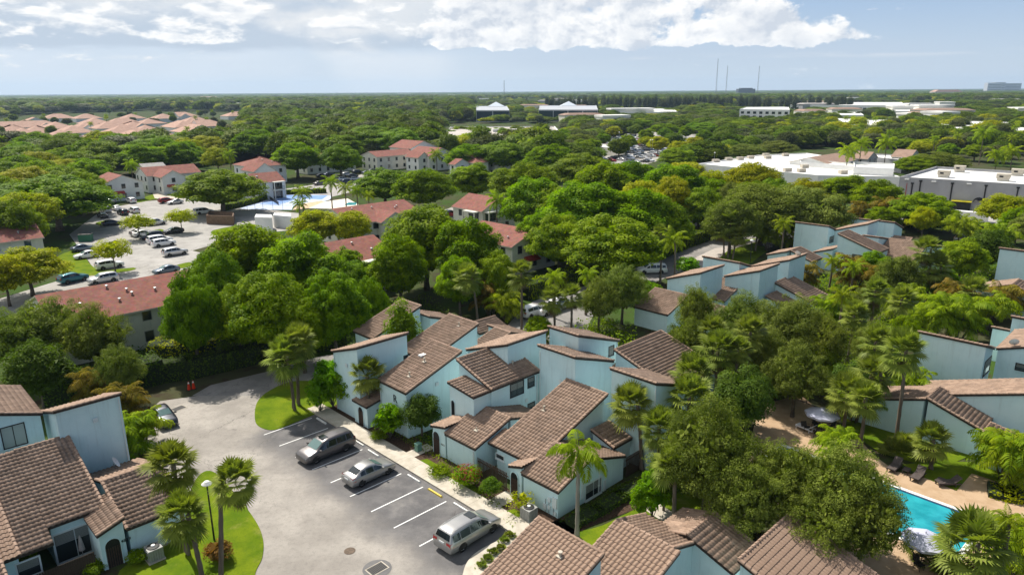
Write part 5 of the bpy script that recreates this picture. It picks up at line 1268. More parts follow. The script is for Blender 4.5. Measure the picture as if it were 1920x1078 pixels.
# ------------------------------------------------------------------ cars
def paint(name, c, rough=.32, metal=.55):
    return mat('paint_' + name, c, rough=rough, metal=metal, spec=.5, coat=.6)
PAINT = {'silver': paint('silver', (.36, .355, .345)), 'grey': paint('grey', (.13, .12, .12)), 'white': paint('white', (.72, .72, .72), .35, 0), 'black': paint('black', (.012, .012, .014), .25, .2),
         'navy': paint('navy', (.020, .030, .055)), 'bluegrey': paint('bluegrey', (.10, .13, .17)), 'teal': paint('teal', (.015, .13, .16)), 'red': paint('red', (.30, .02, .02), .3, .2), 'lightsilver': paint('lightsilver', (.55, .55, .56)), 'darkblue': paint('darkblue', (.022, .026, .036))}
M_CGLASS = mat('car_glass', (.015, .020, .022), rough=.05, spec=1.0); M_CGLASS2 = mat('windshield_glass', (.10, .17, .16), rough=.08, spec=1.0)
M_TYRE = mat('tyre', (.015, .015, .015), rough=.85); M_RIM = mat('rim', (.45, .45, .46), rough=.3, metal=.8); M_RED = M_RED; M_TAIL = mat('tail_lamp', (.45, .01, .01), rough=.15, spec=.8); M_HEAD = mat('head_lamp', (.65, .67, .68), rough=.1, spec=.9)
M_PLASTIC = mat('black_plastic', (.02, .02, .02), rough=.6)
#            x     zb   zbelt ztop  wb   wbelt wtop
CARS = {
 'minivan': dict(L=5.15, W=1.98, wb=(1.55, -1.45), r=.36, st=[(2.57, .34, .56, .58, .66, .74, .5), (2.46, .24, .74, .78, .84, .90, .62), (2.15, .22, .90, .95, .93, .96, .70), (1.75, .22, .98, 1.04, .95, .985, .74), (1.42, .22, 1.01, 1.09, .95, .99, .76), (.62, .22, 1.03, 1.62, .95, .99, .70), (.2, .22, 1.03, 1.72, .95, .99, .72), (-.8, .22, 1.04, 1.755, .95, .99, .735), (-1.8, .22, 1.06, 1.73, .95, .985, .725), (-2.28, .24, 1.07, 1.64, .93, .96, .69), (-2.50, .28, 1.05, 1.12, .90, .93, .80), (-2.58, .38, .80, .84, .84, .87, .8)],
    ws=(1.38, .68), rw=(-2.30, -2.47), side=[(1.18, .52), (.44, -.56), (-.64, -1.52), (-1.60, -2.22)]),
 'sedan': dict(L=4.5, W=1.74, wb=(1.35, -1.27), r=.31, st=[(2.24, .32, .52, .54, .58, .64, .45), (2.14, .22, .68, .72, .74, .79, .55), (1.8, .20, .80, .86, .82, .85, .6), (1.25, .20, .88, .97, .83, .87, .64), (1.0, .20, .90, 1.0, .83, .87, .66), (.25, .20, .92, 1.40, .83, .87, .58), (-.15, .20, .93, 1.49, .83, .87, .60), (-.75, .20, .94, 1.47, .83, .87, .60), (-1.10, .20, .95, 1.38, .83, .865, .58), (-1.72, .22, .97, 1.06, .82, .85, .62), (-2.05, .24, .96, 1.04, .78, .82, .62), (-2.2, .32, .78, .82, .72, .76, .6)],
    ws=(.95, .30), rw=(-1.14, -1.66), side=[(.80, .02), (-.06, -.80), (-.86, -1.30)]),
 'suv': dict(L=4.7, W=1.88, wb=(1.4, -1.35), r=.37, st=[(2.34, .4, .66, .68, .66, .72, .5), (2.24, .28, .90, .93, .80, .86, .6), (1.8, .26, 1.0, 1.06, .88, .92, .68), (1.3, .26, 1.05, 1.12, .89, .935, .70), (1.1, .26, 1.06, 1.15, .89, .94, .70), (.45, .26, 1.07, 1.58, .89, .94, .66), (.1, .26, 1.08, 1.67, .89, .94, .68), (-.9, .26, 1.09, 1.69, .89, .94, .68), (-1.75, .26, 1.10, 1.63, .89, .93, .66), (-2.05, .28, 1.10, 1.52, .87, .91, .62), (-2.28, .34, 1.06, 1.12, .84, .88, .74), (-2.35, .42, .84, .87, .78, .82, .7)],
    ws=(1.05, .5), rw=(-2.07, -2.25), side=[(.85, .15), (.07, -.80), (-.88, -1.85)]),
}
def stn(st, x):
    for a, b in zip(st[:-1], st[1:]):
        if b[0] <= x <= a[0]:
            t = (a[0] - x) / (a[0] - b[0]); return tuple(a[i] + (b[i] - a[i]) * t for i in range(7))
    return st[0] if x > st[0][0] else st[-1]
def side_pt(st, x, f, o=.012):
    s = stn(st, x); y = s[5] + (s[6] + .03 - s[5]) * f; z = s[2] + (s[3] - .07 - s[2]) * f; return y + o, z + o * .3
def car_parts(kind, wheels=True):
    K = CARS[kind]; st = K['st']; out = {}
    mb = MB(); rows = []
    fine = []
    for a, b in zip(st[:-1], st[1:]):
        n = max(1, round((a[0] - b[0]) / .3))
        for i in range(n): fine.append(stn(st, a[0] + (b[0] - a[0]) * i / n))
    fine.append(st[-1])
    for (x, zb, zl, zt, w0, w1, w2) in fine:
        cab = zt - zl > .15
        half = [(0, zb), (w0 * .92, zb), (w0, zb + .06), (w1 * 1.005, zb + (zl - zb) * .45), (w1, zl - .05), (w1 - .03, zl), (w2 + .03, zt - .07) if cab else (w1 - .1, zl + (zt - zl) * .5), (w2 - .06, zt - .015), (w2 * .5, zt), (0, zt + .01)]
        k = len(mb.v); pts = [(x, y, z) for y, z in half] + [(x, -y, z) for y, z in reversed(half[1:-1])]; mb.v += pts; rows.append((k, len(pts)))
    n = rows[0][1]
    for (k, _), (k2, _) in zip(rows[:-1], rows[1:]):
        for j in range(n): q = (j + 1) % n; mb.f.append((k + j, k2 + j, k2 + q, k + q)); mb.mi.append(0)
    mb.f.append(tuple(rows[0][0] + j for j in range(n))); mb.f.append(tuple(rows[-1][0] + j for j in reversed(range(n)))); mb.mi += [0, 0]
    out['body'] = mb
    def glass(x0, x1, s):
        g = MB()
        if True:
            xs = [x0 + (x1 - x0) * i / 6 for i in range(7)]
            lo = [(x, *side_pt(st, x, .10)) for x in xs]; hi = [(x, *side_pt(st, x, .88)) for x in xs]
            for i in range(6): g.quad((lo[i][0], s * lo[i][1], lo[i][2]), (lo[i + 1][0], s * lo[i + 1][1], lo[i + 1][2]), (hi[i + 1][0], s * hi[i + 1][1], hi[i + 1][2]), (hi[i][0], s * hi[i][1], hi[i][2]))
        return g
    out['side_window'] = [glass(*p, s) for p in K['side'] for s in (1, -1)]
    def screen(x0, x1):
        g = MB(); xs = [x0 + (x1 - x0) * i / 4 for i in range(5)]; R_ = []
        for x in xs:
            s = stn(st, x); R_.append([(x, y * (s[6] - .07), s[3] + .014 + (0 if abs(y) > .6 else .008)) for y in (-1, -.5, 0, .5, 1)])
        for a, b in zip(R_[:-1], R_[1:]):
            for j in range(4): g.quad(a[j], a[j + 1], b[j + 1], b[j])
        return g
    out['windshield'] = screen(*K['ws']); out['rear_window'] = screen(*K['rw'])
    r = K['r']; wh = MB(); rim = MB(); hw = .11
    prof = [(r * .62, -hw), (r * .93, -hw), (r, -hw * .7), (r, hw * .7), (r * .93, hw), (r * .62, hw)]
    def lat(m, prof, n=18):
        k = len(m.v)
        for rr, y in prof:
            for j in range(n): t = 2 * PI * j / n; m.v.append((rr * math.cos(t), y, rr * math.sin(t)))
        for i in range(len(prof) - 1):
            for j in range(n): q = (j + 1) % n; m.f.append((k + i * n + j, k + i * n + q, k + (i + 1) * n + q, k + (i + 1) * n + j)); m.mi.append(0)
    lat(wh, prof); lat(rim, [(r * .64, hw * .8), (r * .58, hw * .95), (r * .5, hw * .5), (r * .16, hw * .55), (.001, hw * .6)]); lat(rim, [(r * .64, -hw * .8), (r * .58, -hw * .95), (r * .5, -hw * .5), (r * .16, -hw * .55), (.001, -hw * .6)])
    for i in range(5):
        for y in (hw * .62, -hw * .62):
            t = 2 * PI * i / 5; rim.beam((math.cos(t) * r * .1, y, math.sin(t) * r * .1), (math.cos(t) * r * .58, y, math.sin(t) * r * .58), .05, .04)
    out['wheel'] = wh; out['rim'] = rim
    ar = MB()
    for x in K['wb']:
        for s in (1, -1):
            y = s * (stn(st, x)[5] + .006); pts = [(x + r * 1.16 * math.cos(PI * (i / 10 * 1.16 - .08)), y, r + r * 1.16 * math.sin(PI * (i / 10 * 1.16 - .08))) for i in range(11)]
            ar.quad(*pts)
    out['wheel_arch'] = ar
    f = st[1]; b = st[-2]; hl = MB(); tl = MB(); L = []
    return out
CARP = {}
def car(kind, colour, loc, rz, label, group=None, simple=False, cat='car', name='parked_car'):
    if kind not in CARP:
        o = car_parts(kind); K = CARS[kind]; st = K['st']; D_ = {k: (o[k].mesh('car_' + k, {'wheel_arch': M_PLASTIC, 'wheel': M_TYRE, 'rim': M_RIM, 'windshield': M_CGLASS2, 'rear_window': M_CGLASS}[k], k in ('wheel',))) for k in ('wheel_arch', 'wheel', 'rim', 'windshield', 'rear_window')}
        D_['side_window'] = [g.mesh('car_side_window', M_CGLASS) for g in o['side_window']]; D_['bodymb'] = o['body']; D_['body'] = {}
        for nm, x0, x1, zr_, m in (('headlight', st[1][0] - .32, st[1][0] + .03, st[1][2] - .04, M_HEAD), ('taillight', st[-2][0] - .03, st[-2][0] + .25, st[-2][2] - .1, M_TAIL)):
            L_ = []
            for s in (1, -1):
                m_ = MB(); xm = (x0 + x1) / 2; S0, S1 = stn(st, x0), stn(st, x1)
                y0, y1 = S0[5] + .012, S1[5] + .012; h = .16 if nm == 'headlight' else .3
                m_.quad((x0, s * y0, zr_ - h / 2), (x1, s * y1, zr_ - h / 2), (x1, s * (y1 - .05), zr_ + h / 2), (x0, s * (y0 - .03), zr_ + h / 2))
                xe = (x1 + .02) if nm == 'headlight' else (x0 - .035); ye = stn(st, x1 if nm == 'headlight' else x0)[5]
                m_.quad((xe, s * ye, zr_ - h / 2), (xe, s * (ye - .42), zr_ - h / 2 + .04), (xe - (.1 if nm == 'headlight' else -.02), s * (ye - .42), zr_ + h / 2), (xe - (.1 if nm == 'headlight' else -.02), s * (ye - .04), zr_ + h / 2))
                L_.append(m_.mesh('car_' + nm, m))
            D_[nm] = L_
        mm = []
        for s in (1, -1): m_ = MB(); y = stn(st, K['side'][0][0])[5]; m_.box((K['side'][0][0] - .05, s * (y + .1), stn(st, K['side'][0][0])[2] + .08), (.13, .2, .14)); mm.append(m_)
        D_['mirror'] = mm
        CARP[kind] = D_
    D_ = CARP[kind]; K = CARS[kind]
    if colour not in D_['body']:
        D_['body'][colour] = (D_['bodymb'].mesh('car_body', PAINT[colour], True), [m_.mesh('car_mirror', PAINT[colour]) for m_ in D_['mirror']])
    body, mir = D_['body'][colour]
    root = thing(name, label, cat, loc, rz, group)
    link('body', body, root)
    for i, g in enumerate(D_['side_window']): link('side_window', g, root)
    link('windshield', D_['windshield'], root); link('rear_window', D_['rear_window'], root); link('wheel_arch', D_['wheel_arch'], root)
    for x in K['wb']:
        for s in (1, -1):
            w_ = link('wheel', D_['wheel'], root, loc=(x, s * (K['W'] / 2 - .13), K['r']))
            if not simple: link('rim', D_['rim'], w_)
    if not simple:
        for s in (0, 1): link('headlight', D_['headlight'][s], root); link('taillight', D_['taillight'][s], root); link('mirror', mir[s], root)
    return root
def near_car(kind, colour, rear, front, label, heading, cat):
    """placed by the contact points of the two wheels on the viewer's side"""
    A = G(*ZB(*rear)); B = G(*ZB(*front)); K = CARS[kind]; m = (A + B) / 2; d = (B - A).normalized(); n = Vector((-d.y, d.x, 0))
    if n.dot(VV) < 0: n = -n
    cx = sum(K['wb']) / 2; c = m + n * (K['W'] / 2 - .13) - d * cx
    return car(kind, colour, (c.x, c.y, .024), math.atan2(d.y, d.x), label, cat=cat)
v1 = near_car('minivan', 'grey', (299, 612), (184, 660), 'dark grey minivan parked nose out in the bays, under the palm shadow', -1, 'minivan')
sd = near_car('sedan', 'silver', (357, 746), (456, 700), 'silver sedan parked nose in between the empty bays', 1, 'sedan')
v3 = near_car('minivan', 'silver', (733, 990), (847, 918), 'silver minivan parked nose in by the kerb apron, nearest the camera', 1, 'minivan')
for root, k in ((v1, 'minivan'), (v3, 'minivan')):
    mb = MB(); mb.box((-.0 + .2, 0, 1.752), (.62, .78, .012)); put('sunroof', mb, M_CGLASS, root)
    mb = MB(); mb.box((-2.57, 0, .95), (.03, .5, .14)); put('number_plate', mb, M_HEAD, root)
    for s in (1, -1):
        mb = MB(); mb.tube([(.1, s * .62, 1.76), (-.3, s * .63, 1.79), (-1.6, s * .62, 1.77), (-1.9, s * .61, 1.73)], .016, 6); put('roof_rail', mb, PAINT['grey' if root is v1 else 'silver'], root)
mb = MB(); mb.box((-2.2, 0, .80), (.03, .5, .13)); put('number_plate', mb, M_HEAD, sd)
a_, b_ = G(296, 770), G(327, 805); d_ = (b_ - a_).normalized(); c_ = G(313, 790)
car('sedan', 'darkblue', (c_.x - .3, c_.y, .02), math.atan2(d_.y, d_.x), 'dark blue-grey car half hidden by the areca palms at left', cat='sedan')
ZA = lambda x, y: (90 + x / 4.9, 340 + y / 4.9)
aU, aV = AZG, AZG + PI / 2
for (x, y, k, c, h, lab) in ((570, 800, 'suv', 'white', aU, 'white wagon beside the grass tip of the car park'), (235, 925, 'suv', 'teal', aU + .25, 'teal hatchback with roof bars on the access road'), (325, 640, 'sedan', 'bluegrey', aU, 'pale blue sedan in the shade by the green bin'),
    (360, 705, 'sedan', 'white', aU, 'small white car half hidden by the thin olive tree'), (590, 405, 'sedan', 'navy', aU, 'dark blue sedan alone in the aisle of the car park'), (505, 335, 'sedan', 'black', aV, 'black car at the left end of the back row'),
    (535, 285, 'suv', 'white', aV, 'white car in the back row, left'), (628, 268, 'sedan', 'white', aV, 'white car in the back row, middle'), (690, 308, 'suv', 'black', aV, 'black suv behind the round tree in the back row'), (795, 290, 'suv', 'white', aV, 'white suv in the back row, right of the black one'),
    (580, 212, 'suv', 'black', aV, 'black jeep before the white flats'), (485, 230, 'sedan', 'navy', aV, 'dark car at the far left of the lot'), (765, 200, 'suv', 'white', aV, 'white pickup facing out before the white flats'),
    (1095, 200, 'suv', 'red', aU, 'dark red pickup by the garden path'), (1170, 210, 'sedan', 'lightsilver', aU, 'silver car next to the dark red pickup'), (1430, 300, 'minivan', 'white', aU, 'white van under the spreading tree'),
    (995, 402, 'suv', 'lightsilver', aU, 'silver suv right of the left round tree'), (850, 495, 'sedan', 'grey', aU, 'dark green-grey car at the end of the middle row'), (880, 505, 'sedan', 'white', aU, 'white car second in the middle row'),
    (955, 530, 'suv', 'navy', aU, 'navy car third in the middle row'), (1155, 480, 'sedan', 'black', aU, 'black sedan under the right round tree'), (1030, 565, 'minivan', 'white', aU, 'white van fourth in the middle row'),
    (1065, 595, 'suv', 'white', aU, 'white suv at the near end of the middle row'), (1170, 680, 'suv', 'lightsilver', aU, 'silver suv partly under the great tree clump'), (1090, 845, 'sedan', 'bluegrey', aU, 'grey car peeping over the long red roof, right one'),
    (510, 930, 'suv', 'lightsilver', aU, 'silver car peeping over the long red roof, left one')):
    P = G(*ZA(x, y)); car(k, c, (P.x, P.y, .03), h + (PI if (x + y) % 3 == 0 else 0), lab, group='cars in the apartment car park')
ZP = lambda x, y: (430 + x / 5.19, 280 + y / 5.19)
for i, (x, y, k, c, h) in enumerate(((1150, 265, 'suv', 'lightsilver', aU), (1250, 240, 'suv', 'black', aU), (1340, 245, 'sedan', 'navy', aU), (1060, 290, 'sedan', 'bluegrey', aU), (1150, 335, 'suv', 'navy', aU), (1215, 305, 'sedan', 'lightsilver', aU), (900, 275, 'sedan', 'black', aU), (970, 262, 'sedan', 'navy', aU), (1200, 275, 'sedan', 'navy', aU), (1110, 310, 'suv', 'lightsilver', aU), (880, 350, 'sedan', 'grey', aU), (1400, 225, 'sedan', 'black', aU))):
    P = G(*ZP(x, y)); car(k, c, (P.x, P.y, .03), h, ['silver suv parked behind the pool palms', 'black suv under the big twin trees', 'dark blue car at the back of the tree-shaded lot', 'grey-blue car in the tree-shaded lot, front row', 'navy suv nearest the pool palms', 'pale silver car beside the navy suv', 'black car in deep shade of the twin trees, far left', 'navy car in deep shade of the twin trees', 'navy car behind the silver suv', 'small silver suv in the tree-shaded lot', 'grey car by the island behind the pool palms', 'black car at the right end of the tree-shaded lot'][i], group='cars in the lot behind the pool', simple=True)
for (u, v, k, c, h, lab) in ((856, 405, 'sedan', 'red', aU, 'red car parked by the cream apartment end'), (843, 404, 'sedan', 'white', aU, 'white car next to the red one'), (818, 399, 'sedan', 'navy', aU, 'dark car left of the red and white ones'),
    (1000, 592, 'suv', 'white', aU, 'white suv by the shaded road, left of three'), (1028, 588, 'sedan', 'white', aU, 'white car by the shaded road, middle of three'), (1052, 578, 'suv', 'white', aU, 'white suv by the shaded road, right of three'), (1222, 512, 'minivan', 'white', aU + 2.4, 'white van on the inner road by the hedge'),
    (1800, 452, 'sedan', 'silver', aU, 'silver car behind the hedge at the warehouse'), (1640, 430, 'suv', 'white', aU, 'white car beyond the golden palm clumps')):
    P = G(u, v); car(k, c, (P.x, P.y, .035), h, lab, simple=u < 900)
# joined small cars for the big shop car park
FARC = []
for k in ('sedan', 'suv'):
    o = car_parts(k)
    for c in ('white', 'lightsilver', 'black', 'navy', 'red', 'bluegrey', 'white', 'silver'):
        m = MB(); b = o['body']; m.raw(b.v, b.f, 0)
        for g in o['side_window'] + [o['windshield'], o['rear_window']]: m.raw(g.v, g.f, 1)
        for x in CARS[k]['wb']:
            for s in (1, -1): m.raw([(vx + x, vy + s * .8, vz + CARS[k]['r']) for vx, vy, vz in o['wheel'].v], o['wheel'].f, 2)
        FARC.append((m.mesh('far_car', [PAINT[c], M_CGLASS, M_TYRE]), c, k))
# ------------------------------------------------------------------ red-roofed apartments, shops, warehouse
def gable(label, axis, p0, p1, zr, hw, ze, wm=None, hip=(0, 0), base=0., over=.45, roofm=None, wins=True, cat='apartment building', name='apartment_building', group='red-roofed apartment buildings', store=2, parent=None, abs_=False, vents=0, wsp=3.6):
    """gabled or hipped block; ridge along U or V between the photo pixels p0 and p1 seen at height zr"""
    if abs_: (a0, b0), (a1, b1) = p0, p1
    else: a0, b0 = toab(G(*p0, zr)); a1, b1 = toab(G(*p1, zr))
    if axis == 'U': c = (b0 + b1) / 2; l0, l1 = sorted((a0, a1)); f = lambda l, t: AB(l, c + t)
    else: c = (a0 + a1) / 2; l0, l1 = sorted((b0, b1)); f = lambda l, t: AB(c + t, l)
    mid = f((l0 + l1) / 2, 0); root = parent or thing(name, label, cat, tuple(mid), 0, group); off = -root.location
    rm = roofm or M_RED; rb = MB()
    def T_(l, t, z): return tuple(f(l, t) + Vector((0, 0, z)) + off)
    h0, h1 = hip; L0, L1 = l0, l1
    r0, r1 = l0 + h0 * hw, l1 - h1 * hw
    o = over; sl = (zr - ze) / hw; zo = ze - sl * o
    e0 = l0 - (o if h0 else .25); e1 = l1 + (o if h1 else .25)
    A, B, C, D_ = (e0, -hw - o, zo), (e1, -hw - o, zo), (e1, hw + o, zo), (e0, hw + o, zo); R0, R1 = ((r0 if h0 else e0), 0, zr), ((r1 if h1 else e1), 0, zr)
    th = .22
    for s_ in (0, -th):
        q = lambda p: T_(p[0], p[1], p[2] + s_)
        fs = [(A, B, R1, R0), (C, D_, R0, R1)] + ([(D_, A, R0)] if h0 else []) + ([(B, C, R1)] if h1 else [])
        for g in fs: rb.quad(*[q(p) for p in g], m=0 if s_ == 0 else 1)
    def edge(p, q_): rb.quad(T_(p[0], p[1], p[2] - th), T_(q_[0], q_[1], q_[2] - th), T_(*q_), T_(*p), m=1)
    edge(A, B); edge(C, D_)
    if h0: edge(D_, A)
    else: edge(D_, R0); edge(R0, A)
    if h1: edge(B, C)
    else: edge(B, R1); edge(R1, C)
    roof = put('roof', rb, [rm, mat('cream_fascia', (.55, .50, .42), rough=.7)], root)
    wb = MB(); zw = ze - .05
    for (l, nxt) in ((l0, 1),):
        P = [(l0, -hw), (l1, -hw), (l1, hw), (l0, hw)]
        for i in range(4):
            a, b = P[i], P[(i + 1) % 4]; wb.quad(T_(a[0], a[1], base), T_(b[0], b[1], base), T_(b[0], b[1], zw), T_(a[0], a[1], zw))
        if not h0: wb.quad(T_(l0, hw, zw), T_(l0, -hw, zw), T_(l0, 0, zr - .22))
        if not h1: wb.quad(T_(l1, -hw, zw), T_(l1, hw, zw), T_(l1, 0, zr - .22))
    put('wall', wb, wm or M_CREAM, root)
    if wins:
        sides = []
        if axis == 'U': sides = [('b', c - hw, -1, l0, l1), ('a', l0, -1, c - hw, c + hw)]
        else: sides = [('a', c - hw, -1, l0, l1), ('b', l0, -1, c - hw, c + hw)]
        for ax, val, out, x0, x1 in sides:
            n = max(1, int((x1 - x0) / wsp))
            for k in range(n):
                l = x0 + (x1 - x0) * (k + .5) / n
                for s_ in range(store):
                    z = .9 + s_ * 2.75
                    if z + 1.3 < ze: window(root, ax, val, out, l - .5, l + .5, z, z + 1.3, mull=0, sill=False, trim=mat('window_frame_grey', (.30, .30, .29), rough=.6))
    rv = random.Random(len(label))
    for k in range(vents):
        l = l0 + (l1 - l0) * (.15 + .7 * rv.random()); t = -hw * rv.uniform(.1, .7); z = zr + t * sl
        mb = MB(); P = Vector(T_(l, t, z)); mb.lathe([(.10, -.1), (.10, .28), (.2, .28), (.2, .34), (.001, .4)], tuple(P), 8); put('roof_vent', mb, M_STEELG, root)
    return root, (c, l0, l1, hw)
def balcony(root, ax, val, out, l0, l1, z, depth_=1.6, h=5.1):
    off = -root.location; n, t = wall_frame(ax, val, out); B = (UV if ax == 'a' else VV) * val; rz = AZG + (PI / 2 if ax == 'a' else 0)
    P = lambda l, d, zz: tuple(B + t * l + n * d + Vector((0, 0, zz)) + off)
    mb = MB(); mb.box(P((l0 + l1) / 2, depth_ / 2, z), (l1 - l0, depth_, .25), rz=rz); mb.box(P((l0 + l1) / 2, depth_ / 2, h), (l1 - l0, depth_, .3), rz=rz)
    for l in (l0 + .12, l1 - .12): mb.box(P(l, depth_ - .13, h / 2), (.25, .25, h), rz=rz)
    o = put('balcony', mb, M_CREAM, root)
    g = MB()
    for k in range(int((l1 - l0) / .25)): g.box(P(l0 + .2 + k * .25, depth_ - .08, z + .6), (.03, .03, .9), rz=rz)
    g.box(P((l0 + l1) / 2, depth_ - .08, z + 1.05), (l1 - l0, .06, .06), rz=rz); put('railing', g, M_BLACK, o)
    d = MB(); d.quad(P(l0 + .3, .02, .1), P(l1 - .3, .02, .1), P(l1 - .3, .02, 2.3), P(l0 + .3, .02, 2.3)); d.quad(P(l0 + .3, .02, z + .15), P(l1 - .3, .02, z + .15), P(l1 - .3, .02, z + 2.2), P(l0 + .3, .02, z + 2.2)); put('glass_door', d, M_GLASS, o)
def awning(root, ax, val, out, l, z, w_=2.2):
    off = -root.location; n, t = wall_frame(ax, val, out); B = (UV if ax == 'a' else VV) * val; P = lambda l, d, zz: tuple(B + t * l + n * d + Vector((0, 0, zz)) + off)
    mb = MB(); a, b, c, d = P(l - w_ / 2, .02, z + .6), P(l + w_ / 2, .02, z + .6), P(l + w_ / 2, 1.1, z), P(l - w_ / 2, 1.1, z); mb.quad(a, b, c, d); mb.quad(P(l - w_ / 2, .02, z), a, d); mb.quad(P(l + w_ / 2, .02, z), c, b); mb.quad(d, c, P(l + w_ / 2, 1.1, z - .18), P(l - w_ / 2, 1.1, z - .18)); put('awning', mb, mat('red_awning', (.36, .05, .035), rough=.8), root)
B1, g1 = gable('long two storey cream block with red roof at left, in front of the car park', 'U', (65, 550), (385, 503), 7.6, 6.6, 5.3, vents=7)
B0, g0 = gable('cream block with red roof cut by the left edge, beside the dark tree', 'U', (-60, 424), (64, 415), 7.6, 6.0, 5.3, vents=3)
B2, g2 = gable('cream block with red roof and ground floor patios, behind the villas', 'U', (602, 454), (702, 441), 7.6, 6.6, 5.3, vents=4)
balcony(B2, 'b', g2[0] - g2[3], -1, g2[2] - 7.5, g2[2] - 3.2, 2.75); balcony(B2, 'b', g2[0] - g2[3], -1, g2[1] - 4.5, g2[1] - .5, 2.75)
B2b, _ = gable('lower part', 'U', (g2[1] - 14, g2[0] - 1.5), (g2[1] - .1, g2[0] - 1.5), 7.0, 6.0, 5.3, parent=B2, abs_=True)
B3, g3 = gable('cream block with wide dark red roof right of the turquoise pool', 'U', (622, 391), (756, 374), 7.6, 7.5, 5.3, vents=6)
gable('x', 'V', (g3[1] + 9, g3[0] - 9.5), (g3[1] + 9, g3[0] - 2), 6.9, 3.2, 5.3, parent=B3, abs_=True)
B4, g4 = gable('cream block end wall with red awning over its side door', 'V', (912, 412), (995, 432), 7.4, 5.5, 5.3, vents=1)
awning(B4, 'b', g4[1], -1, g4[0] - 1.0, 2.3, 3.2)
B5, g5 = gable('cream block with corner balconies behind the feather palm', 'V', (880, 362), (935, 370), 8.0, 5.0, 5.6)
balcony(B5, 'b', g5[1], -1, g5[0] - 4.5, g5[0] - .5, 2.75); balcony(B5, 'a', g5[0] - g5[3], -1, g5[1] + 1, g5[1] + 5, 2.75)
ZC = lambda x, y: (160 + x / 4.8, 260 + y / 4.8)
B6, g6 = gable('white flats with red awning at the back of the car park, left one', 'V', ZC(320, 330), ZC(215, 300), 7.6, 5.5, 5.4, M_WHITEW); awning(B6, 'b', g6[1], -1, g6[0] - 1.5, 2.4, 3)
B7, g7 = gable('white flats with a narrow gabled wing and garden path', 'U', ZC(500, 262), ZC(960, 225), 7.8, 5.5, 5.6, M_WHITEW); x = gable('x', 'V', ZC(700, 292), ZC(760, 260), 7.4, 3.4, 5.6, M_WHITEW, parent=B7); awning(B7, 'b', x[1][1], -1, x[1][0] - 1, 2.4, 2.4)
gable('grey roofed house behind the white flats', 'U', ZC(480, 225), ZC(700, 215), 7.0, 5, 5.2, M_WHITEW, roofm=mat('grey_shingle', (.26, .245, .23), (.33, .31, .29), 1, .9), group=None, cat='house', name='house')
B8, g8 = gable('white flats with hipped red roof beside the tennis court', 'U', ZC(1400, 172), ZC(1720, 152), 9.0, 7, 6.4, M_WHITEW, hip=(1, 1), vents=3)
x = gable('x', 'V', ZC(1570, 222), ZC(1530, 200), 8.4, 3.6, 6.0, M_WHITEW, parent=B8)
B9, g9 = gable('white flats with balcony end wall next to the court fence', 'U', ZC(1440, 312), ZC(1745, 300), 7.6, 5.0, 5.4, M_WHITEW, vents=2)
balcony(B9, 'b', g9[0] - g9[3], -1, g9[2] - 4.2, g9[2] - .6, 2.75)
ZD = lambda x, y: (730 + x / 7.11, 240 + y / 7.11)
B10, _ = gable('tall pink-roofed flats behind the twin trees', 'V', ZD(380, 180), ZD(250, 150), 10.5, 7, 7.8, M_WHITEW)
B11, _ = gable('flats with orange-red roof and balcony gable at picture centre', 'V', ZD(620, 270), ZD(470, 235), 9.0, 6.5, 6.2, M_WHITEW); x = gable('x', 'V', ZD(330, 335), ZD(420, 300), 7.6, 2.8, 5.8, M_WHITEW, parent=B11)
B12, g12 = gable('flats with long hipped orange-red roof right of picture centre', 'U', ZD(900, 345), ZD(1250, 345), 8.6, 6.5, 6.0, M_WHITEW, hip=(1, 1)); gable('x', 'V', ZD(900, 420), ZD(960, 400), 7.4, 3.2, 5.8, M_WHITEW, parent=B12)
gable('x', 'U', ZD(1260, 385), ZD(1540, 375), 7.0, 5.0, 5.4, M_WHITEW, parent=B12)
gable('pale flats in the shade of the twin trees', 'U', (560, 290), (655, 284), 7.4, 5, 5.4, M_CREAM)
gable('yellowish flats behind the tree-shaded lot', 'U', (690, 284), (765, 279), 7.6, 5.5, 5.8, M_CREAM)
# tennis court, playground, huts, pool
ZP2 = ZP
M_COURT = mat('court_blue', (.13, .24, .48), (.18, .30, .55), .6, .9, coord='World'); M_COURTL = mat('court_pale', (.40, .46, .60), (.48, .54, .66), .6, .9, coord='World')
sheet('tennis_court_apron', [ZP(100, 580), ZP(300, 500), ZP(520, 450), ZP(760, 440), ZP(1000, 455), ZP(980, 490), ZP(760, 560), ZP(620, 590), ZP(300, 590)], .03, M_COURTL)
sheet('tennis_court', [ZP(290, 535), ZP(480, 470), ZP(650, 470), ZP(620, 500), ZP(480, 545)], .045, M_COURT)
sheet('basketball_court', [ZP(500, 462), ZP(560, 448), ZP(960, 450), ZP(900, 490), ZP(640, 480)], .04, M_COURT)
cl = thing('court_lines', 'white lines of the blue tennis court', 'painted lines')
for q in ((ZP(330, 533), ZP(500, 476)), (ZP(500, 476), ZP(630, 474)), (ZP(470, 541), ZP(610, 497)), (ZP(330, 533), ZP(470, 541)), (ZP(415, 505), ZP(545, 510))):
    a, b = G(*q[0]), G(*q[1]); mb = MB(); mb.beam((a.x, a.y, .055), (b.x, b.y, .055), .12, .01); put('line', mb, M_WHITE, cl)
nt = thing('tennis_net', 'dark net with posts across the blue tennis court', 'tennis net'); a, b = G(*ZP(395, 490)), G(*ZP(480, 545)); mb = MB(); mb.beam((a.x, a.y, .55), (b.x, b.y, .55), .03, .9); put('net', mb, M_BLACK, nt)
for q in (a, b): mb = MB(); mb.tube([(q.x, q.y, 0), (q.x, q.y, 1.1)], .06, 6); put('post', mb, M_BLACK, nt)
sheet('playground_sand', [ZP(620, 590), ZP(640, 540), ZP(900, 500), ZP(930, 520), ZP(800, 570)], .035, mat('sand', (.50, .36, .22), (.56, .42, .28), 1, 1, coord='World'))
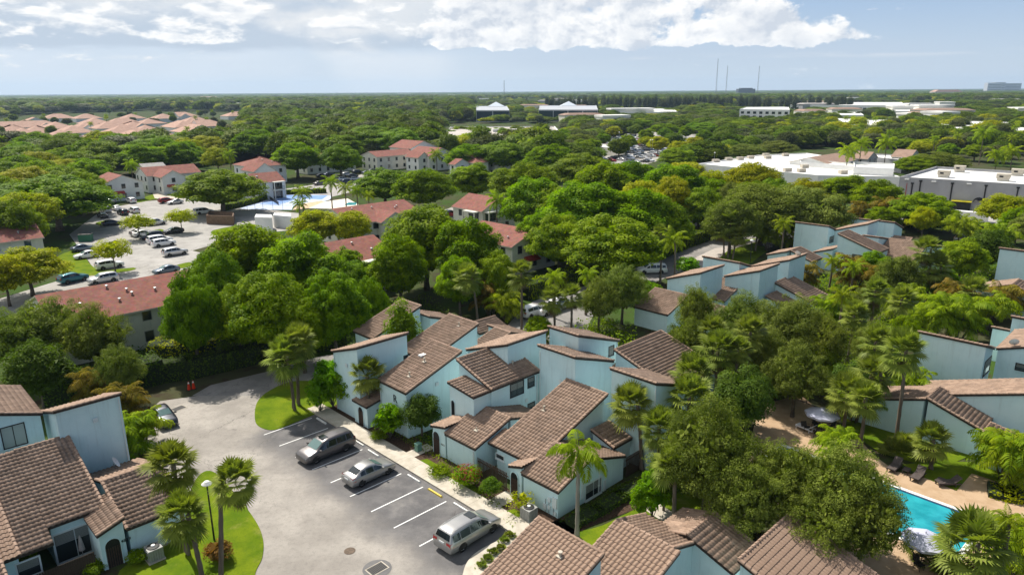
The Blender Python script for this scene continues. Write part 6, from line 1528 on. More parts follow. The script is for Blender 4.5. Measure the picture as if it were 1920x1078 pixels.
sheet('pool_surround', [ZP(770, 575), ZP(930, 510), ZP(1150, 480), ZP(1260, 540), ZP(1230, 560), ZP(1000, 580)], .036, mat('pale_deck', (.60, .55, .46), (.68, .63, .54), 1, .9, coord='World'))
sheet('clubhouse_pool', [ZP(1120, 545), ZP(1160, 520), ZP(1240, 520), ZP(1230, 545)], .06, M_WATER)
def fence(label, pts, h, step=2.4, mesh_=True, m=None):
    root = thing('wire_fence', label, 'fence', (pts[0].x, pts[0].y, 0)); off = -root.location; rails = MB(); pm = MB(); pm.tube([(0, 0, 0), (0, 0, h)], .04, 5); pme = pm.mesh('post', m or M_BLACK)
    for a, b in zip(pts[:-1], pts[1:]):
        L = (b - a).length; n = max(1, round(L / step))
        for k in range(n): p = a.lerp(b, k / n) + off; link('post', pme, root, loc=(p.x, p.y, 0))
        for z in (h, h * .5, .1): rails.beam(a + off + Vector((0, 0, z)), b + off + Vector((0, 0, z)), .04, .04)
    put('rail', rails, m or M_BLACK, root); return root
fence('tall dark wire fence around the tennis court', [G(*ZP(60, 570)), G(*ZP(360, 480)), G(*ZP(560, 425)), G(*ZP(900, 425))], 3.0)
fence('dark wire fence on the near side of the court', [G(*ZP(100, 600)), G(*ZP(330, 600)), G(*ZP(620, 600))], 3.0)
def block(label, quad, h, wm, rm=None, cat='building', name='building', parapet=.5, group=None, parent=None):
    """flat-roofed block; quad: photo pixels of the wall tops seen at height h"""
    P = [G(*q, h) for q in quad]; c = sum(P, Vector()) / len(P); c.z = 0
    area = sum(P[i].x * P[(i + 1) % len(P)].y - P[(i + 1) % len(P)].x * P[i].y for i in range(len(P)))
    if area < 0: P.reverse()
    root = parent or thing(name, label, cat, tuple(c), 0, group); off = -root.location; Q = [(p.x + off.x, p.y + off.y) for p in P]
    wb = MB(); n = len(Q); cx = sum(q[0] for q in Q) / n; cy = sum(q[1] for q in Q) / n
    ins = []
    for i in range(n):
        d0 = (Vector(Q[i]) - Vector(Q[i - 1])).normalized(); d1 = (Vector(Q[(i + 1) % n]) - Vector(Q[i])).normalized(); nn = Vector((-d0.y - d1.y, d0.x + d1.x)).normalized(); ins.append((Q[i][0] + nn.x * .4, Q[i][1] + nn.y * .4))
    for i in range(n):
        j = (i + 1) % n; wb.quad((*Q[i], 0), (*Q[j], 0), (*Q[j], h), (*Q[i], h)); wb.quad((*Q[i], h), (*Q[j], h), (*ins[j], h), (*ins[i], h)); wb.quad((*ins[i], h), (*ins[j], h), (*ins[j], h - parapet), (*ins[i], h - parapet))
    put('wall', wb, wm, root); rb = MB(); rb.quad(*[(*q, h - parapet) for q in ins]); put('roof', rb, rm or M_ROOFW, root); return root, P
M_ROOFW = mat('white_membrane', (.66, .65, .62), (.76, .75, .72), .12, .8, coord='World'); M_GREYW = mat('warehouse_grey', (.30, .30, .31), (.34, .34, .35), .25, .9, .1, 10, coord='World')
ZW = lambda x, y: (1640 + x / 6.736, 280 + y / 6.736)
WH, wp = block('large grey warehouse with white roof at the right edge', [ZW(318, 347), ZW(2600, 485), ZW(2700, 330), ZW(780, 217)], 7.6, M_GREYW, cat='warehouse', name='warehouse', parapet=.7)
wl = G(*ZW(318, 347), 7.6); wr = G(*ZW(1886, 441), 7.6); wd = (wr - wl); wd.z = 0; wd.normalize(); wn = Vector((wd.y, -wd.x, 0)); wn = wn if wn.y < 0 else -wn; wang = math.atan2(wd.y, wd.x)
def onw(x, y):   # point of the front wall seen at a zoom pixel
    o = Vector((0, 0, CAM_H)); u = ZW(x, y); d = G(*u) - o; t = ((wl - o).dot(wn)) / d.dot(wn); return o + d * t
for x, y0, y1 in ((585, 400, 560), (985, 430, 760), (1410, 458, 790), (1815, 485, 760), (480, 430, 640)):
    a = onw(x, y0); z0 = max(.1, onw(x - (y1 - y0) * .12, y1).z) if y1 > 600 else 1.5; mb = MB(); p = a + wn * .15 - WH.location; mb.box((p.x, p.y, (a.z + z0) / 2), (.3, .25, a.z - z0), rz=wang); mb.box((p.x, p.y, a.z), (.7, .45, .35), rz=wang); put('downpipe', mb, M_BLACK, WH)
for x, y in ((410, 380), (750, 407), (1197, 437)): a = onw(x, y) + wn * .25 - WH.location; mb = MB(); mb.box(tuple(a), (1.1, .6, .25), rz=wang); put('wall_light', mb, M_WHITE, WH)
for x in (1310, 1480):
    a = onw(x, 700) + wn * .03 - WH.location; mb = MB(); mb.box((a.x, a.y, 1.2), (1.7, .08, 2.4), rz=wang); d_ = put('door', mb, mat('dark_green_door', (.02, .035, .03), rough=.6), WH); cb = MB()
    for k in range(8):
        t0, t1 = PI * k / 8, PI * (k + 1) / 8; A_ = [Vector((a.x, a.y, 2.3)) + wd * (1.35 * math.cos(t)) + Vector((0, 0, 1.25 * math.sin(t))) for t in (t0, t1)]; cb.quad(A_[0], A_[1], Vector((a.x, a.y, 2.3)) + wn * 1.3 + wd * (1.1 * math.cos(t1)) + Vector((0, 0, .5 * math.sin(t1))), Vector((a.x, a.y, 2.3)) + wn * 1.3 + wd * (1.1 * math.cos(t0)) + Vector((0, 0, .5 * math.sin(t0))))
    put('canopy', cb, M_BLACK, d_)
a = onw(400, 500); mb = MB(); p = a + wn * .1 - WH.location; mb.box((p.x, p.y, 3.0), (.12, .12, 6), rz=wang); put('fire_pipe', mb, mat('red_pipe', (.40, .03, .03)), WH)
for x, y, s in ((870, 330, 1.0), (1070, 265, .95), (1620, 375, 1.05), (1800, 310, 1.0)):
    P = G(*ZW(x, y + 20), 7.0); ac = thing('rooftop_unit', 'pale rooftop cooling unit on the white warehouse roof, %s' % {870: 'front left', 1070: 'back left', 1620: 'front right', 1800: 'back right'}[x], 'cooling unit', (P.x, P.y, 6.9), wang, 'rooftop units of the grey warehouse')
    mb = MB(); mb.box((0, 0, .35), (2.6 * s, 2.2 * s, .7), taper=1.0); put('curb', mb, mat('unit_beige', (.45, .42, .36), (.55, .52, .45), 2, .7), ac); mb = MB(); mb.box((0, 0, 1.3), (2.9 * s, 2.5 * s, 1.2), taper=1.06); put('casing', mb, M_CONC, ac); mb = MB(); mb.box((-.4, -1.27 * s, 1.3), (.9, .06, .6)); put('louvre', mb, M_BLACK, ac)
yw, _ = block('white yard wall in front of the warehouse', [ZW(940, 770), ZW(1440, 815), ZW(1450, 800), ZW(960, 758)], 2.2, M_WHITEW, cat='wall', name='yard_wall', parapet=.05)
P = G(*ZW(1085, 760)); sk = thing('skip_container', 'yellow-lidded bin behind the white yard wall', 'container', (P.x, P.y, 0), wang); mb = MB(); mb.box((0, 0, .9), (4.2, 2.2, 1.8)); put('tub', mb, M_BLACK, sk); mb = MB(); mb.beam((0, -1.2, 2.2), (0, 1.2, 2.6), 4.6, .15); put('lid', mb, mat('yellow_lid', (.70, .60, .03), rough=.6), sk)
ZX = lambda x, y: (1280 + x / 4.364, 260 + y / 4.364)
SH, _ = block('long white flat-roofed shop building behind the road trees', [ZX(130, 205), ZX(620, 135), ZX(1010, 118), ZX(1300, 160), ZX(1780, 312), ZX(1110, 300), ZX(330, 225)], 5.4, M_WHITEW, cat='shop building', name='shop_building', parapet=.4)
block('x', [ZX(960, 190), ZX(1400, 225), ZX(1404, 205), ZX(965, 165)], 6.6, M_WHITEW, parent=SH)
block('x', [ZX(1400, 230), ZX(1730, 245), ZX(1734, 205), ZX(1404, 188)], 7.4, M_WHITEW, parent=SH)
for x, y in ((270, 195), (375, 180), (470, 175), (555, 165), (680, 145), (695, 165), (840, 145), (855, 270), (970, 275), (995, 240), (1310, 290)):
    P = G(*ZX(x, y), 5.0); mb = MB(); mb.box((P.x - SH.location.x, P.y - SH.location.y, 5.6), (2.4, 1.6, 1.1), rz=.2); put('rooftop_unit', mb, M_CONC, SH)
BS = gable('long brown-tiled mansard shop row behind the white roofs', 'U', ZX(1000, 150), ZX(1300, 120), 8, 7, 6.0, M_WHITEW, roofm=mat('brown_far_roof', (.24, .16, .12), (.30, .20, .15), .5, .9), group=None, cat='shop building', name='shop_building', wins=False)
gable('grey shop with gabled porch behind the white parapets, left one', 'V', ZX(1510, 118), ZX(1490, 95), 7.6, 5, 5.4, mat('grey_stucco', (.42, .42, .44), rough=.9), roofm=MATS['brown_far_roof'], group=None, cat='shop building', name='shop_building')
gable('grey shop with gabled porch behind the white parapets, right one', 'V', ZX(1845, 105), ZX(1820, 75), 7.8, 5.5, 5.4, MATS['grey_stucco'], roofm=MATS['brown_far_roof'], group=None, cat='shop building', name='shop_building')
block('grey connecting shop front between the gabled porches', [ZX(1560, 150), ZX(1800, 175), ZX(1790, 135), ZX(1570, 125)], 5.0, MATS['grey_stucco'], cat='shop building', name='shop_building')
# huts by the playground
HA, _ = block('small white hut with an open hatch by the playground', [ZP(245, 660), ZP(415, 665), ZP(410, 635), ZP(260, 630)], 3.2, M_WHITEW, cat='hut', name='hut', parapet=.1)
HB, _ = block('small white hut with one window left of the yellow-green tree', [ZP(425, 640), ZP(600, 655), ZP(600, 625), ZP(440, 615)], 3.0, M_WHITEW, cat='hut', name='hut', parapet=.1)
SD, _ = block('brown timber bin enclosure under the spreading tree', [ZC(1085, 690), ZC(1330, 700), ZC(1340, 660), ZC(1110, 650)], 2.2, mat('brown_timber', (.13, .085, .055), (.18, .12, .08), 2, .9), cat='bin enclosure', name='bin_enclosure', parapet=1.8)
def lamp(u, v, h, label, head='disc', lean=0):
    P = G(u, v); root = thing('street_lamp', label, 'street lamp', (P.x, P.y, 0)); mb = MB(); mb.tube([(0, 0, 0), (0, 0, h)], [.07, .05], 8); put('pole', mb, M_BLACK if h < 6 else M_STEELG, root)
    mb = MB(); mb.lathe([(.001, .22), (.16, .18), (.36, 0), (.34, -.05), (.12, -.07), (.001, -.07)], (0, 0, h), 14); put('lamp_head', mb, M_WHITE, root)
lamp(402, 1013, 4.6, 'black lamp post with white disc head on the left island'); lamp(1406, 497, 4.6, 'black lamp post on the entry lawn'); lamp(1425, 430, 4, 'lamp post behind the oak') if False else None
for i, (u, v, h) in enumerate(((1160, 285, 10), (1218, 300, 9), (1222, 300, 9), (1338, 320, 7))):
    lamp(u, v, h, 'tall pole of the shop car park, %s' % ['far left', 'left of the close pair', 'right of the close pair', 'at the white shop corner'][i])
# ------------------------------------------------------------------ smaller things near the camera
def cone(u, v, label):
    P = G(u, v); r = thing('traffic_cone', label, 'traffic cone', (P.x, P.y, .02)); mb = MB(); mb.box((0, 0, .03), (.5, .5, .05)); put('base', mb, M_BLACK, r)
    mb = MB(); mb.lathe([(.20, .05), (.05, .95), (.001, .97)], n=12); put('body', mb, mat('cone_red', (.65, .04, .01), rough=.5), r); mb = MB(); mb.lathe([(.092, .72), (.062, .9)], n=12); put('white_band', mb, M_WHITE, r)
cone(355, 731, 'left of two red-orange traffic cones at the lane edge'); cone(363.5, 729, 'right of two red-orange traffic cones at the lane edge')
def ac_unit(u, v, label, rz=AZG, s=.95):
    P = G(u, v); r = thing('air_conditioner', label, 'air conditioner', (P.x, P.y, .03), rz); mb = MB(); mb.box((0, 0, .06), (1.1, 1.1, .12)); put('pad', mb, M_CONC, r)
    c = MB(); c.box((0, 0, .55), (s, s, .86)); put('casing', c, mat('ac_grey', (.24, .24, .22), (.31, .31, .29), 4, .6), r)
    f = MB()
    for k in range(6):
        for q in range(4):
            ang = q * PI / 2; x = -s / 2 + s * (k + .5) / 6; f.box((x * math.cos(ang) - (s / 2 + .01) * math.sin(ang), x * math.sin(ang) + (s / 2 + .01) * math.cos(ang), .55), (.05, .02, .74), rz=ang)
    put('fins', f, M_STEELG, r); g = MB(); g.lathe([(.40, 0), (.40, .05), (.30, .07), (.12, .08), (.001, .09)], (0, 0, .98), 16); put('fan_guard', g, M_PLASTIC, r); h = MB(); h.lathe([(.14, .08), (.13, .14), (.001, .15)], (0, 0, .98), 10); put('fan_hub', h, M_WHITE, r)
p = ZB(985, 870); ac_unit(p[0], p[1] - 2, 'grey air conditioner unit beside the corner villa meter boxes')
ac_unit(291, 1048, 'grey air conditioner on a pad by the arched gate at lower left')
def picket(label, a, b, h=1.7, step=.17, gap=True, name='picket_fence', m=None, post=None, w_=.10):
    r = thing(name, label, 'fence', (a.x, a.y, 0)); off = -r.location; L = (b - a).length; d = (b - a) / L; n = int(L / step); ang = math.atan2(d.y, d.x); pm = MB(); pm.box((0, 0, h / 2), (w_, .03, h)); me = pm.mesh('picket', m or M_DARKWOOD)
    for k in range(min(n, 300)): p = a + d * (step * (k + .5)) + off; link('picket', me, r, loc=(p.x, p.y, .02), rz=ang)
    rb = MB()
    for z in (.3, h - .3): rb.beam(a + off + Vector((0, 0, z)) + Vector((-d.y, d.x, 0)) * .03, b + off + Vector((0, 0, z)) + Vector((-d.y, d.x, 0)) * .03, .03, .1)
    put('rail', rb, m or M_DARKWOOD, r); return r
picket('dark wooden picket fence between the two arched entry wings', AB(35.0, 40.0), AB(35.0, 36.3))
picket('dark picket fence right of the corner villa, by the sabal palm', AB(43.4, 31.0), AB(47.5, 31.0), 1.9)
picket('low dark board fence at the left villa terrace', AB(4.4, 49.3), AB(8.8, 49.3), 1.3, .14, w_=.12)
picket('dark board fence right of the low shed roof under the oaks', AB(41.5, 19.5), AB(41.5, 13.0), 1.9, .16)
ir = thing
pts = [Z_ for Z_ in ((1452, 735), (1512, 757), (1560, 775))]
fn = fence('black iron fence behind the parasol terrace', [G(*q) for q in pts], 1.5, 2.2)
for a, b in zip(pts[:-1], pts[1:]):
    A, B = G(*a), G(*b); L = (B - A).length; n = int(L / .13); mb = MB(); mb.tube([(0, 0, .1), (0, 0, 1.5)], .012, 4); me = mb.mesh('bar', M_BLACK)
    for k in range(n): q = A.lerp(B, k / n) - fn.location; link('bar', me, fn, loc=(q.x, q.y, 0))
fn = fence('black iron fence beside the path under the forked oak', [G(1385, 940), G(1420, 960), G(1450, 985)], 1.5, 2.0)
A, B = G(1385, 940), G(1450, 985)
for k in range(60): q = A.lerp(B, k / 60) - fn.location; link('bar', me, fn, loc=(q.x, q.y, 0))
# parasol, table, chairs
def parasol(u, v, r, h, label, c, table=True):
    P = G(u, v); root = thing('parasol', label, 'parasol', (P.x, P.y, .05), .2); mb = MB(); n = 8
    for i in range(n):
        a, b = 2 * PI * i / n, 2 * PI * (i + 1) / n; p, q = (r * math.cos(a), r * math.sin(a), h - .55), (r * math.cos(b), r * math.sin(b), h - .55); mid = ((p[0] + q[0]) / 2 * .97, (p[1] + q[1]) / 2 * .97, h - .52)
        mb.quad((0, 0, h), p, mid); mb.quad((0, 0, h), mid, q); mb.quad(p, (p[0], p[1], h - .68), (q[0], q[1], h - .68), q)
    put('canopy', mb, c, root); mb = MB(); mb.tube([(0, 0, 0), (0, 0, h + .12)], .03, 8); put('pole', mb, M_STEELG, root); mb = MB()
    for i in range(n): a = 2 * PI * i / n; mb.beam((0, 0, h - .08), (r * .98 * math.cos(a), r * .98 * math.sin(a), h - .58), .02, .02)
    put('rib', mb, M_STEELG, root)
    return P
M_CANV = mat('pale_canvas', (.40, .41, .52), (.46, .47, .57), 2, .9)
Pp = parasol(1537, 812, 1.55, 2.5, 'pale lavender parasol over the dark dining set', M_CANV)
P2 = parasol(1726, 1058, 1.5, 2.4, 'white striped parasol beside the pool, right of the front oaks', M_CANV)
tb = thing('dining_table', 'round dark table under the pale parasol', 'table', (Pp.x, Pp.y, .05)); mb = MB(); mb.lathe([(.001, .72), (.62, .72), (.62, .69), (.001, .69)], n=16); put('tabletop', mb, M_PLASTIC, tb)
for a in (0, 1, 2, 3): mb = MB(); mb.tube([(math.cos(a * PI / 2 + .8) * .45, math.sin(a * PI / 2 + .8) * .45, 0), (math.cos(a * PI / 2 + .8) * .3, math.sin(a * PI / 2 + .8) * .3, .70)], .025, 6); put('leg', mb, M_PLASTIC, tb)
def chair(P, rz, label, m):
    r = thing('patio_chair', label, 'chair', (P.x, P.y, .05), rz, 'patio chairs'); mb = MB(); mb.box((0, 0, .43), (.52, .5, .05)); put('seat', mb, m, r); mb = MB(); mb.beam((-.26, 0, .45), (-.36, 0, .98), .5, .04); put('backrest', mb, m, r)
    for x, y in ((.22, .2), (.22, -.2), (-.22, .2), (-.22, -.2)): mb = MB(); mb.tube([(x, y, 0), (x, y, .42)], .02, 5); put('leg', mb, m, r)
    for s in (1, -1): mb = MB(); mb.beam((-.3, s * .26, .64), (.22, s * .26, .64), .05, .04); put('armrest', mb, m, r)
for i in range(5): a = 2 * PI * i / 5 + .3; chair(Pp + Vector((math.cos(a) * 1.15, math.sin(a) * 1.15, 0)), a + PI, ['dark patio chair right of the parasol table', 'dark patio chair behind the parasol table', 'dark patio chair left behind the parasol table', 'dark patio chair left front of the parasol table', 'dark patio chair in front of the parasol table'][i], M_PLASTIC)
chair(G(1722, 1068), -1.2, 'dark chair under the white striped parasol', M_PLASTIC)
# loungers
M_WICK = mat('dark_wicker', (.055, .042, .038), (.09, .072, .065), 12, .8, .3)
def lounger(u, v, rz, label, m=None, flat=False):
    P = G(u, v); r = thing('sun_lounger', label, 'sun lounger', (P.x, P.y, .055), rz, 'sun loungers by the pool'); m = m or M_WICK; mb = MB(); mb.box((.35, 0, .33), (1.25, .66, .07)); put('seat', mb, m, r); mb = MB(); mb.beam((-.28, 0, .34), (-.80, 0, .80), .66, .06); put('backrest', mb, m, r)
    for x, y in ((.9, .28), (.9, -.28), (-.4, .28), (-.4, -.28)): mb = MB(); mb.box((x, y, .15), (.07, .07, .3)); put('leg', mb, m, r)
    mb = MB()
    for s in (1, -1): mb.beam((-.8, s * .33, .28), (.98, s * .33, .28), .05, .09)
    put('frame', mb, m, r)
def stool(u, v, label): P = G(u, v); r = thing('side_table', label, 'side table', (P.x, P.y, .055), AZG); mb = MB(); mb.box((0, 0, .36), (.75, .5, .05)); put('tabletop', mb, M_WICK, r); [put('leg', (lambda m_: (m_.box((x, y, .17), (.06, .06, .34)), m_)[1])(MB()), M_WICK, r) for x in (.3, -.3) for y in (.2, -.2)]
pdang = math.atan2(-pn.y, -pn.x)
lounger(*P_(525, 290), pdang + PI, 'dark wicker lounger at poolside, middle one with raised back'); lounger(*P_(775, 350), pdang + PI - .75, 'dark wicker lounger at poolside, right one beside a low table')
lounger(*P_(335, 215), pdang + PI, 'dark wicker lounger at poolside, left one under the oak leaves')
stool(*P_(430, 250), 'low dark side table left of the middle lounger'); stool(*P_(705, 335), 'low dark side table left of the right lounger')
M_WL = mat('white_sling', (.62, .62, .66), rough=.8); lounger(1512, 808, 2.2, 'pale lounger beside the parasol table', M_WL)
# furled parasol on the terrace at left
P = AB(8.3, 50.6); r = thing('furled_parasol', 'furled grey parasol standing on the dark left terrace', 'parasol', (P.x, P.y, .03)); mb = MB(); mb.tube([(0, 0, 0), (0, 0, 2.1)], .025, 6); put('pole', mb, M_STEELG, r); mb = MB(); mb.lathe([(.20, 1.0), (.17, 1.3), (.10, 1.8), (.02, 2.15)], n=9); put('canopy', mb, mat('furled_cloth', (.26, .24, .23), (.34, .32, .30), 5, .9), r)
# storm drains and manhole
def drain(u, v, label, rz, ring=True):
    P = G(u, v); r = thing('storm_drain', label, 'storm drain', (P.x, P.y, 0), rz)
    if ring: mb = MB(); mb.lathe([(.98, .026), (.001, .028)], n=24); put('patch', mb, M_STALL, r)
    mb = MB(); mb.box((0, 0, .02), (1.35, .95, .04)); put('frame', mb, M_CONC, r); bar = MB(); bar.box((0, 0, 0), (.05, .8, .03)); me = bar.mesh('grate_bar', M_BLACK)
    gb = MB(); gb.box((0, 0, .034), (1.2, .82, .02)); put('pit', gb, M_BLACK, r)
    bm_ = MB(); bm_.box((0, 0, 0), (.045, .8, .03)); me = bm_.mesh('grate_bar', mat('cast_iron', (.075, .07, .065), rough=.7))
    for k in range(10): link('grate_bar', me, r, loc=(-.54 + k * .12, 0, .05))
drain(*ZB(415, 1054), 'square grated drain in a round dark patch at the bottom', AZG); drain(*((200 + 648 / 4.8), (680 + 412 / 4.8)), 'grated drain in the aisle near the traffic cones', AZG + .2, False)
P = G(*ZB(312, 987)); r = thing('manhole_cover', 'rusty round cover in a worn dip of the aisle', 'manhole', (P.x, P.y, .02)); mb = MB(); mb.lathe([(.40, 0), (.40, .012), (.001, .014)], n=20); put('lid', mb, mat('rusty_iron', (.10, .075, .055), (.15, .11, .08), 6, .9), r)
# transformer box
P = G(*ZB(570, 612)); r = thing('utility_box', 'small green utility box in the mulch by the villa entry', 'utility box', (P.x, P.y, .03), AZG); mb = MB(); mb.box((0, 0, .35), (.5, .45, .7), taper=.95); put('casing', mb, mat('utility_green', (.12, .24, .19), rough=.6), r); mb = MB(); mb.box((0, 0, .73), (.54, .49, .06)); put('lid', mb, MATS['utility_green'], r)
# green bin in the apartment lot
P = G(*ZA(352, 550)); r = thing('green_bin', 'green refuse container at the shaded end of the car park', 'bin', (P.x, P.y, .03), .2); mb = MB(); mb.box((0, 0, .75), (2.4, 1.6, 1.5), taper=1.05); put('tub', mb, mat('bin_green', (.03, .14, .08), rough=.6), r); mb = MB(); mb.box((0, 0, 1.54), (2.55, 1.75, .08)); put('lid', mb, M_BLACK, r)
# satellite dishes
def dish(P, label, rz=0): 
    r = thing('satellite_dish', label, 'satellite dish', tuple(P), rz); mb = MB(); mb.lathe([(.001, 0), (.25, .04), (.45, .13)], n=16); o = put('dish', mb, M_WHITE, r); o.rotation_euler = (R(60), 0, 0); o.location = (0, 0, .55); mb = MB(); mb.tube([(0, 0, 0), (0, .1, .5)], .03, 6); put('mast', mb, M_STEELG, r)
a_, b_, z_ = hit(ZX(0, 0), 'b', 43) if False else (101.2, 42.95, 7.36); dish(AB(101.0, 43.2, 7.2), 'white satellite dish on the long thin villa roof edge', 2.4)
dish(AB(12.6, 57.3, 2.7), 'small white dish on the shaded roof behind the blue wall at left', 2.0); dish(AB(82.6, 12.6, 5.9), 'white satellite dish on the wall of the right edge villa', 2.8)
# dark rocks and planting texture left out; leaves on lawn
# ------------------------------------------------------------------ middle and far distance
OCC = [(a, b, r) for a, b, r in TREES]
for o in list(S.objects):
    if o.parent is None and o.get('category') in ('apartment building', 'warehouse', 'shop building', 'house', 'hut', 'car', 'building'):
        OCC.append((o.location.x, o.location.y, {'apartment building': 11, 'warehouse': 26, 'shop building': 16, 'house': 8, 'hut': 4, 'building': 12}.get(o['category'], 2.5)))
def inpoly(u, v, poly):
    c = False
    for i in range(len(poly)):
        a, b = poly[i], poly[i - 1]
        if (a[1] > v) != (b[1] > v) and u < (b[0] - a[0]) * (v - a[1]) / (b[1] - a[1]) + a[0]: c = not c
    return c
CLEAR = [[(130, 440), (170, 400), (195, 385), (345, 365), (420, 378), (480, 390), (560, 400), (560, 440), (470, 445), (360, 480), (440, 500), (480, 520), (300, 530), (0, 620), (0, 560), (130, 520)],      # lots
         [(430, 350), (520, 340), (600, 335), (760, 315), (750, 360), (620, 410), (400, 410)], [(800, 425), (900, 360), (940, 390), (890, 440)],
         [(1290, 330), (1420, 285), (1560, 275), (1700, 300), (1960, 310), (1960, 420), (1670, 400), (1480, 350)],
         [(1105, 305), (1120, 258), (1230, 246), (1350, 256), (1350, 290), (1250, 318), (1160, 330)],
         [(-40, 292), (-40, 226), (100, 214), (250, 209), (470, 212), (460, 250), (430, 280), (300, 288)],
         [(820, 262), (830, 232), (1060, 232), (1060, 262)]]
def cleared(P, pad=0): u, v = PX(P); return any(inpoly(u, v, q) for q in CLEAR)
rz_ = random.Random(99)
def scatter(label, cat, poly, n, kinds, hr, rr, group, maxtry=60):
    """individual trees of one wood, placed at random inside a polygon of ground pixels"""
    P = [G(*p) for p in poly]; xs = [p.x for p in P]; ys = [p.y for p in P]; k = 0; t_ = 0; us = [p[0] for p in poly]; u0, u1 = max(0, min(us)), min(1920, max(us))
    while k < n and t_ < n * maxtry:
        t_ += 1; x, y = rz_.uniform(min(xs), max(xs)), rz_.uniform(min(ys), max(ys)); q = Vector((x, y, 0)); u, v = PX(q)
        if not inpoly(u, v, poly) or cleared(q): continue
        r_ = rz_.uniform(*rr)
        if any((x - a) ** 2 + (y - b) ** 2 < ((r_ + c) * .72) ** 2 for a, b, c in OCC): continue
        kd = rz_.choice(kinds); OCC.append((x, y, r_)); k += 1; f_ = (u - u0) / (u1 - u0); gw = 'palm' if kd == 'palm' else {'l': 'bright green', 'f': 'dark green', 'y': 'yellow-green', 'o': 'grey-green'}[kd[0]] + ' tree'
        gw = 'yellow-green tree' if kd == 'faryellow' else 'grey-green tree' if kd == 'faroak' else gw; lb = '%s %s, %s' % (gw, label, 'left part' if f_ < .33 else 'right part' if f_ > .67 else 'middle')
        if kd == 'palm': palm(q, rz_.uniform(7, 11), 2.6, lb, 'feather', (.3, 0), group)
        else: tree(kd, q, rz_.uniform(*hr), r_, lb, cat, group)
    return k
L_ = 'lush'; Y_ = 'yellow'; O_ = 'oakmid'
n = 0
n += scatter('in the belt behind the left flats', 'tree', [(0, 335), (0, 292), (300, 290), (430, 280), (440, 302), (330, 330), (190, 345)], 60, [L_, L_, O_, Y_, 'lush', 'palm'], (10.5, 13.5), (7, 10), 'trees behind the left flats')
n += scatter('in the wood behind the twin round trees', 'tree', [(430, 300), (440, 250), (700, 250), (760, 262), (760, 300), (600, 315)], 38, [L_, L_, L_, O_], (11, 15), (7, 10), 'trees behind the twin grove')
n += scatter('before the white school', 'tree', [(830, 300), (820, 262), (1110, 262), (1130, 300), (1020, 325), (950, 300)], 32, [L_, L_, O_, Y_, 'palm'], (7.5, 10), (5.5, 8), 'trees behind the centre flats')
n += scatter('in the gardens left of the car park', 'tree', [(0, 450), (0, 380), (90, 345), (190, 350), (170, 400), (60, 470)], 14, [L_, L_, Y_], (10, 13), (6, 8.5), 'trees left of the car park')
n += scatter('around the distant shop car park', 'tree', [(1100, 262), (1100, 240), (1400, 232), (1560, 250), (1480, 275), (1290, 330), (1170, 320)], 56, ['fartree', 'fartree', 'faryellow', 'faroak', L_], (7, 9.5), (5.5, 7.5), 'trees around the shop car park')
n += scatter('among the distant shops at right', 'tree', [(1480, 275), (1560, 240), (1920, 235), (1960, 300), (1700, 288)], 60, ['fartree', 'faryellow', 'faroak', 'palm', 'palm'], (9, 12), (5.5, 8), 'trees among the distant shops')
n += scatter('along the road before the villas', 'tree', [(1150, 475), (1110, 450), (1330, 395), (1420, 395), (1500, 395), (1560, 410), (1430, 430), (1300, 440)], 8, [L_, O_], (8, 11), (4, 5.5), 'trees of the road belt')
n += scatter('beside the warehouse hedge', 'tree', [(1580, 440), (1700, 430), (1960, 465), (1960, 490), (1700, 460)], 4, [L_, O_, Y_], (6, 8), (3, 4.5), 'trees beside the warehouse hedge')
n += scatter('in the cream apartments garden', 'tree', [(440, 560), (600, 540), (700, 520), (760, 560), (560, 640), (440, 640)], 5, [L_], (7, 9), (3, 4), 'trees around the cream apartments')
n += scatter('beyond the grey warehouse', 'tree', [(1690, 300), (1560, 262), (1620, 255), (1960, 262), (1960, 312)], 34, ['fartree', 'faroak', L_, 'palm', 'faryellow'], (6.5, 8.5), (4.5, 6.5), 'trees beyond the grey warehouse')
CL0 = CLEAR[:]; CLEAR = [q for q in CLEAR if q[0] != (-40, 292)]
n += scatter('between the orange-tiled houses', 'tree', [(-20, 270), (0, 226), (250, 212), (450, 216), (440, 262)], 44, ['faroak', 'fartree', 'palm'], (7, 9.5), (3.5, 5.5), 'trees between the orange-tiled houses')
CLEAR = CL0
# orange tiled estate, each house its own hip roof
k = 0
for j in range(6):
    for i in range(11):
        u = -30 + i * 47 + (j % 2) * 22 + rz_.uniform(-8, 8); v = 219 + j * 8.2 + rz_.uniform(-2, 2) - i * .5 + (5 if i < 3 else 0)
        if u > 460 - j * 16 or rz_.random() < .22: continue
        P = G(u, v, 7.0); a, b = toab(P); ln = rz_.uniform(20, 34); ax = 'U' if rz_.random() < .55 else 'V'; hz_ = (1, 1) if rz_.random() < .7 else (0, 1)
        q0, q1 = ((a - ln / 2, b), (a + ln / 2, b)) if ax == 'U' else ((a, b - ln / 2), (a, b + ln / 2))
        r_, g_ = gable('orange-tiled estate house, %s row, %s' % (['farthest', 'second farthest', 'third farthest', 'third nearest', 'second nearest', 'nearest'][j], 'at the left edge' if u < 90 else 'left part' if u < 200 else 'middle' if u < 320 else 'right part'), ax, q0, q1, 9.0, 11.5, 4.2, M_WHITEW, hip=hz_, roofm=M_ORANGE, abs_=True, wins=False, cat='house', name='estate_house', group='orange-tiled houses of the estate')
        if rz_.random() < .5: gable('x', 'V' if ax == 'U' else 'U', (a + rz_.uniform(-6, 6), b - 13), (a + rz_.uniform(-6, 6), b - 1), 7.2, 5, 4.2, M_WHITEW, roofm=M_ORANGE, abs_=True, wins=False, parent=r_) if ax == 'U' else None
        k += 1
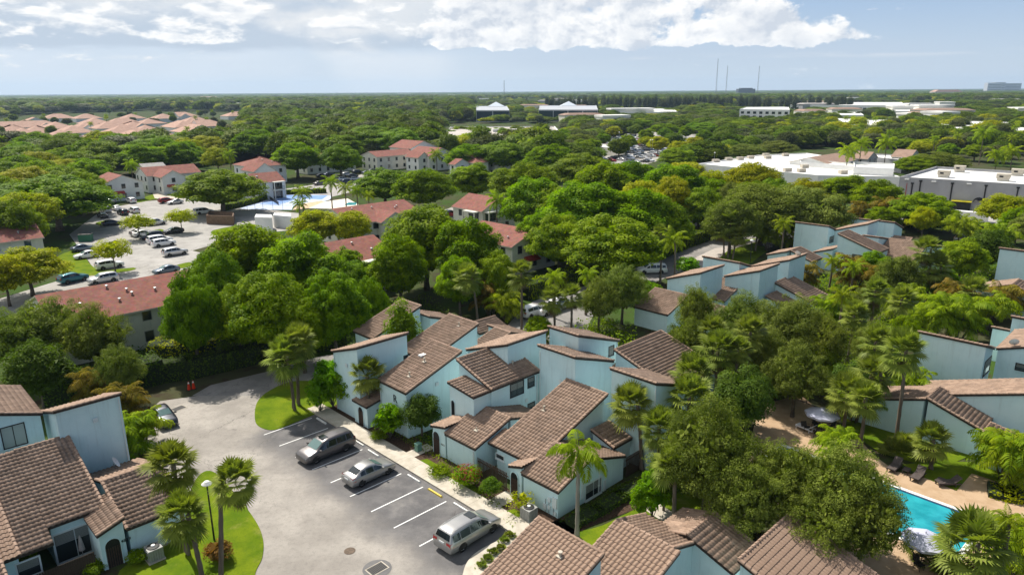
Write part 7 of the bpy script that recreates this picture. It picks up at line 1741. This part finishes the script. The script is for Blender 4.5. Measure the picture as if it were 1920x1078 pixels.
for i, (u, v) in enumerate(((660, 232), (700, 228), (780, 227), (830, 213), (850, 210), (500, 218), (530, 236), (690, 212), (600, 206), (905, 263))):
    a, b = toab(G(u, v, 6)); gable('lone orange roof among the trees, %s' % ['left of the casuarina', 'right beside the casuarina', 'behind the pink-roofed flats', 'before the glass offices, left', 'before the glass offices, right', 'right of the estate', 'behind the dark tree belt', 'far behind the casuarina', 'far left of the casuarina', 'under the school wall'][i], 'U', (a - 9, b), (a + 9, b), 8.5, 8, 5.5, M_WHITEW, hip=(1, 1), roofm=M_ORANGE, abs_=True, wins=False, cat='house', name='house', group='scattered orange roofs')
# institutional blocks
def fblock(label, quad, h, wm=M_WHITEW, cat='building', rm=None, bands=None, **k):
    r, P = block(label, quad, h, wm, rm, cat=cat, name=cat.replace(' ', '_'), **k); return r, P
def ribbon(root, P, h, z0, z1, n, m=None, gap=.25):
    """row of windows on the two faces towards the camera"""
    P = [Vector((p.x, p.y, 0)) for p in P]
    for i in range(len(P)):
        a, b = P[i], P[(i + 1) % len(P)]; d = (b - a); L = d.length; d.normalize(); nn = Vector((d.y, -d.x, 0)); mid = (a + b) / 2
        if nn.dot(-mid) <= 0 or L < 12: continue
        kk = max(1, int(L / n))
        for j in range(kk):
            x0, x1 = L * (j + gap / 2) / kk, L * (j + 1 - gap / 2) / kk; mb = MB(); o = nn * .12 - root.location
            mb.quad(*[tuple(a + d * x + o + Vector((0, 0, z))) for x, z in ((x0, z0), (x1, z0), (x1, z1), (x0, z1))]); put('window', mb, m or M_GLASS, root)
ZE = lambda x, y: (900 + x / 2.8375, 180 + y / 2.8375)
r, P = fblock('white school building with red brick panel, centre distance', [(827, 256), (880, 258), (1000, 262), (1052, 250), (1040, 237), (845, 238)], 8, rm=mat('taupe_roof', (.38, .34, .31), (.46, .42, .38), .1, .9, coord='World')); ribbon(r, P, 8, 2, 5, 9)
mb = MB(); a = G(829, 256, 7) ; mb.box((a.x - r.location.x + 4, a.y - r.location.y - 1, 3.4), (9, 1.5, 5)); put('brick_panel', mb, mat('brick_red', (.30, .09, .06), rough=.9), r)
for u in (905, 930, 965, 1000, 1020): P = G(u, 246, 8); mb = MB(); mb.box((P.x - r.location.x, P.y - r.location.y, 8.3), (5, 4, 1.6), rz=.3); put('rooftop_unit', mb, M_ROOFW, r)
for nm, q, pk in (('left', [(893, 207), (955, 207), (950, 199), (893, 199)], (930, 192)), ('right', [(1010, 206), (1121, 206), (1118, 198), (1012, 198)], (1066, 191))):
    r, P = fblock('dark glass office with pyramid skylight, %s one of the pair' % nm, q, 12, mat('office_white', (.50, .52, .54), rough=.7), rm=mat('office_roof', (.34, .36, .39), rough=.8)); ribbon(r, P, 12, .8, 10.9, 14, mat('office_glass', (.012, .03, .045), rough=.1, spec=.8), .04)
    c = G(*pk, 17); mb = MB(); s = 11; b0 = [(c.x - r.location.x + x, c.y - r.location.y + y, 11.8) for x, y in ((-s, -s), (s, -s), (s, s), (-s, s))]; t0 = (c.x - r.location.x, c.y - r.location.y, 17.5)
    for i in range(4): mb.quad(b0[i], b0[(i + 1) % 4], t0)
    put('skylight', mb, mat('skylight_white', (.55, .60, .66), rough=.3), r)
r, P = fblock('white three storey block with rows of small windows, right distance', [(1387, 205), (1481, 206), (1478, 201), (1400, 201)], 13)
for z in (1.2, 5.0, 8.8): ribbon(r, P, 13, z, z + 2.2, 5.5, None, .5)
for lab, q, h in (('long low white building with blue-grey front, right distance', [(1482, 197), (1700, 198), (1690, 192), (1490, 192)], 9), ('long low white school roofs, centre right distance', [(1152, 210), (1270, 210), (1262, 204), (1155, 204)], 6), 
    ('pale shop roof at right distance, upper', [(1665, 208), (1780, 210), (1775, 202), (1670, 201)], 7), ('pale shop roof at right distance, lower', [(1560, 232), (1690, 238), (1680, 226), (1570, 222)], 6),
    ('grey shop row at far right', [(1760, 240), (1925, 246), (1920, 230), (1770, 226)], 7), ('white shop roof at far right above the palms', [(1840, 262), (1925, 266), (1922, 252), (1850, 248)], 6), ('white flat roof by the shop car park corner', [(1110, 274), (1172, 280), (1168, 272), (1115, 269)], 4),
    ('low white building in the far left trees', [(330, 196), (420, 196), (418, 192), (335, 192)], 8), ('low pale building above the far right trees', [(1500, 216), (1620, 216), (1610, 210), (1510, 210)], 6)):
    r, P = fblock(lab, q, h, M_CREAM if h < 6 else M_WHITEW)
    if h > 5: ribbon(r, P, h, h * .35, h * .6, 6)
ww = ['white', 'pale', 'tan-roofed', 'grey-roofed', 'orange-roofed']
for i in range(64):
    u = rz_.uniform(-20, 1940); v = 178 + 26 * rz_.random() ** 1.3 if u < 900 else 180 + 50 * rz_.random() ** 1.2; P = G(u, v, 5); wd2 = rz_.uniform(14, 40) * (1 + P.y / 2500); dp = rz_.uniform(12, 22) * (1 + P.y / 2500); k = rz_.randrange(5); h = rz_.uniform(6, 9) + P.y / 900
    r = thing('far_building', '%s low building far off in the wooded plain' % ww[k], 'building', (P.x, P.y, 0), rz_.uniform(-.3, .3), '%s buildings scattered in the wooded plain' % ww[k]); mb = MB(); mb.box((0, 0, h / 2), (wd2, dp, h)); put('wall', mb, [M_WHITEW, M_CREAM, M_CREAM, M_GREYW, M_WHITEW][k], r)
    mb = MB(); mb.box((0, 0, h + .8), (wd2 * 1.03, dp * 1.05, 1.6), taper=1.0 if k < 2 else .7); put('roof', mb, [M_ROOFW, M_ROOFW, MATS['brown_far_roof'], MATS['grey_shingle'], M_ORANGE][k], r)
# towers and masts on the horizon
for i, (u, w_, v) in enumerate(((1818, 26, 158), (1838, 18, 157), (1850, 14, 158), (1862, 38, 159))):
    D0 = 5200; x = (u - 960) / FPX * D0; r = thing('apartment_tower', 'pale high-rise on the right horizon, %s of four' % ['first', 'second', 'third', 'widest and last'][i], 'high-rise', (x, D0 + i * 40, 0)); mb = MB(); h = (31 + (168 - v) * D0 / FPX * .9); mb.box((w_ / 2 * D0 / FPX, 0, h / 2), (w_ * D0 / FPX, 40, h)); put('wall', mb, mat('tower_pale', (.46, .48, .52), rough=.9), r)
    for k in range(5): mb = MB(); mb.box((w_ / 2 * D0 / FPX, -20.3, h * (k + .8) / 6), (w_ * D0 / FPX * .9, .6, h * .05)); put('window_band', mb, M_GLASS, r)
r = thing('stand_building', 'dark stepped building on the horizon right of the masts', 'building', ((1370 - 960) / FPX * 3800, 3800, 0)); mb = MB(); mb.box((42, 0, 17), (86, 40, 34)); put('wall', mb, mat('slate', (.06, .07, .08), rough=.8), r); mb = MB(); mb.box((42, 0, 36), (60, 30, 5)); put('roof', mb, MATS['slate'], r)
r = thing('tiled_complex', 'tan buildings with orange roofs near the right horizon', 'building', ((1725 - 960) / FPX * 3000, 3000, 0)); mb = MB(); mb.box((50, 0, 9), (110, 40, 18)); put('wall', mb, M_CREAM, r); mb = MB(); mb.box((50, 0, 21), (112, 42, 8), taper=.7); put('roof', mb, M_ORANGE, r)
for i, (u, v, D0) in enumerate(((1331, 115, 2600), (1349, 127, 2700), (1406, 128, 2650), (948, 150, 2400))):
    x = (u - 960) / FPX * D0; h = 31 + (169 - v) * D0 / FPX * .985; r = thing('radio_mast', 'thin lattice radio mast on the horizon, %s' % ['tallest', 'middle one right of the tallest', 'right one', 'short one left of centre'][i], 'radio mast', (x, D0, 0)); wd_ = 2.2
    mb = MB()
    for a, b in ((-1, -1), (1, -1), (0, 1)): mb.beam((a * wd_, b * wd_, 0), (a * wd_ * .35, b * wd_ * .35, h), .35, .35)
    put('leg', mb, mat('mast_grey', (.20, .20, .22), rough=.7), r); mb = MB(); n_ = 26
    for k in range(n_):
        z0, z1 = h * k / n_, h * (k + 1) / n_; s0, s1 = wd_ * (1 - .65 * k / n_), wd_ * (1 - .65 * (k + 1) / n_); mb.beam((-s0, -s0, z0), (s1, -s1, z1), .2, .2); mb.beam((s0, -s0, z0), (-s1, -s1, z1), .3, .3)
    put('bracing', mb, MATS['mast_grey'], r)
# shop car park: asphalt and cars
sheet('shop_car_park', [(1105, 300), (1120, 262), (1235, 246), (1370, 258), (1360, 280), (1240, 300), (1180, 318)], .02, M_LOT)

sheet('warehouse_yard', [(1640, 415), (1660, 385), (1960, 400), (1960, 455), (1800, 425)], .02, M_LOT)
P0 = toab(G(1180, 285)); n_c = 0
for row in range(22):
    for kk in range(48):
        a = P0[0] - 55 + kk * 3.4; b = P0[1] - 110 + row * 10.5 + (row % 2) * -2.6
        q = AB(a, b); u, v = PX(q)
        if not inpoly(u, v, [(1108, 298), (1122, 263), (1235, 248), (1365, 260), (1355, 278), (1240, 298), (1180, 314)]) or rz_.random() < .14 or n_c >= 295: continue
        if any((q.x - x) ** 2 + (q.y - y) ** 2 < (r_ * .35) ** 2 for x, y, r_ in OCC[:]): pass
        me, c, k = FARC[rz_.randrange(len(FARC))]; n_c += 1
        link('parked_car', me, loc=(q.x, q.y, .03), rz=aV + (PI if rz_.random() < .5 else 0), label='%s %s in the %s rows of the distant shop car park' % (c.replace('lightsilver', 'pale silver').replace('bluegrey', 'blue-grey'), {'sedan': 'car', 'suv': 'suv'}[k], 'far' if v < 266 else 'near'), category='car', group='cars in the distant shop car park')
# ------------------------------------------------------------------ the wooded plain: beyond what can be counted
def wood(name, label, pts, scl, protos, seed):
    """one mass of trees: points carrying instances of a few tree shapes"""
    for pi, pk in enumerate(protos):
        kind, idx = pk; me, tr, H0, R0 = PROTO[kind][idx]
        sel = [i for i in range(len(pts)) if i % len(protos) == pi]; pm = bpy.data.meshes.new(name); V = [pts[i] for i in sel]; pm.from_pydata(V, [], [])
        at = pm.attributes.new('sc', 'FLOAT_VECTOR', 'POINT'); at.data.foreach_set('vector', np.array([scl[i] for i in sel], dtype=np.float32).ravel())
        at = pm.attributes.new('rt', 'FLOAT', 'POINT'); at.data.foreach_set('value', np.random.RandomState(seed + pi).rand(len(sel)).astype(np.float32) * 6.28)
        o = link(name, pm, kind='stuff', label=label)
        src = bpy.data.objects.new('source_tree', me)
        ng = bpy.data.node_groups.new('wood', 'GeometryNodeTree'); ng.interface.new_socket('Geometry', in_out='INPUT', socket_type='NodeSocketGeometry'); ng.interface.new_socket('Geometry', in_out='OUTPUT', socket_type='NodeSocketGeometry')
        N = ng.nodes; gi = N.new('NodeGroupInput'); go = N.new('NodeGroupOutput'); m2p = N.new('GeometryNodeMeshToPoints'); ip = N.new('GeometryNodeInstanceOnPoints'); oi = N.new('GeometryNodeObjectInfo'); oi.inputs['Object'].default_value = src
        s_ = N.new('GeometryNodeInputNamedAttribute'); s_.data_type = 'FLOAT_VECTOR'; s_.inputs['Name'].default_value = 'sc'; r_ = N.new('GeometryNodeInputNamedAttribute'); r_.data_type = 'FLOAT'; r_.inputs['Name'].default_value = 'rt'; cx = N.new('ShaderNodeCombineXYZ')
        ng.links.new(gi.outputs[0], m2p.inputs[0]); ng.links.new(m2p.outputs[0], ip.inputs['Points']); ng.links.new(oi.outputs['Geometry'], ip.inputs['Instance']); ng.links.new(s_.outputs[0], ip.inputs['Scale']); ng.links.new(r_.outputs[0], cx.inputs[2])
        ng.links.new(cx.outputs[0], ip.inputs['Rotation']); ng.links.new(ip.outputs[0], go.inputs[0])
        md = o.modifiers.new('trees', 'NODES'); md.node_group = ng
RW = np.random.RandomState(77)
occ = np.array([(a, b, c) for a, b, c in OCC])
far_clear = [[(885, 235), (1130, 235), (1125, 190), (885, 190)], [(1372, 236), (1492, 236), (1490, 196), (1375, 196)], [(1480, 222), (1710, 222), (1710, 190), (1480, 190)], [(1560, 252), (1700, 256), (1690, 226), (1560, 222)], [(1660, 228), (1790, 230), (1790, 200), (1660, 200)], [(1150, 232), (1275, 232), (1275, 203), (1150, 203)], [(1755, 262), (1930, 268), (1925, 240), (1755, 236)], [(820, 285), (1060, 280), (1060, 232), (820, 232)],
 [(885, 212), (1130, 212), (1125, 190), (885, 190)], [(1375, 218), (1490, 218), (1490, 196), (1375, 196)], [(1480, 204), (1710, 204), (1710, 190), (1480, 190)], [(1660, 214), (1790, 216), (1790, 200), (1660, 200)], [(1150, 216), (1275, 216), (1275, 203), (1150, 203)]]
near_band = [[(1280, 460), (1450, 440), (1520, 470), (1330, 520), (1180, 560), (1100, 540)], [(0, 1078), (0, 335), (190, 345), (440, 305), (620, 318), (830, 305), (1010, 330), (1130, 305), (1290, 335), (1480, 280), (1920, 285), (1920, 1078)]]
def ring(d0, d1, sp, s0, s1, h0, h1, keep=.95):
    pts = []; scl = []; n = int(.5 * (d1 * d1 - d0 * d0) * 1.5 / (sp * sp) * 1.0)
    th = RW.uniform(-.72, .72, n); d = np.sqrt(RW.uniform(d0 * d0, d1 * d1, n)); x = d * np.sin(th); y = d * np.cos(th)
    for xx, yy in zip(x, y):
        u, v = PX((xx, yy, 0))
        if u < -60 or u > 1980: continue
        if any(inpoly(u, v, q) for q in CLEAR) or any(inpoly(u, v, q) for q in near_band): continue
        fc = any(inpoly(u, v, q) for q in far_clear)
        if fc and RW.rand() > .42: continue
        if d0 < 900 and ((xx - occ[:, 0]) ** 2 + (yy - occ[:, 1]) ** 2 < (occ[:, 2] * .55 + sp * .25) ** 2).any(): continue
        s = RW.uniform(s0, s1); pts.append((xx, yy, 0)); scl.append((s, s, RW.uniform(h0, h1) * (.66 if (u > 1040 and yy < 1400) else 1) * (.62 if fc else 1)))
    return pts, scl
FT = [('fartree', 0), ('faroak', 0), ('fartree', 1), ('faryellow', 0), ('faroak', 1), ('fartree', 2)]
p, s = ring(240, 900, 10.5, .8, 1.65, .8, 1.45); wood('wooded_plain', 'trees of the near part of the wooded plain', p, s, FT, 1)
p, s = ring(900, 2600, 19, 1.2, 2.6, .8, 1.8); wood('wooded_plain', 'trees of the middle part of the wooded plain', p, s, FT[:4], 2)
p, s = ring(2600, 9000, 62, 4.0, 8.0, .9, 1.5); wood('wooded_plain', 'trees of the far part of the wooded plain', p, s, [('faroak', 0), ('fartree', 1)], 3)
p = [(x, y, 0) for x, y in zip(RW.uniform(60, 520, 160), RW.uniform(1050, 1250, 160))]; wood('casuarina_belt', 'belt of wispy grey-green trees in the far centre', p, [(1.2, 1.2, RW.uniform(1.2, 1.7)) for _ in p], [('pine', 0), ('pine', 1)], 4)
print('things scattered', n, 'cars', n_c)
# ------------------------------------------------------------------ haze
mb = MB(); mb.box((0, 4400, 79), (14000, 11000, 160)); me = mb.mesh('haze', []); hz = link('haze', me, kind='stuff', label='thin blue haze over the plain')
HZ = bpy.data.materials.new('haze'); HZ.use_nodes = True; t = NT(HZ.node_tree); HZ.node_tree.nodes.clear(); pv = t.n('ShaderNodeVolumePrincipled'); pv.inputs['Density'].default_value = .00006; pv.inputs['Color'].default_value = (.55, .76, 1.0, 1); pv.inputs['Anisotropy'].default_value = .2
ho = t.n('ShaderNodeOutputMaterial'); t.L.new(pv.outputs[0], ho.inputs['Volume']); me.materials.append(HZ)
